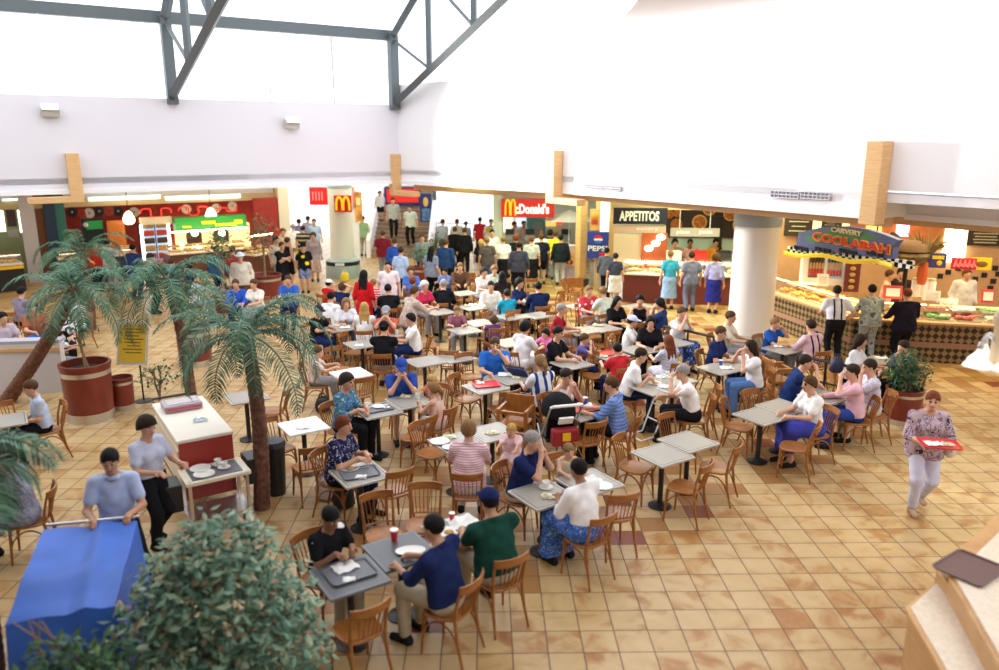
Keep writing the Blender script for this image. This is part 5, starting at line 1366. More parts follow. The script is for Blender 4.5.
S(572, 453, 15, 'small fair child in beige vest', 'behind the white-bloused woman', h=1.0, seat_h=.52, hair=('short', 'sandy'), top=(.6, .48, .35), sleeve='n', bottom=NVY, legs='shorts')
S(511, 431, -20, 'fair-haired toddler in pale pink', 'beside the striped top', h=.85, seat_h=.6, hair=('short', 'blond'), top=(.8, .55, .58), legs='shorts', bottom=(.7, .5, .5))
S(469, 429, 178, 'woman in pink and white striped top', 'back to us on a slatted chair', fem=True, w=1.08, hair=('bob', 'sandy'), top=('hstripe', (.70, .28, .36), (.85, .78, .80), 11.), bottom=(.8, .75, .75), lean=12, pitch=14)
S(344, 425, 72, 'red-haired woman in navy floral blouse', 'with a plate on a grey tray', fem=True, w=1.12, hair=('bob', 'red'), top=FL((.55, .6, .75), (.02, .02, .07), (.02, .02, .07), 26.), bottom=(.015, .02, .05), armL='plate', armR='plate', lean=8)
S(362, 379, 68, 'dark-haired woman in blue and green floral shirt', '', fem=True, hair=('full', 'dark'), top=FL((.4, .55, .3), (.05, .12, .32), (.10, .30, .30), 20.), sleeve='e', bottom=BLK, armL='plate', armR='plate')
S(404, 368, 12, 'man in blue T-shirt and blue cap', 'hands clasped before his mouth', hair=('short', 'dark', 'cap'), hatc=(.03, .07, .32), top=(.03, .07, .34), armL='chin', armR='chin', lean=16, pitch=22, bottom=GRY, legs='shorts', w=1.05)
S(433, 389, -118, 'girl with sandy ponytail in pale pink vest', 'white trousers', fem=True, h=1.32, hair=('pony', 'sandy'), top=(.78, .55, .48), sleeve='n', bottom=(.75, .75, .78), armL='plate', armR='chin')
S(417, 384, -20, 'blond toddler in cream and red top', 'between cap man and ponytail girl', h=.9, seat_h=.55, hair=('full', 'blond'), top=(.6, .2, .12), bottom=CRM)
S(495, 344, 5, 'man in bright blue T-shirt', 'eating with one hand at his mouth', hair=('short', 'brown'), top=(.03, .16, .62), bottom=KHK, armL='mouth', armR='table', w=1.12, lean=12, pitch=14)
S(571, 378, 42, 'dark-haired woman in white sleeveless top', 'hands at her chin', fem=True, hair=('bun', 'dark'), top=(.88, .84, .84), sleeve='n', armL='chin', armR='chin', lean=14, bottom=KHK)
S(610, 384, -112, 'woman in blue zigzag patterned shirt', 'short brown hair', fem=True, hair=('short', 'brown'), top=('hstripe', (.05, .10, .45), (.45, .6, .8), (.03, .06, .3), (.2, .35, .7), 6.), sleeve='e', bottom=BLK, lean=10)
S(540, 362, -150, 'fair-haired woman in pale top with navy backpack', '', fem=True, hair=('pony', 'sandy'), top=('vstripe', (.03, .05, .22), (.7, .75, .8), (.7, .75, .8), 2.2), bottom=NVY)
S(644, 356, 82, 'dark-haired man in white shirt and navy trousers', 'leaning over his plate', hair=('short', 'dark'), top=W_, bottom=(.02, .035, .11), lean=18, pitch=18, w=1.05, armL='plate', armR='plate')
S(682, 372, -95, 'grey-haired man in white shirt with black belt', 'hand near face', hair=('short', 'grey'), top=(.88, .86, .87), bottom=BLK, lean=16, w=1.12, armL='mouth', armR='table', tuck=True)
S(750, 347, -85, 'long-haired woman in white T-shirt and jeans', 'beside the round column', fem=True, hair=('long', 'dark'), top=W_, bottom=JEAN, armL='chin', armR='mouth', lean=10)
S(722, 333, 55, 'young man in navy polo', 'holding a burger in both hands', hair=('short', 'brown'), top=NVY, bottom=NVY, armL='hold', armR='hold', lean=8, w=1.08, collar=NVY)
S(806, 362, 76, 'man in navy polo and blue shorts', 'drinking from a white cup', hair=('short', 'dark'), top=(.015, .035, .13), legs='shorts', bottom=(.2, .27, .5), armL='table', armR='mouth', lean=20, w=1.08)
S(809, 384, -78, 'woman in white blouse and blue skirt', 'arm on the grey table', fem=True, hair=('bob', 'brown'), top=(.86, .84, .82), legs='skirt', bottom=(.05, .06, .36), lean=10)
S(851, 371, -100, 'woman in pink shirt and blue trousers', 'back half turned', fem=True, hair=('short', 'dark'), top=(.75, .45, .52), sleeve='l', bottom=(.03, .06, .28), lean=8, armL='mouth')
S(868, 367, -95, 'woman in lilac floral shirt', 'beside the potted bush', fem=True, hair=('short', 'dark'), top=FL((.35, .3, .45), (.66, .62, .7), (.5, .45, .6), 26.), bottom=CRM, armL='chin')
S(862, 341, 55, 'long-haired woman in white top and dark vest', '', fem=True, hair=('long', 'dark'), top=(.7, .7, .72), bottom=BLK)
S(899, 347, -70, 'man in grey T-shirt', 'resting his face on one hand', hair=('short', 'dark'), top=(.16, .17, .24), bottom=BLK, armL='chin', armR='table', lean=14)
S(807, 325, -158, 'person in pink shirt with dark braces', 'near the deli counter', hair=('short', 'dark'), top=(.72, .48, .55), braces=True, sleeve='e', bottom=GRY)
S(778, 324, 40, 'boy in blue T-shirt', 'eating beside the round white column', h=1.5, hair=('short', 'sandy'), top=(.02, .09, .4), armL='mouth', bottom=GRY)
S(731, 317, 60, 'brown-haired person half hidden by the column', 'in pale top', hair=('short', 'brown'), top=CRM, bottom=GRY)
# ---- standing and walking in front
T(937, 397, -12, 'woman in mauve patterned top carrying a red tray', 'white shoulder bag', foot=(916, 509), fem=True, w=1.12, h=1.66, hair=('short', 'red'), top=FL((.06, .04, .07), (.52, .40, .44), (.22, .15, .22), 13.), sleeve='e', bottom=(.62, .62, .78), walk=.5, armL='hold', armR='hold', shoe=(.5, .33, .22), turn=-14)
T(152, 419, 62, 'woman in pale blue uniform shirt and black trousers', 'wiping by the red cart', foot=(158, 545), fem=True, hair=('full', 'dark'), top=(.56, .60, .78), bottom=BLK, armL='hold', armR='hold', h=1.66, pitch=18, walk=.4, tuck=True)
T(110, 461, 18, 'man in pale blue uniform shirt with name badge', 'pushing the blue covered cart', skin=2, hair=('short', 'black'), top=(.46, .55, .80), bottom=BLK, armL='hold', armR='hold', step=(-1, 158, 588), pitch=16, h=1.72, w=.95, tuck=True, collar=(.46, .55, .80))
T(837, 291, 172, 'man in white shirt with black braces and trousers', 'leaning on the deli counter', hair=('short', 'black'), top=(.74, .76, .84), braces=True, bottom=BLK, armL='counter', armR='hip', lean=12, w=1.1, tuck=True)
T(872, 290, 178, 'person in grey-green camouflage shirt', 'at the deli counter', hair=('short', 'black'), top=FL((.10, .14, .12), (.30, .36, .36), (.5, .55, .55), 8.), sleeve='l', bottom=('floral', (.10, .14, .12), (.35, .40, .42), (.5, .55, .55), 7.), w=1.1, armL='counter', armR='counter', lean=6)
T(907, 294, 180, 'person all in black with ginger hair', 'at the deli counter', hair=('short', 'red'), top=(.015, .012, .025), sleeve='l', bottom=BLK, w=1.2, armL='counter', armR='counter')
# ---- left edge
S(21, 388, -52, 'boy in pale grey-blue T-shirt', 'on a chair by the low wall', h=1.5, hair=('short', 'brown'), top=(.46, .53, .70), bottom=BLK, armL='lap', armR='lap', pitch=16)
S(-16, 424, 60, 'person in dark clothes at the left edge', '', hair=('short', 'dark'), top=BLK, sleeve='l', bottom=BLK)
S(5, 458, -70, 'person in grey floral dress at the left edge', 'half hidden by fronds', fem=True, w=1.1, hair=('bob', 'dark'), top=FL((.12, .12, .2), (.36, .36, .45), (.2, .2, .3), 30.), legs='skirt', bottom=FL((.12, .12, .2), (.36, .36, .45), (.2, .2, .3), 31.), sleeve='e')
# ---- middle rows
S(457, 311, 5, 'boy in plum T-shirt', 'alone at an empty grey table', h=1.3, hair=('short', 'sandy'), top=(.28, .10, .15), bottom=GRY, pitch=16)
S(493, 320, -160, 'small brown-haired child seen from behind', 'in purple top', h=1.05, hair=('full', 'brown'), top=(.12, .06, .2), bottom=NVY)
S(526, 327, 135, 'dark-haired woman in white dress', 'back to us', fem=True, w=1.1, hair=('full', 'black'), top=(.86, .85, .88), legs='skirt', bottom=(.86, .85, .88), lean=10)
S(545, 334, -40, 'small child in bright pink top', '', h=1.0, hair=('full', 'black'), top=(.7, .15, .4), bottom=NVY)
S(559, 333, 58, 'young man in black T-shirt with small white print', 'beside an empty table', hair=('short', 'black'), top=('floral', (.7, .7, .7), BLK, BLK, 2.2), bottom=BLK)
S(567, 310, 78, 'grey-haired man in maroon T-shirt', '', hair=('short', 'grey'), top=DRED, bottom=GRY, lean=12)
S(588, 340, 72, 'boy in purple-blue T-shirt', 'eating at a red tray', h=1.3, hair=('short', 'brown'), top=(.12, .11, .35), armL='mouth', armR='mouth', bottom=NVY)
S(617, 349, -155, 'boy in red T-shirt seen from behind', '', h=1.4, hair=('short', 'black'), top=(.58, .03, .04), bottom=NVY)
S(635, 322, 78, 'boy in white T-shirt with pale blue cap', '', h=1.5, hair=('short', 'dark', 'cap'), hatc=(.6, .65, .85), top=(.84, .84, .88), bottom=GRY)
S(647, 322, -8, 'dark-haired woman in black top', 'behind bottles on the table', fem=True, hair=('long', 'black'), top=BLK, bottom=BLK, lean=14, pitch=14)
S(668, 341, -155, 'girl with long brown hair in checked dress', 'back to us', fem=True, h=1.5, hair=('long', 'red'), top=('check', (.7, .7, .78), (.3, .32, .45), 40.), bottom=(.6, .6, .7), legs='skirt')
S(682, 313, 30, 'woman in white T-shirt and blue patterned skirt', 'hand at her mouth', fem=True, hair=('bun', 'brown'), top=(.82, .78, .75), armL='chin', armR='mouth', legs='skirt', bottom=FL((.5, .6, .8), (.02, .05, .25), (.1, .2, .5), 20.))
S(623, 302, 30, 'long-haired woman in black on the left of a pair', '', fem=True, hair=('long', 'black'), top=BLK, bottom=BLK, lean=14)
S(632, 299, -10, 'woman in low black top', 'leaning to her friend', fem=True, hair=('full', 'black'), top=BLK, sleeve='n', bottom=BLK, lean=14)
S(659, 304, -118, 'man in dark blue T-shirt with black hair', 'hand on face', hair=('full', 'black'), top=(.02, .04, .14), bottom=NVY, armL='chin', armR='chin')
S(587, 290, 20, 'person in red and white top', 'below the timber post', hair=('short', 'sandy'), top=('floral', (.8, .75, .75), (.6, .05, .07), (.6, .05, .07), 7.), bottom=GRY)
S(608, 293, -150, 'person in pale green T-shirt seen from behind', '', hair=('short', 'sandy'), top=(.62, .68, .58), bottom=GRY, lean=12)
S(487, 286, 4, 'dark-haired young man in cream shirt', 'holding a paper', hair=('short', 'black'), top=(.82, .78, .68), sleeve='l', bottom=GRY, armL='hold', armR='hold')
S(507, 294, -158, 'boy in turquoise T-shirt seen from behind', '', h=1.5, hair=('short', 'dark'), top=(.02, .35, .55), bottom=GRY)
S(521, 283, 60, 'dark-haired woman in navy top', 'facing right', fem=True, hair=('full', 'black'), top=NVY, bottom=BLK)
S(538, 287, -165, 'broad man in navy jacket seen from behind', '', hair=('short', 'black'), top=(.012, .025, .09), sleeve='l', w=1.2, bottom=BLK)
S(444, 284, 172, 'grey-haired man in black suit seen from behind', '', hair=('short', 'grey'), top=BLK, sleeve='l', w=1.15, bottom=BLK, lean=14)
S(425, 286, 40, 'white-haired woman in red top', 'at a grey table', fem=True, hair=('full', 'white'), top=(.5, .03, .08), bottom=GRY)
S(460, 267, 10, 'person in brown jacket', 'behind the black-suited man', hair=('short', 'sandy'), top=BRN, sleeve='l', bottom=BLK, w=1.05)
S(408, 318, -82, 'dark-haired boy in white T-shirt', 'facing left across a table', h=1.6, hair=('bob', 'black'), top=W_, bottom=NVY)
S(384, 328, 178, 'person in black T-shirt and black cap', 'elbows out, seen from behind', hair=('short', 'black', 'backcap'), hatc=BLK, top=BLK, legs='shorts', bottom=GRY, armL='chin', armR='chin', w=1.1)
S(386, 313, 0, 'young person in orange-red T-shirt', 'facing the black cap', h=1.6, hair=('short', 'brown', 'cap'), hatc=GRY, top=(.6, .12, .07), armL='mouth', armR='mouth', bottom=GRY)
S(366, 308, -175, 'long blond-haired woman in white seen from behind', '', fem=True, hair=('long', 'blond'), top=(.86, .85, .85), bottom=JEAN)
S(346, 303, 20, 'blond woman in white leaning over a table', '', fem=True, hair=('long', 'sandy'), top=(.80, .80, .88), bottom=JEAN, lean=20)
S(351, 318, 60, 'small blond child in pale top', 'head on the table', h=1.1, hair=('full', 'blond'), top=(.8, .7, .6), bottom=NVY, lean=22)
S(331, 310, 60, 'boy in black top and dark cap', 'left of the blond women', h=1.5, hair=('short', 'black', 'cap'), hatc=(.03, .02, .06), top=BLK, bottom=NVY)
S(388, 289, -170, 'dark-haired man in black T-shirt with maroon hem', 'seen from behind', hair=('short', 'black'), top=BLK, bottom=DRED, armL='table', w=1.1)
S(343, 287, 150, 'boy in navy T-shirt with arms on his head', '', h=1.5, hair=('full', 'brown'), top=NVY, armL='crown', armR='crown', bottom=NVY)
S(329, 284, 150, 'child in red top and white cap', 'in front of the white column', h=1.3, hair=('short', 'dark', 'cap'), hatc=W_, top=REDC, bottom=NVY)
S(333, 297, 160, 'person in white T-shirt with dark hair seen from behind', '', hair=('short', 'black'), top=W_, bottom=NVY)
S(318, 352, 100, 'child in pale pink top beside the palm', '', h=1.3, hair=('short', 'brown'), top=(.72, .55, .5), bottom=GRY)
S(239, 284, 10, 'man in royal blue shirt behind the palm', '', hair=('short', 'brown'), top=(.03, .10, .5), sleeve='l', bottom=NVY)
S(250, 284, -15, 'woman in white top behind the palm', 'beside the royal blue shirt', fem=True, hair=('short', 'brown'), top=(.8, .75, .68), bottom=GRY)
S(288, 280, 5, 'person in mid-blue T-shirt at the aisle', '', hair=('short', 'brown'), top=(.04, .12, .5), bottom=NVY)
S(411, 271, 10, 'woman with pale collar and blue dress', 'below the planter', fem=True, hair=('full', 'brown'), top=(.08, .16, .5), bottom=NVY)
S(413, 281, 170, 'child in blue with ginger hair', '', h=1.3, hair=('full', 'red'), top=(.08, .16, .55), bottom=NVY)
S(445, 272, -30, 'child in blue and white top', '', h=1.3, hair=('short', 'black'), top=(.15, .25, .6), bottom=NVY)
S(484, 272, 30, 'dark-haired woman in white near the pillar of queue', '', fem=True, hair=('full', 'dark'), top=(.84, .82, .8), bottom=GRY)
S(494, 270, 10, 'grey-haired woman in pale mint top', '', fem=True, hair=('full', 'sandy'), top=(.55, .68, .58), bottom=GRY)
S(502, 276, -170, 'dark-haired woman in long black coat seen from behind', '', fem=True, hair=('long', 'black'), top=(.03, .02, .02), sleeve='l', bottom=BLK)
# ---- standing in the middle distance
T(416, 292, 128, 'woman in beige floral shirt bending over a table', 'shoulder strap', fem=True, w=1.15, hair=('short', 'brown'), top=FL((.25, .12, .10), (.52, .42, .36), (.62, .52, .45), 26.), sleeve='e', bottom=(.22, .25, .35), lean=16, armL='fwd', armR='fwd')
T(364, 275, 170, 'person in long red hooded top', 'standing with dark hair', fem=True, hair=('long', 'black'), top=REDC, sleeve='l', legs='skirt', bottom=REDC)
T(390, 266, 5, 'dark-haired man in pink-white polo shirt', 'walking towards us', hair=('short', 'black'), top=(.80, .70, .74), bottom=(.3, .3, .33), w=1.08, walk=.3)
T(375, 283, 160, 'child with red and white backpack', '', h=1.3, hair=('short', 'sandy'), top=('hstripe', (.7, .03, .04), (.7, .03, .04), (.8, .78, .78), 5.), bottom=NVY)
T(401, 251, 165, 'woman in pale blue T-shirt and navy trousers', 'back to us', fem=True, hair=('bun', 'dark'), top=LBLU, bottom=NVY)
T(383, 234, 175, 'man in maroon T-shirt below the stairs', '', hair=('short', 'brown'), top=(.22, .02, .035), bottom=GRY, w=1.1)
T(395, 242, 170, 'person in royal blue jacket below the stairs', '', hair=('short', 'brown'), top=(.03, .09, .4), sleeve='l', bottom=NVY)
T(422, 238, 20, 'person in grey shirt beside the stair rail', '', hair=('short', 'brown'), top=(.2, .24, .3), sleeve='l', bottom=NVY)
T(432, 250, 150, 'woman with long black hair and grey top', 'by the stair rail', fem=True, hair=('long', 'black'), top=(.25, .28, .36), bottom=BLK)
T(446, 243, 160, 'man in dark blue jacket left of the suits', '', hair=('short', 'brown'), top=(.025, .06, .16), sleeve='l', bottom=BLK, w=1.2)
T(455, 230, 175, 'man in black suit on the left of a pair', '', hair=('short', 'brown'), top=BLK, sleeve='l', bottom=BLK)
T(464.5, 231, 185, 'man in black suit on the right of a pair', '', hair=('short', 'brown'), top=BLK, sleeve='l', bottom=BLK)
T(480, 220, 175, 'man in red T-shirt beyond the suits', '', hair=('short', 'dark'), top=(.55, .03, .04), bottom=BLK)
T(491, 222, 20, 'person in white and yellow top by the pillar', '', hair=('short', 'brown'), top=('floral', (.8, .6, .1), (.8, .78, .7), (.8, .78, .7), 3.), bottom=GRY)
T(481, 243, 170, 'child in black top and white shorts', 'blond hair', h=1.45, hair=('full', 'blond'), top=BLK, legs='shorts', bottom=(.75, .72, .7))
T(487, 241, 190, 'brown-haired person behind the white shorts', '', hair=('short', 'sandy'), top=(.10, .08, .08), bottom=JEAN)
T(492, 233, 10, 'dark-haired person in white shirt facing us in queue', '', hair=('short', 'black'), top=W_, bottom=JEAN)
T(503.5, 240, 178, 'woman in white blouse and black skirt', 'queueing', fem=True, hair=('short', 'sandy'), top=W_, legs='skirt', bottom=BLK)
T(516, 238, 170, 'red-haired woman in black in the queue', '', fem=True, hair=('full', 'red'), top=BLK, sleeve='l', bottom=BLK)
T(519, 246, 175, 'man in dark grey jacket in the queue', '', hair=('short', 'black'), top=(.06, .065, .10), sleeve='l', bottom=BLK, w=1.15)
T(521, 257, 175, 'child in blue and white top in the queue', '', h=1.25, hair=('short', 'sandy'), top=('floral', (.8, .8, .85), (.1, .14, .45), (.1, .14, .45), 6.), legs='skirt', bottom=(.25, .24, .45))
T(531.5, 240, 178, 'person in pale grey shirt and black skirt', 'queueing', fem=True, hair=('short', 'red'), top=(.5, .5, .52), legs='skirt', bottom=BLK, w=1.1)
T(541.5, 248, 182, 'person in black T-shirt and long black shorts', 'queueing', hair=('short', 'brown'), top=(.015, .015, .035), legs='shorts', bottom=BLK, foot=(541, 284))
T(549, 249, 170, 'dark-haired woman between black shorts and grey trousers', '', fem=True, hair=('full', 'black'), top=(.08, .04, .04), bottom=GRY, foot=(550, 278))
T(557.5, 243, 180, 'man in black jumper and light grey trousers', 'end of queue', hair=('short', 'black'), top=(.015, .02, .03), sleeve='l', bottom=(.5, .5, .54), w=1.1, foot=(560, 285))
T(551, 234, 178, 'person in bright yellow shirt at the counter', '', hair=('short', 'brown'), top=(.85, .65, .04), bottom=GRY, w=1.1)
T(544, 234, 175, 'person in white shirt beside the yellow shirt', '', hair=('short', 'red'), top=W_, bottom=GRY)
T(538.5, 241, 150, 'brown-haired child between grey and black', '', h=1.4, hair=('full', 'brown'), top=(.2, .12, .1), bottom=GRY)
T(514.5, 226, 60, 'staff member in white uniform behind the queue', '', foot=(514, 264.5), hair=('short', 'red'), top=W_, bottom=GRY)
T(522, 233, 40, 'staff member in white and red uniform', 'behind the queue', foot=(522, 263.5), hair=('short', 'red'), top=(.8, .6, .58), bottom=GRY)
# pizza counter
T(609, 258, 160, 'man in dark grey shirt at the pizza counter', '', h=1.56, hair=('short', 'black'), top=(.10, .11, .14), sleeve='l', bottom=BLK, foot=(605, 298))
T(613, 263, 172, 'woman in low-backed dark top and pale skirt', '', h=1.5, fem=True, hair=('bun', 'black'), top=(.05, .06, .10), legs='skirt', bottom=(.62, .6, .6), foot=(614, 303))
T(669, 258, 178, 'woman in turquoise blouse and long pale blue skirt', '', fem=True, hair=('short', 'sandy'), top=(.05, .38, .62), legs='skirt', bottom=(.28, .45, .75), tuck=True, foot=(668, 309))
T(690, 255, 182, 'man in blue-grey shirt and trousers', 'at the pizza counter', hair=('short', 'dark'), top=(.17, .19, .32), bottom=(.17, .19, .32), w=1.05, foot=(689, 311))
T(711, 264, 150, 'woman in lilac blouse and long navy skirt', 'at the pizza counter', fem=True, hair=('full', 'brown'), top=(.32, .32, .62), sleeve='e', legs='skirt', bottom=(.02, .025, .22), foot=(712, 313))
# left: aisle and red shop
T(240, 257, 10, 'man in cream shirt and pale hat', 'by the round planter', hair=('short', 'grey', 'hat'), hatc=(.6, .65, .75), top=(.66, .60, .50), sleeve='l', bottom=BRN, w=1.15)
T(112, 243, 165, 'man in pale grey-blue T-shirt at the red shop', '', foot=(112, 291), hair=('short', 'black'), top=(.48, .52, .66), bottom=GRY, armL='fwd', armR='fwd')
T(96, 243, 40, 'shop assistant in red shirt', 'behind the dark counter', hair=('full', 'black'), top=(.6, .05, .03), bottom=BLK, armL='counter', armR='counter', lean=10)
T(133, 248, 170, 'person in navy top by the orange panel', '', hair=('short', 'black'), top=(.03, .05, .2), sleeve='l', bottom=NVY)
T(151, 258, 130, 'dark-haired person in black before the fridge', '', hair=('full', 'dark'), top=BLK, bottom=BLK)
T(172, 262, 170, 'child with blue backpack before the fridge', '', h=1.4, hair=('short', 'brown'), top=(.10, .2, .5), bottom=REDC)
T(220, 250, 170, 'person in blue-green jacket at the glowing display', '', hair=('short', 'brown'), top=(.05, .12, .25), sleeve='l', bottom=NVY)
T(229, 250, 185, 'person in red and black at the glowing display', '', hair=('short', 'brown'), top=(.3, .05, .04), bottom=BLK)
T(276, 240, 60, 'dark-haired woman in cream at the aisle', '', fem=True, hair=('full', 'black'), top=CRM, bottom=GRY)
T(282, 246, 55, 'man in black T-shirt with folded arms', 'at the aisle', hair=('short', 'brown'), top=BLK, bottom=BLK, armL='fold', armR='fold', legs='shorts')
T(287.5, 241, 150, 'brown-haired man in black vest at the aisle', '', hair=('short', 'brown'), top=BLK, sleeve='n', legs='shorts', bottom=BLK)
T(283, 232, 30, 'ginger-haired person in beige top', 'against the red wall end', hair=('full', 'red'), top=(.66, .5, .38), bottom=GRY)
T(293, 227, 190, 'man in white shirt and khaki trousers', 'in the bright aisle', hair=('short', 'grey'), top=W_, bottom=(.42, .36, .26))
T(303, 247, 10, 'youth in black T-shirt with yellow emblem', 'blue patterned shorts', h=1.6, hair=('short', 'black', 'cap'), hatc=BLK, top=('floral', (.85, .7, .03), BLK, BLK, 4.5), legs='shorts', bottom=FL((.5, .5, .6), (.10, .13, .3), (.3, .35, .5), 12.))
# ---- far end, in the daylight
T(299, 222, 170, 'person in purple-blue at the far bright doors', '', hair=('short', 'dark'), top=(.18, .18, .4), bottom=(.1, .12, .3), vox=.03)
T(303, 229, 180, 'person in navy with yellow belt at the far doors', '', hair=('short', 'dark'), top=('hstripe', NVY, NVY, NVY, (.5, .4, .05), 2.), bottom=JEAN, vox=.03)
T(314, 222, 10, 'person in pale blue shirt at the far doors', '', hair=('short', 'dark'), top=LBLU, bottom=BLK, vox=.03)
T(313, 236, 15, 'person in pinkish grey coat beside the column', '', fem=True, hair=('full', 'brown'), top=(.4, .33, .38), sleeve='l', legs='skirt', bottom=(.45, .38, .42), vox=.03)
T(308, 219, 160, 'person in pale lilac at the far doors', '', hair=('short', 'dark'), top=(.45, .45, .6), bottom=NVY, vox=.03)
T(443, 222, 150, 'person in grey-blue by the far railing', '', hair=('short', 'brown'), top=(.4, .45, .55), bottom=GRY, vox=.03)
T(457, 222, 180, 'person in pale shirt by the bright far windows', '', hair=('short', 'red'), top=(.6, .6, .62), bottom=GRY, vox=.03)
T(466, 224, 160, 'small figure in blue-grey by the bright far windows', '', h=1.5, hair=('short', 'brown'), top=(.3, .38, .5), bottom=GRY, vox=.03)
# stairs
STY0, STR = G(395, 258)[1], .16 / .30
def st(py):
    a = PITCH + math.atan((py - 335) / FPX); Y = (H + STR * STY0) / (math.tan(a) + STR); return (Y - STY0) * STR
for hx, hy, fy, f, ref, kw in ((394, 209.5, 238, 10, 'youth in pale grey T-shirt coming down the stairs', dict(top=(.45, .48, .46), bottom=BLK, walk=.3)),
                               (411, 210, 245, -8, 'youth in mint-white T-shirt coming down the stairs', dict(top=(.66, .74, .70), bottom=BLK, walk=.3, w=1.08)),
                               (380.5, 194, 221, 20, 'small child in white high up the stairs', dict(h=1.25, top=(.75, .75, .8), legs='shorts', bottom=BLK, vox=.03)),
                               (364, 214, 250, 170, 'man in green vest and khaki trousers', dict(top=(.30, .45, .25), bottom=(.42, .38, .28), sleeve='l'))):
    z = .16 * (math.floor(st(fy) / .16) + 1) if fy != 250 else .0
    kw.setdefault('hair', ('short', 'dark'))
    T(hx, hy, f, ref, '' if fy != 250 else 'beside the stairs', foot=(hx, fy if fy != 250 else 256), dz=max(0, z), **kw)
# groups half hidden behind the palms on the left
for hx, hy, f, ref, kw in ((34, 308, 40, 'person in royal blue shorts behind the leaning palm', dict(top=(.35, .12, .06), legs='shorts', bottom=(.03, .15, .7))),
                           (61, 314, 30, 'person in white and black shirt behind the leaning palm', dict(top=('floral', BLK, (.8, .8, .85), BLK, 5.), bottom=BLK)),
                           (70, 299, -20, 'person in pale shirt among the palm leaves', dict(top=(.6, .65, .75), bottom=BLK)),
                           (59, 336, 100, 'child in white T-shirt beside the big drum planter', dict(h=1.2, top=(.8, .82, .88), bottom=GRY)),
                           (3, 318, 60, 'person in mauve shirt at the far left edge', dict(top=(.5, .42, .5), bottom=BLK)),
                           (22, 292, 160, 'person in grey coat near the yellow counter', dict(top=(.25, .22, .3), sleeve='l', bottom=BLK)),
                           (197, 277, 100, 'person in white near the tall fig', dict(top=(.75, .76, .8), bottom=GRY)),
                           (188, 268, -60, 'dark-haired person in navy near the tall fig', dict(top=NVY, bottom=BLK))):
    kw.setdefault('hair', ('short', 'black')); S(hx, hy, f, ref, '', **kw)
# shop staff behind counters
T(643, 262, 10, 'pizza cook in white with ginger hair', 'behind the food display', hair=('short', 'red'), top=(.8, .76, .68), bottom=GRY, foot=(643, 291))
T(672, 244, 5, 'dark-haired server behind the pizza counter', '', fem=True, hair=('full', 'black'), top=(.5, .35, .35), bottom=GRY, foot=(675, 291))
T(683, 243, -5, 'server in white and red top behind pizza counter', '', hair=('short', 'black'), top=('hstripe', (.75, .72, .7), (.6, .05, .08), 8.), bottom=GRY, skin=3, foot=(684, 291))
T(714, 247, 5, 'server in orange apron and black top', 'near the column', hair=('short', 'black'), top=('floral', (.75, .28, .03), (.75, .28, .03), BLK, 2.), bottom=BLK, skin=2, foot=(712, 291))
T(880, 279, 60, 'dark-haired deli server in pale orange shirt', '', hair=('short', 'brown'), top=(.8, .55, .35), bottom=GRY, foot=(880, 338))
T(892, 277, -30, 'deli server in black behind the display', '', hair=('full', 'black'), top=(.05, .03, .03), bottom=BLK, foot=(894, 335))
T(955, 282, 0, 'ruddy deli server in white', 'behind the right counter', hair=('short', 'red'), top=(.78, .75, .78), sleeve='l', bottom=GRY, w=1.2, foot=(957, 336))
# ------------------------------------------------------------------ tables (pixel of the top's centre), empty chairs (pixel of the seat), tableware
for px, py, v in [(300, 426, 'w'), (253, 395, 'g'), (382, 409, 'g'), (403, 397.5, 'g'), (362, 473, 'g'), (460, 441, 'g'), (489, 432.5, 'g'), (483, 385.5, 'g'), (512, 377.5, 'g'),
                  (577, 409, 'g'), (543, 494, 'g'), (585, 479, 'g'), (660, 453, 'g'), (689.5, 441.5, 'g'), (761, 414, 'g'), (779, 406.5, 'g'), (828, 397, 'g'), (353, 574, 'd'), (397, 551, 'd'), (458, 530, 'g'),
                  (465, 330, 'g'), (481, 323, 'g'), (510, 342, 'g'), (430, 360, 'g'), (448, 357, 'g'), (481, 306, 'g'), (514.5, 317, 'g'), (541, 314.5, 'g'), (440, 311.5, 'g'), (430, 295, 'g'), (462, 293, 'g'),
                  (366, 343, 'g'), (352, 374, 'w'), (344, 327, 'g'), (395, 337, 'g'), (577, 331, 'g'), (601, 327, 'g'), (584, 307, 'g'), (580, 361.5, 'g'), (600, 356, 'g'), (621, 318, 'g'), (646, 348, 'g'), (669, 343, 'g'),
                  (652, 385, 'g'), (670, 380, 'g'), (720, 368, 'g'), (738, 362, 'g'), (785, 349, 'g'), (879, 361, 'g'), (528, 300, 'g'), (640, 306, 'g'), (393, 300, 'g'), (360, 297, 'g'), (5, 420, 'g')]:
    table(px, py, v)
EMPTY = [(283, 447, 50), (309, 466, -150), (262, 412, -90), (389, 491, -145), (432, 452, 60), (470, 400, 60), (502, 408, -150), (585, 440, -150), (384, 534, 25), (424, 524, 0), (358, 628, -142),
         (639, 468, 55), (685, 486, -125), (679, 444, 40), (714, 466, -120), (742, 427, 60), (764, 418, 30), (795, 446, -120), (611, 512, -165), (455, 367, 170), (470, 376, 30), (487, 338, -150), (499, 329, 60),
         (545, 325, -165), (516, 330, 60), (525, 303, 160), (466, 300, 80), (489, 313, -170), (452, 303, 90), (565, 303, -60), (572, 293, 60), (606, 345, -150), (612, 375, -150), (622, 334, -140),
         (356, 352, 70), (376, 352, -100), (341, 369, 40), (357, 393, -140), (362, 331, -160), (402, 348, -150), (395, 308, 180), (478, 289, 160), (532, 290, 170), (775, 379, 60), (886, 384, -120), (555, 303, -120), (700, 408, -95), (337, 378, 60), (417, 436, -110), (562, 345, 130), (598, 337, 30), (420, 345, 100), (447, 312, 60), (590, 372, 10), (36, 430, 60)]
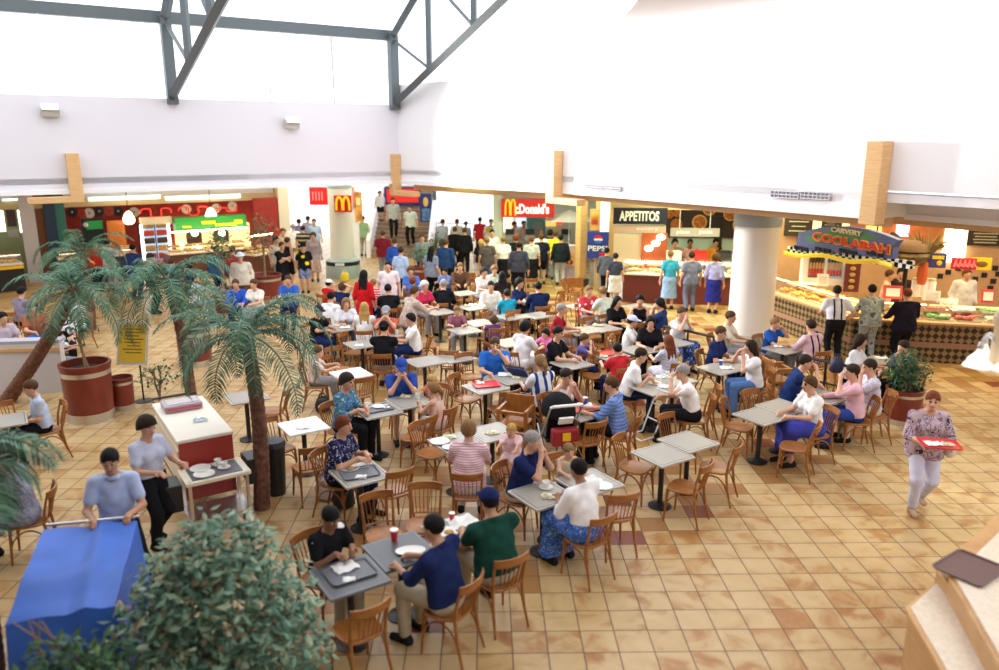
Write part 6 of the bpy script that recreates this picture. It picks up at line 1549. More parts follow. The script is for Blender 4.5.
for px, py, f in EMPTY:
    p = G(px, py, .46); c = chair(p.x, p.y, f, ''); c['_px'] = [px, py]; c['_e'] = 1
for px, py, kind, desc, kw in [
    (354, 572, 'grey_tray', 'dark grey food tray', dict(rz=33)), (349, 566, 'paper_napkin', 'crumpled white paper', dict(z=.757, rz=40)), (353, 578, 'paper_napkin', 'small white napkin', dict(z=.757, rz=10, scale=.5)),
    (389, 540, 'paper_cup', 'tall red and white paper cup', dict()), (407, 553, 'serving_platter', 'oval white platter', dict(rz=10, sy=.62)),
    (448, 533, 'dinner_plate', 'white plate with food', dict()), (462, 522, 'paper_napkin', 'open newspaper sheet', dict(rz=35, scale=1.3)), (449, 519, 'paper_cup', 'red paper cup', dict(scale=.8)),
    (362, 473, 'grey_tray', 'grey food tray', dict(rz=25)), (351, 466, 'dinner_plate', 'white plate with cake', dict(z=.765)), (363, 462, 'empty_plate', 'small white plate', dict(z=.765, scale=.8)), (363, 476, 'paper_napkin', 'white paper napkin', dict(z=.76, scale=.6)),
    (382, 408, 'grey_tray', 'grey food tray', dict(rz=30)), (371, 404, 'coffee_cup', 'white coffee cup', dict(z=.765)), (383, 405, 'empty_plate', 'white plate', dict(z=.765)), (391, 406, 'coffee_cup', 'small white cup', dict(z=.765, scale=.8)),
    (441, 442, 'empty_plate', 'large white plate', dict(scale=1.15)), (445, 449, 'empty_plate', 'overlapping white plate', dict(scale=.8, z=.745)), (489, 434, 'food_wrapper', 'yellow chips wrapper', dict(rz=35)), (452, 436, 'food_wrapper', 'food in brown wrapper', dict(rz=20)),
    (484, 384, 'red_tray', 'bright red food tray', dict(rz=15)), (478, 381, 'paper_napkin', 'white napkin', dict(z=.765, scale=.6)), (505, 375, 'paper_napkin', 'blue-white food bag', dict(scale=1.1)), (516, 378, 'food_wrapper', 'small food box', dict(scale=.8)),
    (579, 403, 'red_tray', 'red food tray', dict(rz=20)), (579, 402, 'paper_napkin', 'white wrapper', dict(z=.765)), (591, 400, 'blue_cup', 'blue paper cup', dict()),
    (546, 488, 'coffee_cup', 'white coffee cup', dict(scale=1.2)), (549, 497, 'food_wrapper', 'crumpled food wrapper', dict()), (584, 478, 'paper_napkin', 'white paper', dict(scale=1.2, rz=30)), (617, 490, 'empty_plate', 'white plate', dict(z=.8, scale=1.0, at=None)),
    (396, 392, 'food_wrapper', 'red food wrapper', dict()), (411, 396, 'white_cup', 'white cup', dict()), (300, 428, 'paper_napkin', 'flat white paper', dict(scale=.9)),
    (371, 337, 'white_cup', 'white cup with straw', dict()), (363, 345, 'paper_napkin', 'white paper', dict(scale=.8)), (399, 331, 'white_cup', 'tall white cup', dict()), (341, 325, 'food_wrapper', 'yellow food box', dict()), (349, 327, 'paper_napkin', 'white paper sheet', dict()),
    (476, 303, 'paper_napkin', 'white food paper', dict()), (472, 304, 'food_wrapper', 'yellow wrapper', dict()), (497, 300, 'food_wrapper', 'big brown paper bag', dict(scale=1.2, z=.8)), (434, 296, 'paper_napkin', 'pale paper', dict()),
    (578, 359, 'paper_napkin', 'white folded paper', dict(scale=.9)), (600, 355, 'red_tray', 'red food tray', dict(rz=33)), (602, 351, 'drink_bottle', 'clear drink bottle', dict()), (594, 357, 'food_wrapper', 'pale food box', dict(z=.765)), (582, 307, 'paper_napkin', 'white paper', dict()),
    (589, 323, 'food_wrapper', 'dark blue bag', dict(scale=1.3)), (646, 342, 'white_cup', 'left white cup', dict()), (652, 342, 'drink_bottle', 'left drink bottle', dict()), (657, 341, 'white_cup', 'middle white cup', dict()), (661, 334, 'white_cup', 'right white cup', dict()), (649, 338, 'drink_bottle', 'tall clear bottle', dict()), (664, 345, 'empty_plate', 'white plate', dict()),
    (653, 381, 'dinner_plate', 'white plate of chips', dict()), (664, 384, 'paper_napkin', 'white paper', dict()), (656, 377, 'paper_napkin', 'pale blue paper', dict(scale=.8)), (664, 378, 'white_cup', 'white cup', dict()),
    (729, 361, 'white_cup', 'white cup', dict()), (721, 366, 'blue_cup', 'small blue cup', dict(scale=.9)), (727, 368, 'paper_napkin', 'white wrapper', dict()), (738, 359, 'paper_napkin', 'open white wrapper', dict()), (720, 361, 'food_wrapper', 'chips packet', dict(scale=.7)),
    (784, 334, 'white_cup', 'white cup', dict()), (781, 347, 'paper_napkin', 'pale napkin', dict()), (883, 358, 'paper_napkin', 'white paper', dict()), 
]:
    item(kind, px, py, desc, **kw)
# ------------------------------------------------------------------ keep bodies, chairs and tables clear of each other
ca, sa = math.cos(R(33)), math.sin(R(33))
ents = []
for q in PEOPLE: ents.append(['p' if q[4] else 's', Vector(q[1][:2]), q[0], q[6]])
for o, px, py in TABLES: ents.append(['t', Vector(o.location[:2]), o, 1])
for o in list(COL.objects):
    if o.get('_e'): ents.append(['c', Vector(o.location[:2]), o, 1])
fixed = [(Vector((6.0, 18.1)), .80), (Vector(G(910, 428)[:2]) + Vector((0, .3)), .5)]
WT = {'p': .5, 's': .5, 't': 1., 'c': 1.4}
start = [e[1].copy() for e in ents]
def need(a, b):
    k = a + b
    if k in ('tc', 'ct'): return 'box', .37
    if k in ('tp', 'pt'): return 'box', .49
    if k in ('ts', 'st'): return 'box', .50
    if k == 'tt': return 'box', .612
    if k == 'cc': return 'round', .44
    if k in ('cp', 'pc', 'cs', 'sc'): return 'round', .52
    return 'round', .50
for it in range(120):
    moved = False
    for i in range(len(ents)):
        for j in range(i + 1, len(ents)):
            A, B = ents[i], ents[j]; d = B[1] - A[1]
            if abs(d.x) > .75 or abs(d.y) > .75: continue
            kind, r = need(A[0], B[0])
            if kind == 'round':
                r *= .55 + .45 * min(A[3], B[3], 1); L_ = d.length
                if L_ >= r: continue
                push = (d / L_ if L_ > 1e-4 else Vector((1, 0))) * (r - L_)
            else:
                u = Vector((d.x * ca + d.y * sa, -d.x * sa + d.y * ca)); m = max(abs(u.x), abs(u.y))
                if m >= r: continue
                if abs(u.x) > abs(u.y): v = Vector((math.copysign(r - abs(u.x), u.x), 0))
                else: v = Vector((0, math.copysign(r - abs(u.y), u.y)))
                push = Vector((v.x * ca - v.y * sa, v.x * sa + v.y * ca))
            wa, wb = WT[A[0]], WT[B[0]]; A[1] -= push * wa / (wa + wb) * .7; B[1] += push * wb / (wa + wb) * .7; moved = True
    for e in ents:
        for c, r in fixed:
            d = e[1] - c
            if d.length < r: e[1] = c + d.normalized() * r; moved = True
    if it < 60:
        for i, e in enumerate(ents): e[1] += (start[i] - e[1]) * .06
    if not moved: break
delta = {}
for i, e in enumerate(ents):
    o = e[2]; o.location.x, o.location.y = e[1].x, e[1].y
    if e[0] == 't': delta[o.name] = (start[i], e[1])
for i, q in enumerate(PEOPLE): PEOPLE[i] = (q[0], Vector((ents[i][1].x, ents[i][1].y, 0)), *q[2:])
keep = []
for o, px, py, desc, kind in ITEMS:
    p = Vector(o.location[:2]); best = min(delta.values(), key=lambda v: (v[0] - p).length)
    if (best[0] - p).length > .6:
        for ch in list(o.children): bpy.data.objects.remove(ch)
        PR_ = [k for k in PROTO if PROTO[k][0] is o]
        if PR_: pass
        bpy.data.objects.remove(o); continue
    u = p - best[0]; v = Vector((u.x * ca + u.y * sa, -u.x * sa + u.y * ca)); lim = {'grey_tray': .09, 'red_tray': .09, 'serving_platter': .12}.get(kind, .20)
    v = Vector((max(-lim, min(lim, v.x)), max(-lim, min(lim, v.y)))); u = Vector((v.x * ca - v.y * sa, v.x * sa + v.y * ca))
    o.location.x, o.location.y = best[1].x + u.x, best[1].y + u.y; keep.append((o, px, py, desc, kind))
    o['_tb'] = [best[1].x, best[1].y]
# settle: things on the same table sit on it, or on the tray they overlap
for o, px, py, desc, kind in keep:
    base = .743
    if kind not in ('grey_tray', 'red_tray'):
        for t_, _, _, _, k2 in keep:
            if k2 in ('grey_tray', 'red_tray') and (Vector(t_.location[:2]) - Vector(o.location[:2])).length < .17: base = .751
    if 'overlapping' in desc: base += .006
    o.location.z = base + (.002 if kind in ('paper_napkin', 'food_wrapper') else 0)
ITEMS[:] = keep
# ------------------------------------------------------------------ plants
def leaf_mat(name, stops, rough=.5):
    m, nt, b, tc = nodes_of(name, rough)
    g = nt.nodes.new('ShaderNodeNewGeometry'); r = ramp(nt, stops, 'LINEAR')
    nt.links.new(g.outputs['Random Per Island'], r.inputs['Fac']); nt.links.new(r.outputs[0], b.inputs['Base Color'])
    b.inputs['Specular IOR Level'].default_value = .35
    return m
PALM = leaf_mat('palm_green', [(0, (.025, .085, .045)), (.5, (.055, .15, .08)), (1, (.13, .25, .15))])
FIG = leaf_mat('fig_green', [(0, (.02, .07, .03)), (.5, (.05, .16, .06)), (.9, (.12, .22, .08)), (1, (.3, .2, .07))])
PALE = leaf_mat('pale_bush_green', [(0, (.06, .15, .10)), (.4, (.15, .28, .19)), (.75, (.26, .40, .28)), (.9, (.36, .42, .27)), (1, (.45, .25, .15))])
DARKL = leaf_mat('dark_leaf_green', [(0, (.01, .04, .015)), (.6, (.03, .10, .04)), (1, (.10, .20, .05))])
TRUNK = mat('palm_trunk', (.15, .062, .038), .85, noise=.5, nscale=14, bump=.5, bscale=40)
TWIG = mat('fig_stem', (.30, .20, .11), .8)
SOIL = mat('soil', (.05, .03, .02), .95)
def frond(az, el, L_, droop, rnd, n=30, ll=.34):
    m = MB(); pts = []; d = Vector((math.cos(az), math.sin(az), 0)); side = Vector((-math.sin(az), math.cos(az), 0))
    a = el; p = Vector((0, 0, 0)); N_ = 14
    for i in range(N_ + 1):
        pts.append(p.copy()); st = L_ / N_; p = p + (d * math.cos(a) + Vector((0, 0, math.sin(a)))) * st; a -= droop / N_ * (1 + i / N_)
    m.tube(pts, [.016 - .011 * i / N_ for i in range(N_ + 1)], 5)
    for i in range(n):
        u = .12 + .88 * i / (n - 1); f = u * N_; k = min(int(f), N_ - 1); q = pts[k].lerp(pts[k + 1], f - k); t = (pts[k + 1] - pts[k]).normalized()
        ln = ll * (math.sin(math.pi * min(1, .18 + .80 * u)) ** .7) * rnd.uniform(.85, 1.1)
        for s in (-1, 1):
            o = (side * s * .80 + t * .62 + Vector((0, 0, rnd.uniform(.0, .25)))).normalized(); dn = Vector((0, 0, -1))
            w_ = t * .0115; q1 = q + o * ln * .5 + dn * ln * .04; q2 = q + o * ln * .92 + dn * ln * (.30 + rnd.uniform(0, .15))
            m.add([q - w_ * .6, q + w_ * .6, q1 - w_ * 1.2, q1 + w_ * 1.2, q2], [(0, 1, 3, 2), (2, 3, 4)])
    return m
def palm(base, top, label, nf=16, L_=1.35, seed=1, r=.125, el0=.9, ll=.34):
    rnd = random.Random(seed); base, top = Vector(base), Vector(top)
    t = thing('potted_palm' if False else 'palm_tree', label, 'palm', base)
    h = top - base; m = MB(); pr = []; n = 46
    for i in range(n + 1):
        u = i / n; bend = math.sin(u * math.pi) * .06
        pr.append((h * u + Vector((bend, 0, 0)), r * (1.12 - .28 * u) * (1 + .07 * (i % 2))))
    m.tube([q for q, _ in pr], [x for _, x in pr], 14); m.build('trunk', TRUNK, t)
    for i in range(nf):
        az = 2 * math.pi * (i * .381966) + rnd.uniform(-.15, .15); e = el0 - 1.25 * i / nf + rnd.uniform(-.1, .1)
        o = frond(az, e, L_ * rnd.uniform(.85, 1.1), 1.5 + rnd.uniform(-.3, .3), rnd, ll=ll).build('frond', PALM, t); o.location = h
    MB().ball(tuple(h), (r * .9, r * .9, .14)).build('crown_shaft', TRUNK, t)
    return t
def leaves(m, c, rad, n, size, rnd, fill=.55):
    for _ in range(n):
        while True:
            v = Vector((rnd.uniform(-1, 1), rnd.uniform(-1, 1), rnd.uniform(-1, 1)))
            if .02 < v.length < 1: break
        v = v.normalized() * (fill + (1 - fill) * rnd.random()) if rnd.random() < .8 else v
        p = Vector(c) + Vector((v.x * rad[0], v.y * rad[1], v.z * rad[2]))
        a = rnd.uniform(0, 6.28); e = rnd.uniform(-1.0, .4); d = Vector((math.cos(a) * math.cos(e), math.sin(a) * math.cos(e), math.sin(e)))
        s = d.cross(Vector((rnd.uniform(-.4, .4), rnd.uniform(-.4, .4), 1))).normalized(); L_ = size * rnd.uniform(.7, 1.3); w_ = L_ * .24; nrm = s.cross(d) * L_ * .08
        m.add([p, p + d * L_ * .45 + s * w_ - nrm, p + d * L_, p + d * L_ * .45 - s * w_ - nrm, p + d * L_ * .45], [(0, 1, 4), (1, 2, 4), (2, 3, 4), (3, 0, 4)])
DRUM = wood('drum_red', (.15, .018, .012), (.22, .035, .02), (1, 1, .3), .35)
def drum(px, py, r, h, label, plant=None):
    p = G(px, py); t = thing('drum_planter', label, 'planter', (p.x, p.y + r, 0))
    MB().lathe([(r * .93, 0), (r * .93, .01), (r * .95, h * .16)], n=40).build('base_band', CHROME, t, smooth=40)
    MB().lathe([(r * .94, h * .16), (r, h * .95), (r * 1.04, h * .95), (r * 1.04, h), (r * .93, h), (r * .9, h * .88), (0, h * .88)], n=40, caps=False).build('drum', DRUM, t, smooth=30)
    MB().lathe([(r * .992, h * .80), (r * 1.0, h * .88)], n=40).build('top_band', CHROME, t, smooth=40)
    MB().lathe([(0, h * .90), (r * .9, h * .885)], n=30, caps=False).build('soil', SOIL, t)
    return Vector((p.x, p.y + r, h * .88))
def fig(c, z0, hgt, rad, label, n=380, size=.09, seed=1, m=None, tall=1.4, name='fig_tree'):
    rnd = random.Random(seed); t = thing(name, label, 'plant', (c[0], c[1], z0))
    f = MB()
    for i in range(3): f.tube([(rnd.uniform(-.04, .04), rnd.uniform(-.04, .04), 0), (rnd.uniform(-.08, .08), 0, hgt * .45), (rnd.uniform(-.15, .15), rnd.uniform(-.1, .1), hgt * .85)], [.022, .018, .008], 6)
    f.build('stem', TWIG, t)
    g = MB(); leaves(g, (0, 0, hgt * .68), (rad, rad, hgt * .36), n, size, rnd, .3); o = g.build('foliage', m or FIG, t)
    return t
gp = lambda px, py, z=0.: G(px, py, z)
b0 = gp(262, 508); palm(b0, (b0.x - .02, b0.y, 2.36), 'palm with ringed trunk standing right of the red trolley', 19, 1.35, 3, .095, 1.15, .30)
b1 = gp(192, 400); tp = Vector((b1.x - .28, b1.y + .1, 2.2)); palm(b1, tp, 'palm with dense crown behind the red trolley and yellow notice', 22, 1.5, 5, .085, 1.1, .34)
b2 = gp(6, 402); palm(b2, (-7.35, 13.2, 2.2), 'leaning palm with thick trunk left of the big drum planter', 16, 1.35, 8, .115, 1.1, .3)
p4 = gp(-52, 470, 2.1); palm((p4.x, p4.y, 0), (p4.x, p4.y, 2.1), 'palm at the left edge whose fronds hang over the floral dress', 16, 1.0, 11)
b5 = gp(92, 330); palm(b5, (b5.x, b5.y, 2.0), 'further palm between the leaning palm and the dense crown', 18, 1.45, 15, .09, 1.1, .32)
q = drum(80, 426, .40, 1.02, 'large red-brown drum planter with steel bands at the left'); fig(q, q.z, 1.25, .34, 'bare-stemmed shrub in the large drum planter', 120, .1, 2)
q = drum(119, 412, .20, .60, 'small red-brown drum bin beside the large drum planter')
q = drum(190, 369, .36, .85, 'red-brown drum planter behind the palm and red trolley'); fig(q, q.z, .7, .4, 'low leafy shrub in the drum behind the trolley', 200, .1, 3)
q = drum(221, 318, .40, .75, 'red-brown drum planter left of the cream-shirted man'); fig(q, q.z, 1.9, .42, 'slender weeping fig left of the cream-shirted man', 420, .11, 4)
q = drum(262, 305, .48, .85, 'red-brown drum planter right of the cream-shirted man'); fig(q, q.z, 1.9, .5, 'weeping fig with browning top right of the cream-shirted man', 460, .11, 6, leaf_mat('mixed_fig', [(0, (.03, .10, .04)), (.6, (.08, .17, .07)), (1, (.4, .27, .13))]))
q = drum(421, 292, .30, .8, 'red drum planter below the stairs'); fig(q, q.z, .8, .4, 'bushy green plant in the red drum below the stairs', 240, .1, 9)
q = drum(910, 428, .30, .62, 'red-brown pot holding the dark bush beside the lilac shirt'); fig(q, q.z - .42, 1.15, .40, 'dense dark green bush beside the woman in lilac floral shirt', 1100, .075, 10, DARKL)
fig(gp(160, 400), 0, .75, .4, 'low spreading plant at the foot of the yellow notice', 160, .10, 12)
fig(gp(436, 262), 0, 1.2, .5, 'green bush beside the stair railing', 260, .12, 13)
# big pale bush in the foreground and the darker one over the blue cart
rnd = random.Random(21); t = thing('weeping_fig', 'big pale green leafy bush in the foreground', 'plant', (-2.32, 5.75, 0)); g = MB()
for c, r_, n in (((.0, 0, .95), (.78, .6, .72), 2000), ((-.32, -.1, 1.0), (.45, .45, .5), 700), ((.42, .0, .55), (.5, .5, .6), 900), ((.0, .05, 1.42), (.45, .4, .36), 600), ((-.5, -.25, .6), (.5, .4, .5), 600)): leaves(g, c, r_, n, .105, rnd, .5)
o = g.build('foliage', PALE, t)
f = MB()
for i in range(9): f.tube([(rnd.uniform(-.06, .06), 0, .3), (rnd.uniform(-.3, .3), rnd.uniform(-.2, .2), .8), (rnd.uniform(-.6, .6), rnd.uniform(-.3, .3), 1.35)], [.025, .016, .006], 6)
f.build('stem', TWIG, t); MB().lathe([(.24, 0), (.32, .42), (.34, .42), (.30, .40), (0, .38)], n=28, caps=False).build('pot', DRUM, t)
rnd = random.Random(23); c = gp(70, 660, 1.1); t = thing('leafy_shrub', 'dark leafy shrub hanging over the front of the blue cover', 'plant', (c.x, c.y, 0)); g = MB()
leaves(g, (0, 0, 1.0), (.42, .25, .34), 420, .10, rnd, .3); leaves(g, (-.2, 0, .6), (.35, .3, .5), 260, .1, rnd, .3); g.build('foliage', DARKL, t)
f = MB()
for i in range(5): f.tube([(rnd.uniform(-.05, .05), 0, .3), (rnd.uniform(-.3, .3), .05, .85), (rnd.uniform(-.5, .5), .1, 1.35)], [.02, .014, .005], 6)
f.build('stem', TWIG, t); MB().lathe([(.2, 0), (.26, .36), (.28, .36), (.25, .34), (0, .32)], n=24, caps=False).build('pot', DRUM, t)

# ------------------------------------------------------------------ carts on the left
PB = mat('tarp_blue', (.035, .14, .60), .55, noise=.12, nscale=4)
a_, b_, c_, d_ = [Vector(G(x, y, 1.08)[:2]) for x, y in ((43, 530), (137, 521), (115, 607), (5, 624))]
cen = (a_ + b_ + c_ + d_) / 4
t = thing('covered_cart', 'cart under a blue cover pushed by the man with name badge', 'cart', (cen.x, cen.y, 0))
m = MB(); N_ = 22; vs = []; rnd = random.Random(2)
for i in range(N_ + 1):
    for j in range(N_ + 1):
        u, v = i / N_, j / N_; q = a_ * (1 - u) * (1 - v) + b_ * u * (1 - v) + c_ * u * v + d_ * (1 - u) * v - cen
        ridge = .05 * max(0, 1 - abs(u - .62 - .1 * v) * 6) - .05 * math.sin(math.pi * u) * math.sin(math.pi * v) + .06 * max(0, 1 - abs(v - .62) * 5) * (1 - abs(u - .5))
        vs.append((q.x, q.y, 1.08 + ridge + .01 * math.sin(9 * u + 5 * v)))
fs = [(i * (N_ + 1) + j, i * (N_ + 1) + j + 1, (i + 1) * (N_ + 1) + j + 1, (i + 1) * (N_ + 1) + j) for i in range(N_) for j in range(N_)]
ring = [i * (N_ + 1) for i in range(N_ + 1)] + [N_ * (N_ + 1) + j for j in range(1, N_ + 1)] + [i * (N_ + 1) + N_ for i in range(N_ - 1, -1, -1)] + [j for j in range(N_ - 1, 0, -1)]
last = ring; nr = len(ring)
for k in range(1, 9):
    b = len(vs); z = 1.08 - .105 * k
    for e, idx in enumerate(ring):
        x, y, _ = vs[idx]; fl = 1 + .012 * k + .03 * k / 8 * math.sin(e * .9 + .5 * math.sin(e * .37)); vs.append((x * fl, y * fl, z))
    cur = list(range(b, b + nr)); fs += [(last[e], last[(e + 1) % nr], cur[(e + 1) % nr], cur[e]) for e in range(nr)]; last = cur
m.add(vs, fs); m.build('cover', PB, t, smooth=60)
hx = (b_ - a_).normalized(); hy = (d_ - a_).normalized()
MB().box((0, 0, .55), (.55, .9, .7), rz=math.atan2(hx.y, hx.x)).build('bin', mat('bin_grey', (.15, .16, .18), .5), t)
for u, v in ((.12, .1), (.88, .1), (.88, .9), (.12, .9)):
    q = a_ * (1 - u) * (1 - v) + b_ * u * (1 - v) + c_ * u * v + d_ * (1 - u) * v - cen; w = MB(); w.tube([(q.x - .02, q.y, .08), (q.x + .02, q.y, .08)], .08, 14); w.build('wheel', BLACK, t)
MB().tube([tuple(((a_ - cen) * 1.0).to_3d() + Vector((0, .06, 1.1))), tuple(((b_ - cen) * 1.0).to_3d() + Vector((0, .06, 1.1)))], .016, 8).build('handle', CHROME, t)
# red tray trolley
fr = Vector((G(178.6, 443, 1.05) + G(231, 432, 1.05))[:2]) / 2
t = thing('clearing_trolley', 'red and cream tray-clearing trolley with plates on its front shelf', 'trolley', (fr.x, fr.y, 0), R(33))
REDT = mat('trolley_red', (.36, .03, .02), .4)
W2 = .33
MB().box((0, .85, .72), (.64, 1.66, .62)).build('body', CREAM, t, bevel=.01)
MB().box((0, .0, .64), (.66, .03, .78)).build('front_panel', REDT, t)
MB().box((0, .85, 1.05), (.70, 1.74, .045)).build('top', mat('trolley_top', (.80, .74, .64), .4), t, bevel=.012)
for s in (-1, 1): MB().box((s * W2, .85, .66), (.02, 1.6, .5)).build('side_panel', REDT if s > 0 else CREAM, t)
MB().box((0, -.34, .70), (.78, .52, .05)).build('shelf', CREAM, t, bevel=.012); MB().box((0, -.34, .728), (.60, .40, .012)).build('shelf_tray', GREYP, t)
MB().box((0, -.34, .20), (.74, .50, .04)).build('lower_shelf', CHROME, t)
for x in (-.34, .34):
    for y in (-.56, -.12): MB().box((x, y, .42), (.035, .035, .62)).build('leg', CHROME, t)
for x in (-.3, .3):
    for y in (-.5, .1, 1.55): w = MB(); w.tube([(x - .018, y, .06), (x + .018, y, .06)], .06, 14); w.build('wheel', BLACK, t)
MB().box((0, .85, .30), (.6, 1.6, .08)).build('chassis', DARK, t)
for s, nm in ((-1, 'waste_bin'), (1, 'side_caddy')): MB().box((s * .53, -.42 if s < 0 else -.1, .56), (.2, .34, .34)).build(nm, BLACK, t, bevel=.01)
MB().tube([(-.3, 1.75, .95), (-.3, 1.9, 1.08), (.3, 1.9, 1.08), (.3, 1.75, .95)], .018, 8).build('handle', DARK, t)
def on_trolley(x, y, z): c, s = math.cos(R(33)), math.sin(R(33)); return (fr.x + c * x - s * y, fr.y + s * x + c * y, z)
for x, y, k, d in ((-.14, -.24, 'empty_plate', 'stacked white plate at the back of the trolley shelf'), (-.14, -.44, 'empty_plate', 'white plate at the front of the trolley shelf'), (.08, -.22, 'coffee_cup', 'white cup on the trolley shelf, back one'), (.12, -.36, 'coffee_cup', 'white bowl-like cup on the trolley shelf, front one')):
    o = item(k, 0, 0, d, at=on_trolley(x, y, .735)); o['label'] = d; ITEMS.pop(); o.scale = (1.1,) * 3
tb = thing('flat_box', 'flat grey box with a pink stripe on the trolley top', 'box', on_trolley(-.02, 1.3, 1.074), R(33)); MB().box((0, 0, .05), (.5, .36, .10)).build('body', mat('box_mauve', (.45, .38, .42), .4), tb, bevel=.02); MB().box((0, -.19, .05), (.46, .012, .03)).build('stripe', mat('stripe_red', (.6, .08, .12), .5), tb); MB().box((0, 0, .103), (.40, .26, .01)).build('lid', mat('box_pale', (.55, .5, .52), .3), tb)
tb = thing('cleaning_cloth', 'pale blue cleaning cloth lying on the trolley top', 'cloth', on_trolley(.08, .62, 1.074), .4); o = crumple(4, .09).build('cloth', mat('cloth_blue', (.6, .7, .75), .9), tb)
p = gp(274, 498); tb = thing('black_bin', 'slim black bin behind the ringed palm trunk', 'bin', (p.x, p.y + .15, 0)); MB().lathe([(.12, 0), (.15, .7), (.16, .7), (.15, .73)], n=20).build('bin', BLACK, tb); MB().lathe([(.165, .73), (.15, .78), (0, .8)], n=20, caps=False).build('lid', DARK, tb)
# yellow notice
p = gp(144, 401)
t = thing('notice_stand', 'yellow notice in a white frame on a black stand', 'sign', (p.x, p.y, 0), R(20))
MB().lathe([(.16, 0), (.16, .015), (.04, .03)], n=24).build('base', BLACK, t); MB().tube([(0, 0, .02), (0, 0, .75)], .016, 8).build('pole', BLACK, t)
fp = MB().box((0, 0, 0), (.52, .025, .80)).build('frame', mat('frame_white', (.8, .78, .75), .4), t); fp.location = (-.08, 0, 1.12); fp.rotation_euler = (-.12, .12, 0)
MB().box((0, -.018, 0), (.44, .012, .70)).build('poster', mat('poster_yellow2', (.85, .58, .04), .5), fp)
for i in range(8): MB().box((.02 * (i % 2), -.027, .27 - .062 * i), (.32 - .05 * (i % 3), .008, .018)).build('text_line', mat('text_brown', (.2, .12, .02), .6), fp)
# low wall at the left edge
pa, pb = gp(-40, 396), gp(66, 392)
struct(MB().wall(pa, pb, 0, .98, .18, 1).build('wall_low', mat('low_wall_paint', (.62, .60, .62), .6)))
struct(MB().wall(pa, pb, .84, .90, .03, -1).build('trim_60', TIMBER)); struct(MB().wall(pa, pb, .98, 1.04, .3, 1).build('trim_61', mat('coping_grey', (.40, .40, .47), .5)))
# ------------------------------------------------------------------ counter in the right foreground
P0 = Vector(G(905, 606, 1.0)[:2]); P1 = Vector(G(1003, 517, 1.0)[:2]); P2 = Vector(G(937, 662, 1.0)[:2])
e1 = (P1 - P0).normalized(); e2 = (P2 - P0).normalized()
t = thing('tray_counter', 'angled timber counter with pale stone top in the right foreground', 'counter', (P0.x, P0.y, 0))
def pl(a, b): q = e1 * a + e2 * b; return (q.x, q.y)
CW = wood('counter_timber', (.50, .26, .09), (.62, .36, .15), (.7, .7, 5), .4); STONE = mat('pale_stone', (.72, .60, .47), .35, noise=.12, nscale=30)
foot = [pl(0, 0), pl(0, 2.6), (3.2, -2.4), pl(3.2, 0)]
MB().prism([pl(.05, .05), pl(.05, 2.5), (3.1, -2.3), pl(3.1, .05)], 0, .94).build('cabinet', CW, t)
MB().prism(foot, .94, .985).build('edge', CW, t, bevel=.01)
ins = [pl(.07, .05), pl(.07, 2.5), (3.0, -2.2), pl(3.0, .05)]
MB().prism(ins, .985, .992).build('ledge', STONE, t)
up_ = [pl(.62, -.02 + .28), pl(.34, 2.4), (3.0, -2.1), pl(3.0, .28)]
MB().prism(up_, .99, 1.17).build('raised_block', CW, t, bevel=.01)
MB().prism([(x + (.04 if i in (0, 1) else 0), y) for i, (x, y) in enumerate(up_)], 1.17, 1.19).build('raised_top', STONE, t)
MB().prism([pl(3.0, 0.), pl(.62, 0.), pl(.62, .28), pl(3.0, .28)], .99, 1.10).build('back_step', CW, t, bevel=.01)
q = G(970, 568, 1.2); o = thing('brown_tray', 'purplish brown plastic tray on the foreground counter', 'tray', (q.x, q.y, 1.192), R(35)); tray_mb(.50, .40, .02).build('tray', BROWNT, o)
# hanging lamp at the right edge
q = G(997, 352, 3.0)
t = thing('branched_lamp', 'cream branched lamp with bell shades at the right edge', 'lamp', (q.x, q.y, 2.93))
LC = mat('lamp_cream', (.78, .62, .42), .4); SH = mat('bell_shade', (1, .97, .9), .4, emit=.4, ecol=(1, .90, .78))
MB().lathe([(.0, -.12), (.16, -.12), (.13, -.04), (.07, .0), (.055, .35), (.075, .40), (.085, .46), (.06, .52), (.03, .55), (.03, 4.4)], n=24).build('stem', LC, t, smooth=40)
for k in range(4):
    a = math.pi + k * math.pi / 2 + .1; c, s = math.cos(a), math.sin(a); P = lambda r, z: (c * r, s * r, z)
    MB().tube([P(.04, .16), P(.08, .24), P(.13, .26), P(.18, .22), P(.19, .15)], .014, 8).build('arm', CHROME, t)
    sh = MB().lathe([(.03, .13), (.035, .10), (.05, .06), (.09, .01), (.145, -.05), (.15, -.06), (.10, -.045)], P(.19, .0), 24, caps=False).build('shade', SH, t, smooth=60)
    MB().lathe([(.028, .12), (.032, .16), (.02, .2)], P(.19, .0), 12).build('gallery', CHROME, sh)
t.scale = (.8,) * 3
# ------------------------------------------------------------------ rail, pushchair, luggage trolley, bags, high chairs
ra, rb_ = G(664, 326, .88), G(856, 368, .88)
t = thing('black_railing', 'low black railing running through the seats to the white column', 'railing', (0, 0, 0))
dv = (rb_ - ra)
segs = [(0, .30), (.74, 1.0)]
for u0, u1 in segs:
    A_, B_ = ra + dv * u0, ra + dv * u1
    MB().tube([A_, B_], .028, 8).build('rail', BLACK, t); MB().tube([A_ - Vector((0, 0, .4)), B_ - Vector((0, 0, .4))], .018, 8).build('rail', BLACK, t)
    for k in range(3): q = A_.lerp(B_, k / 2); MB().tube([(q.x, q.y, 0), q], .022, 8).build('post', BLACK, t)
HOODM = mat('hood_fabric', (.012, .012, .014), .9, spec=.1)
p = gp(556, 460); t = thing('pushchair', 'black pushchair with white handle and red-yellow bag', 'pushchair', (p.x, p.y, 0), R(15))
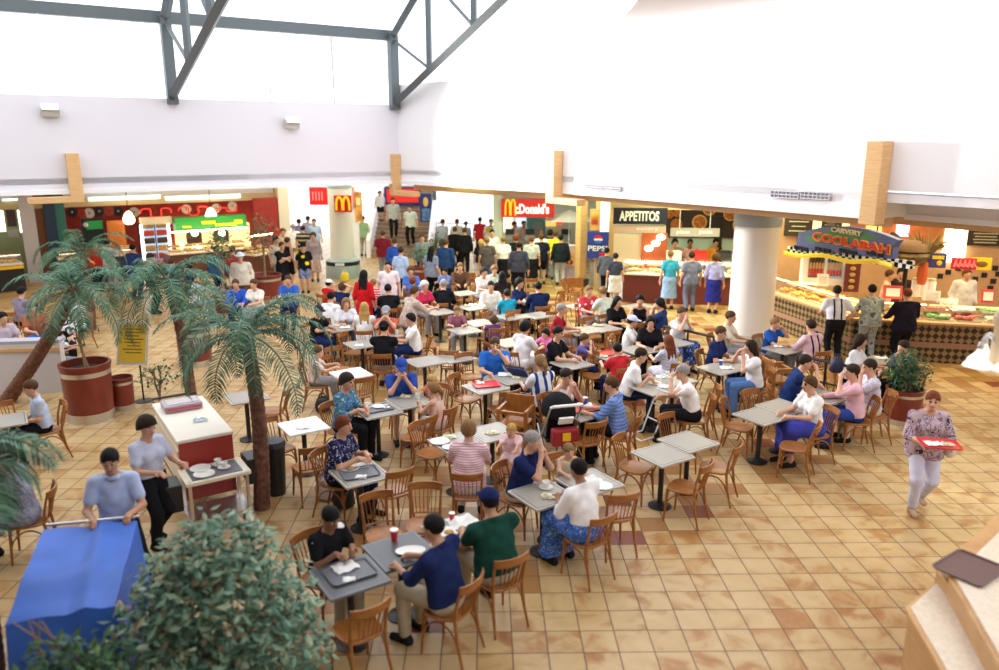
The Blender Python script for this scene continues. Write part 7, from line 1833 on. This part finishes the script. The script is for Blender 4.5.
for x in (-.24, .24):
    for y in (-.28, .3): w = MB(); w.tube([(x - .02, y, .1), (x + .02, y, .1)], .1, 18); w.build('wheel', DARK, t)
    MB().tube([(x, .3, .1), (x, -.05, .5), (x, -.42, 1.0)], .014, 8).build('frame', CHROME, t); MB().tube([(x, -.28, .1), (x, .2, .55)], .014, 8).build('frame', CHROME, t)
MB().tube([(-.24, -.42, 1.0), (-.22, -.47, 1.03), (.22, -.47, 1.03), (.24, -.42, 1.0)], .022, 8).build('handle', WTXT, t)
MB().box((0, .08, .42), (.42, .5, .06), rx=.15).build('seat', BLACK, t, bevel=.02); MB().box((0, -.17, .62), (.42, .06, .48), rx=.3).build('seat_back', HOODM, t, bevel=.02)
mm = MB(); mm.ball((0, 0, 0), (.25, .36, .30), 18, 12); mm2 = MB(); mm2.v = [(x, y, max(z, -.03)) for x, y, z in mm.v]; mm2.f = mm.f; mm2.m = mm.m; o = mm2.build('hood', HOODM, t, smooth=60); o.location = (0, -.06, .80)
MB().box((0, -.36, .52), (.40, .16, .26)).build('bag', mat('bag_red', (.35, .02, .03), .6), t, bevel=.03); MB().box((0, -.45, .54), (.12, .02, .12)).build('bag_patch', YEL, t); MB().box((0, -.40, .78), (.22, .03, .12), rx=.5).build('logo_flap', WTXT, t)
p = gp(524, 412); t = thing('pushchair', 'grey pushchair with large wheels behind the black pushchair', 'pushchair', (p.x, p.y, 0), R(-30))
for x in (-.22, .22):
    for y, r_ in ((-.2, .2), (.3, .1)):
        w = MB(); pts = [(x, y + r_ * math.cos(a), r_ + r_ * .93 * math.sin(a)) for a in [2 * math.pi * k / 24 for k in range(25)]]; w.tube(pts, .014, 6, caps=False); w.build('wheel', mat('tyre_grey', (.12, .12, .13), .6), t)
    MB().tube([(x, .3, .1), (x, 0, .5), (x, -.4, .95)], .012, 8).build('frame', CHROME, t); MB().tube([(x, -.2, .2), (x, .18, .5)], .012, 8).build('frame', CHROME, t)
MB().box((0, .05, .45), (.38, .45, .05)).build('seat', mat('seat_navy', (.02, .03, .1), .8), t, bevel=.02); MB().box((0, -.2, .68), (.38, .05, .45), rx=.35).build('seat_back', MATS['seat_navy'], t, bevel=.02); MB().tube([(-.22, -.4, .95), (.22, -.4, .95)], .016, 8).build('handle', DARK, t)
p = gp(648, 437); t = thing('luggage_trolley', 'white folding luggage trolley leaning near the belted man', 'trolley', (p.x, p.y, 0), R(-60))
for x in (-.15, .15): MB().tube([(x, 0, .06), (x, .38, .98)], .013, 8).build('rail', WTXT, t)
for u in (.25, .5, .75, 1.0): MB().tube([(-.15, .38 * u, .06 + .92 * u), (.15, .38 * u, .06 + .92 * u)], .012, 8).build('crossbar', WTXT, t)
MB().tube([(-.16, 0, .06), (-.16, -.28, .04), (.16, -.28, .04), (.16, 0, .06)], .012, 8).build('foot_loop', WTXT, t)
for x in (-.19, .19): w = MB(); w.tube([(x - .015, .04, .075), (x + .015, .04, .075)], .075, 16); w.build('wheel', DARK, t)
def bag(px, py, label, m, s=(.3, .16, .32), z=0., name='carrier_bag', at=None, rz=20):
    p = gp(px, py, z) if at is None else Vector(at); t = thing(name, label, 'bag', (p.x, p.y, p.z), R(rz)); mm = MB(); rnd = random.Random(int(px))
    prof = [(.7, 0), (1, .12), (1.02, .5), (.85, .85), (.6, 1)]
    vs = []; n = 18
    for r_, zz in prof:
        for k in range(n):
            a = 2 * math.pi * k / n; j = 1 + .08 * math.sin(3 * a + zz * 9) + rnd.uniform(-.03, .03); vs.append((s[0] / 2 * r_ * math.cos(a) * j, s[1] / 2 * r_ * math.sin(a) * j, s[2] * zz))
    fs = [(i * n + k, i * n + (k + 1) % n, (i + 1) * n + (k + 1) % n, (i + 1) * n + k) for i in range(len(prof) - 1) for k in range(n)] + [tuple(range(n - 1, -1, -1)), tuple((len(prof) - 1) * n + k for k in range(n))]
    mm.add(vs, fs).build('bag', m, t, smooth=60)
    for y in (-1, 1): MB().tube([(-s[0] * .25, y * s[1] * .15, s[2] * .97), (-s[0] * .12, y * s[1] * .12, s[2] * 1.25), (s[0] * .12, y * s[1] * .12, s[2] * 1.25), (s[0] * .25, y * s[1] * .15, s[2] * .97)], .009, 6).build('handle', m, t)
    return t
bag(330, 498, 'white carrier bag on the floor behind the black T-shirt boy', mat('bag_white', (.82, .82, .84), .5), (.36, .24, .36)); bag(344, 507, 'black bag on the floor behind the black T-shirt boy', DARK, (.3, .2, .3))
bag(680, 415, 'burgundy handbag beside the belted grey-haired man', mat('bag_burgundy', (.12, .015, .03), .5), (.3, .14, .24), 0, 'handbag')
bag(427, 318, 'pink bag hanging below the white-haired woman', mat('bag_pink', (.6, .08, .15), .6), (.3, .2, .3), 0); bag(323, 412, 'dark bag with white trim on the floor near the palm', DARK, (.26, .2, .28))
bag(345, 281, 'yellow carrier bag beside the red-topped child', mat('bag_yellow', (.9, .65, .05), .5), (.3, .2, .3), 0); bag(676, 352, 'pale green patterned bag near the checked dress girl', mat('bag_green', (.45, .55, .25), .6, noise=.5, nscale=20), (.3, .2, .3), 0)
bag(400, 296, 'white shoulder bag beside the beige floral woman', mat('bag_white', (.8, .8, .8)), (.2, .16, .4), 0)
bag(836, 372, 'dark toddler backpack on the table before the pink shirt', mat('bag_navy', (.02, .02, .06), .6), (.26, .2, .26), .742)
def high_chair(px, py, f, label):
    p = gp(px, py); t = thing('high_chair', label, 'chair', (p.x, p.y, 0), R(f) + math.pi)
    for x in (-.22, .22):
        for y in (-.2, .2): MB().box((x, y, .37), (.05, .05, .74)).build('leg', CHS, t)
        MB().box((x, 0, .72), (.04, .44, .08)).build('armrest', CHS, t)
    MB().box((0, 0, .50), (.42, .42, .03)).build('seat', CHS, t); MB().box((0, -.2, .74), (.46, .03, .30)).build('backrest', CHS, t, bevel=.01); MB().box((0, .18, .70), (.42, .05, .05)).build('front_bar', CHS, t)
high_chair(775, 405, 100, 'boxy wooden high chair behind the man drinking from a cup'); high_chair(884, 408, -100, 'boxy wooden high chair beside the dark potted bush'); high_chair(516, 452, -20, 'boxy wooden high chair beside the striped top')
high_chair(573, 306, -170, 'boxy wooden high chair near the navy jacket man'); high_chair(470, 300, 170, 'boxy wooden high chair behind the cream-shirted youth')
# things held by the walking woman
wk = [q for q in PEOPLE if 'carrying a red tray' in q[0]['label']][0]; root = wk[0]
Mw = Matrix.Translation(root.location) @ Euler(root.rotation_euler).to_matrix().to_4x4()
h0, h1 = Mw @ Vector(root['_arm'][0]), Mw @ Vector(root['_arm'][1]); mid = (h0 + h1) / 2; fwd = Mw.to_3x3() @ Vector((0, 1, 0))
tp = mid + fwd * .06; tp.z = max(h0.z, h1.z) + .03
o = item('red_tray', 0, 0, '', at=tp, rz=math.degrees(root.rotation_euler.z)); ITEMS.pop(); o['label'] = 'red tray carried by the woman in mauve patterned top'
o = item('paper_napkin', 0, 0, '', at=tp + Vector((-.08, 0, .012)), scale=.8); ITEMS.pop(); o['label'] = 'white paper on the tray carried by the walking woman'
o = item('food_wrapper', 0, 0, '', at=tp + Vector((.08, -.02, .012)), scale=.8); ITEMS.pop(); o['label'] = 'food wrapper on the tray carried by the walking woman'
q = Mw @ Vector((-.30, -.02, .78)); bag(0, 0, 'cream shoulder bag at the side of the walking woman', mat('bag_cream', (.75, .70, .62), .6), (.30, .14, .30), 0, 'shoulder_bag', at=q, rz=70)
MB_ = None
# ------------------------------------------------------------------ chairs under the seated, then words that single each thing out
def nearest(px, py, n=14):
    L = sorted((((q[0]['_px'][0] - px) ** 2 + (q[0]['_px'][1] - py) ** 2), q[0]['_ref'], q[0]['_px']) for q in PEOPLE)
    return L[:n]
SEATS = []
for o, loc, f, d, sit, sh_, k in PEOPLE:
    if sit and o.get('_chair'):
        a = R(f); off = -.02 if k > .85 else .04
        x, y = loc[0] + math.sin(a) * off, loc[1] - math.cos(a) * off
        SEATS.append((x, y))
        chair(x, y, f, 'bentwood chair under the %s' % o['_ref'])
USED = set()
def place_words(head, px, py, maxw=16, ring=True):
    for d2, ref, q in nearest(px, py, 40):
        dx, dy = px - q[0], py - q[1]
        if ring and d2 < 30 ** 2 and dy > 0: rels = ['in front of the', 'near the']
        elif abs(dx) > abs(dy): rels = ['right of the' if dx > 0 else 'left of the']
        else: rels = ['below the' if dy > 0 else 'behind the']
        for r in rels:
            t = '%s %s %s' % (head, r, ref)
            if t not in USED and len(t.split()) <= maxw:
                USED.add(t); return t
    return head
for o in list(COL.objects):
    if o.get('_e'): o['label'] = place_words('empty bentwood chair', *o['_px'])
    elif o.name.startswith('bentwood_chair') and not o['label']: o['label'] = 'x'
tname = {'g': 'grey square pedestal table', 'd': 'dark slate square table', 'w': 'white-topped square table'}
for o, px, py in TABLES: o['label'] = place_words(tname[o['_t']], px, py)
for o, px, py, desc, kind in ITEMS: o['label'] = place_words(desc, px, py)
for o in COL.objects:
    for key in ('_px', '_ref', '_chair', '_d', '_hc', '_arm', '_e', '_t', '_tb'):
        if key in o: del o[key]
# ------------------------------------------------------------------ camera, sky, lamps and added uplights
cam = bpy.data.cameras.new('camera'); co = bpy.data.objects.new('camera', cam); COL.objects.link(co)
cam.sensor_width = 36; cam.lens = FPX / 999 * 36; cam.clip_end = 300
co.location = (0, 0, H); co.rotation_euler = (math.pi / 2 - PITCH, 0, 0)
SC.camera = co
w = bpy.data.worlds.new('sky'); SC.world = w; w.use_nodes = True
bg = w.node_tree.nodes['Background']; bg.inputs[0].default_value = (.93, .96, 1, 1); bg.inputs[1].default_value = 1.7
SC.view_settings.view_transform = 'Standard'; SC.view_settings.look = 'None'; SC.view_settings.gamma = 1; SC.view_settings.exposure = .5
def area(loc, size, power, col=(1, 1, 1), rot=(0, 0, 0)):
    l = bpy.data.lights.new('lamp', 'AREA'); l.shape = 'RECTANGLE'; l.size, l.size_y = size; l.energy = power; l.color = col
    o = bpy.data.objects.new('lamp', l); COL.objects.link(o); o.location = loc; o.rotation_euler = rot
    return o
area((-12, 25, 3.5), (8, 3), 90, (1, .85, .65), (0, 0, R(33)))
area((-17, 19, 3.5), (6, 3), 40, (.85, 1, .8), (0, 0, R(33)))
area((-6, 29, 3.55), (5, 5), 150, (.93, 1, .88))
area((1, 25, 3.55), (5, 4), 260, (.85, 1, .6))
area((6, 21.5, 3.5), (4, 3), 170, (.95, 1, .55), (0, 0, R(-56)))
area((10.5, 16.5, 3.5), (5, 4), 165, (1, .80, .40), (0, 0, R(-40)))
for i, (x, y) in enumerate(((2.4, 16.0), (4.4, 15.4), (6.0, 12.6))): area((x - .9, y - .6, 5.2), (4.0, .5), 85, (.95, .97, 1), (math.pi, 0, R(-56)))  # uplights added out of sight to whiten the ceiling and dome
cam.dof.use_dof = True; cam.dof.focus_distance = 13.5; cam.dof.aperture_fstop = .65
for px, py in ((49, 108), (290, 121)):
    q = on_plane(px, py, A0, C); l = bpy.data.lights.new('flood', 'SPOT'); l.energy = 900 if px < 100 else 6000; l.color = (1, .97, .93); l.spot_size = R(46 if px < 100 else 84); l.spot_blend = .9; l.shadow_soft_size = .2
    o = bpy.data.objects.new('flood', l); COL.objects.link(o); o.location = (q.x - NL.x * .6, q.y - NL.y * .6, q.z - .05); v = Vector((6.0, 17.5, 1.5 if px < 100 else 3.2)) - o.location; o.rotation_euler = v.to_track_quat('-Z', 'Y').to_euler()
for a_, b_, c, pw in ((K[0], K[1], (1, .66, .25), 26), (K[1], K[2], (1, .66, .25), 14), (K[2], K[3], (1, .9, .6), 8), (qa, qb, (1, .85, .6), 14), (qb, qc, (1, .85, .6), 22)):
    d = (b_ - a_); m_ = (a_ + b_) / 2; n = Vector((-d.y, d.x)).normalized() * .5; area((m_.x + n.x, m_.y + n.y, 1.26), (d.length * .9, .3), pw, c, (0, 0, math.atan2(d.y, d.x)))
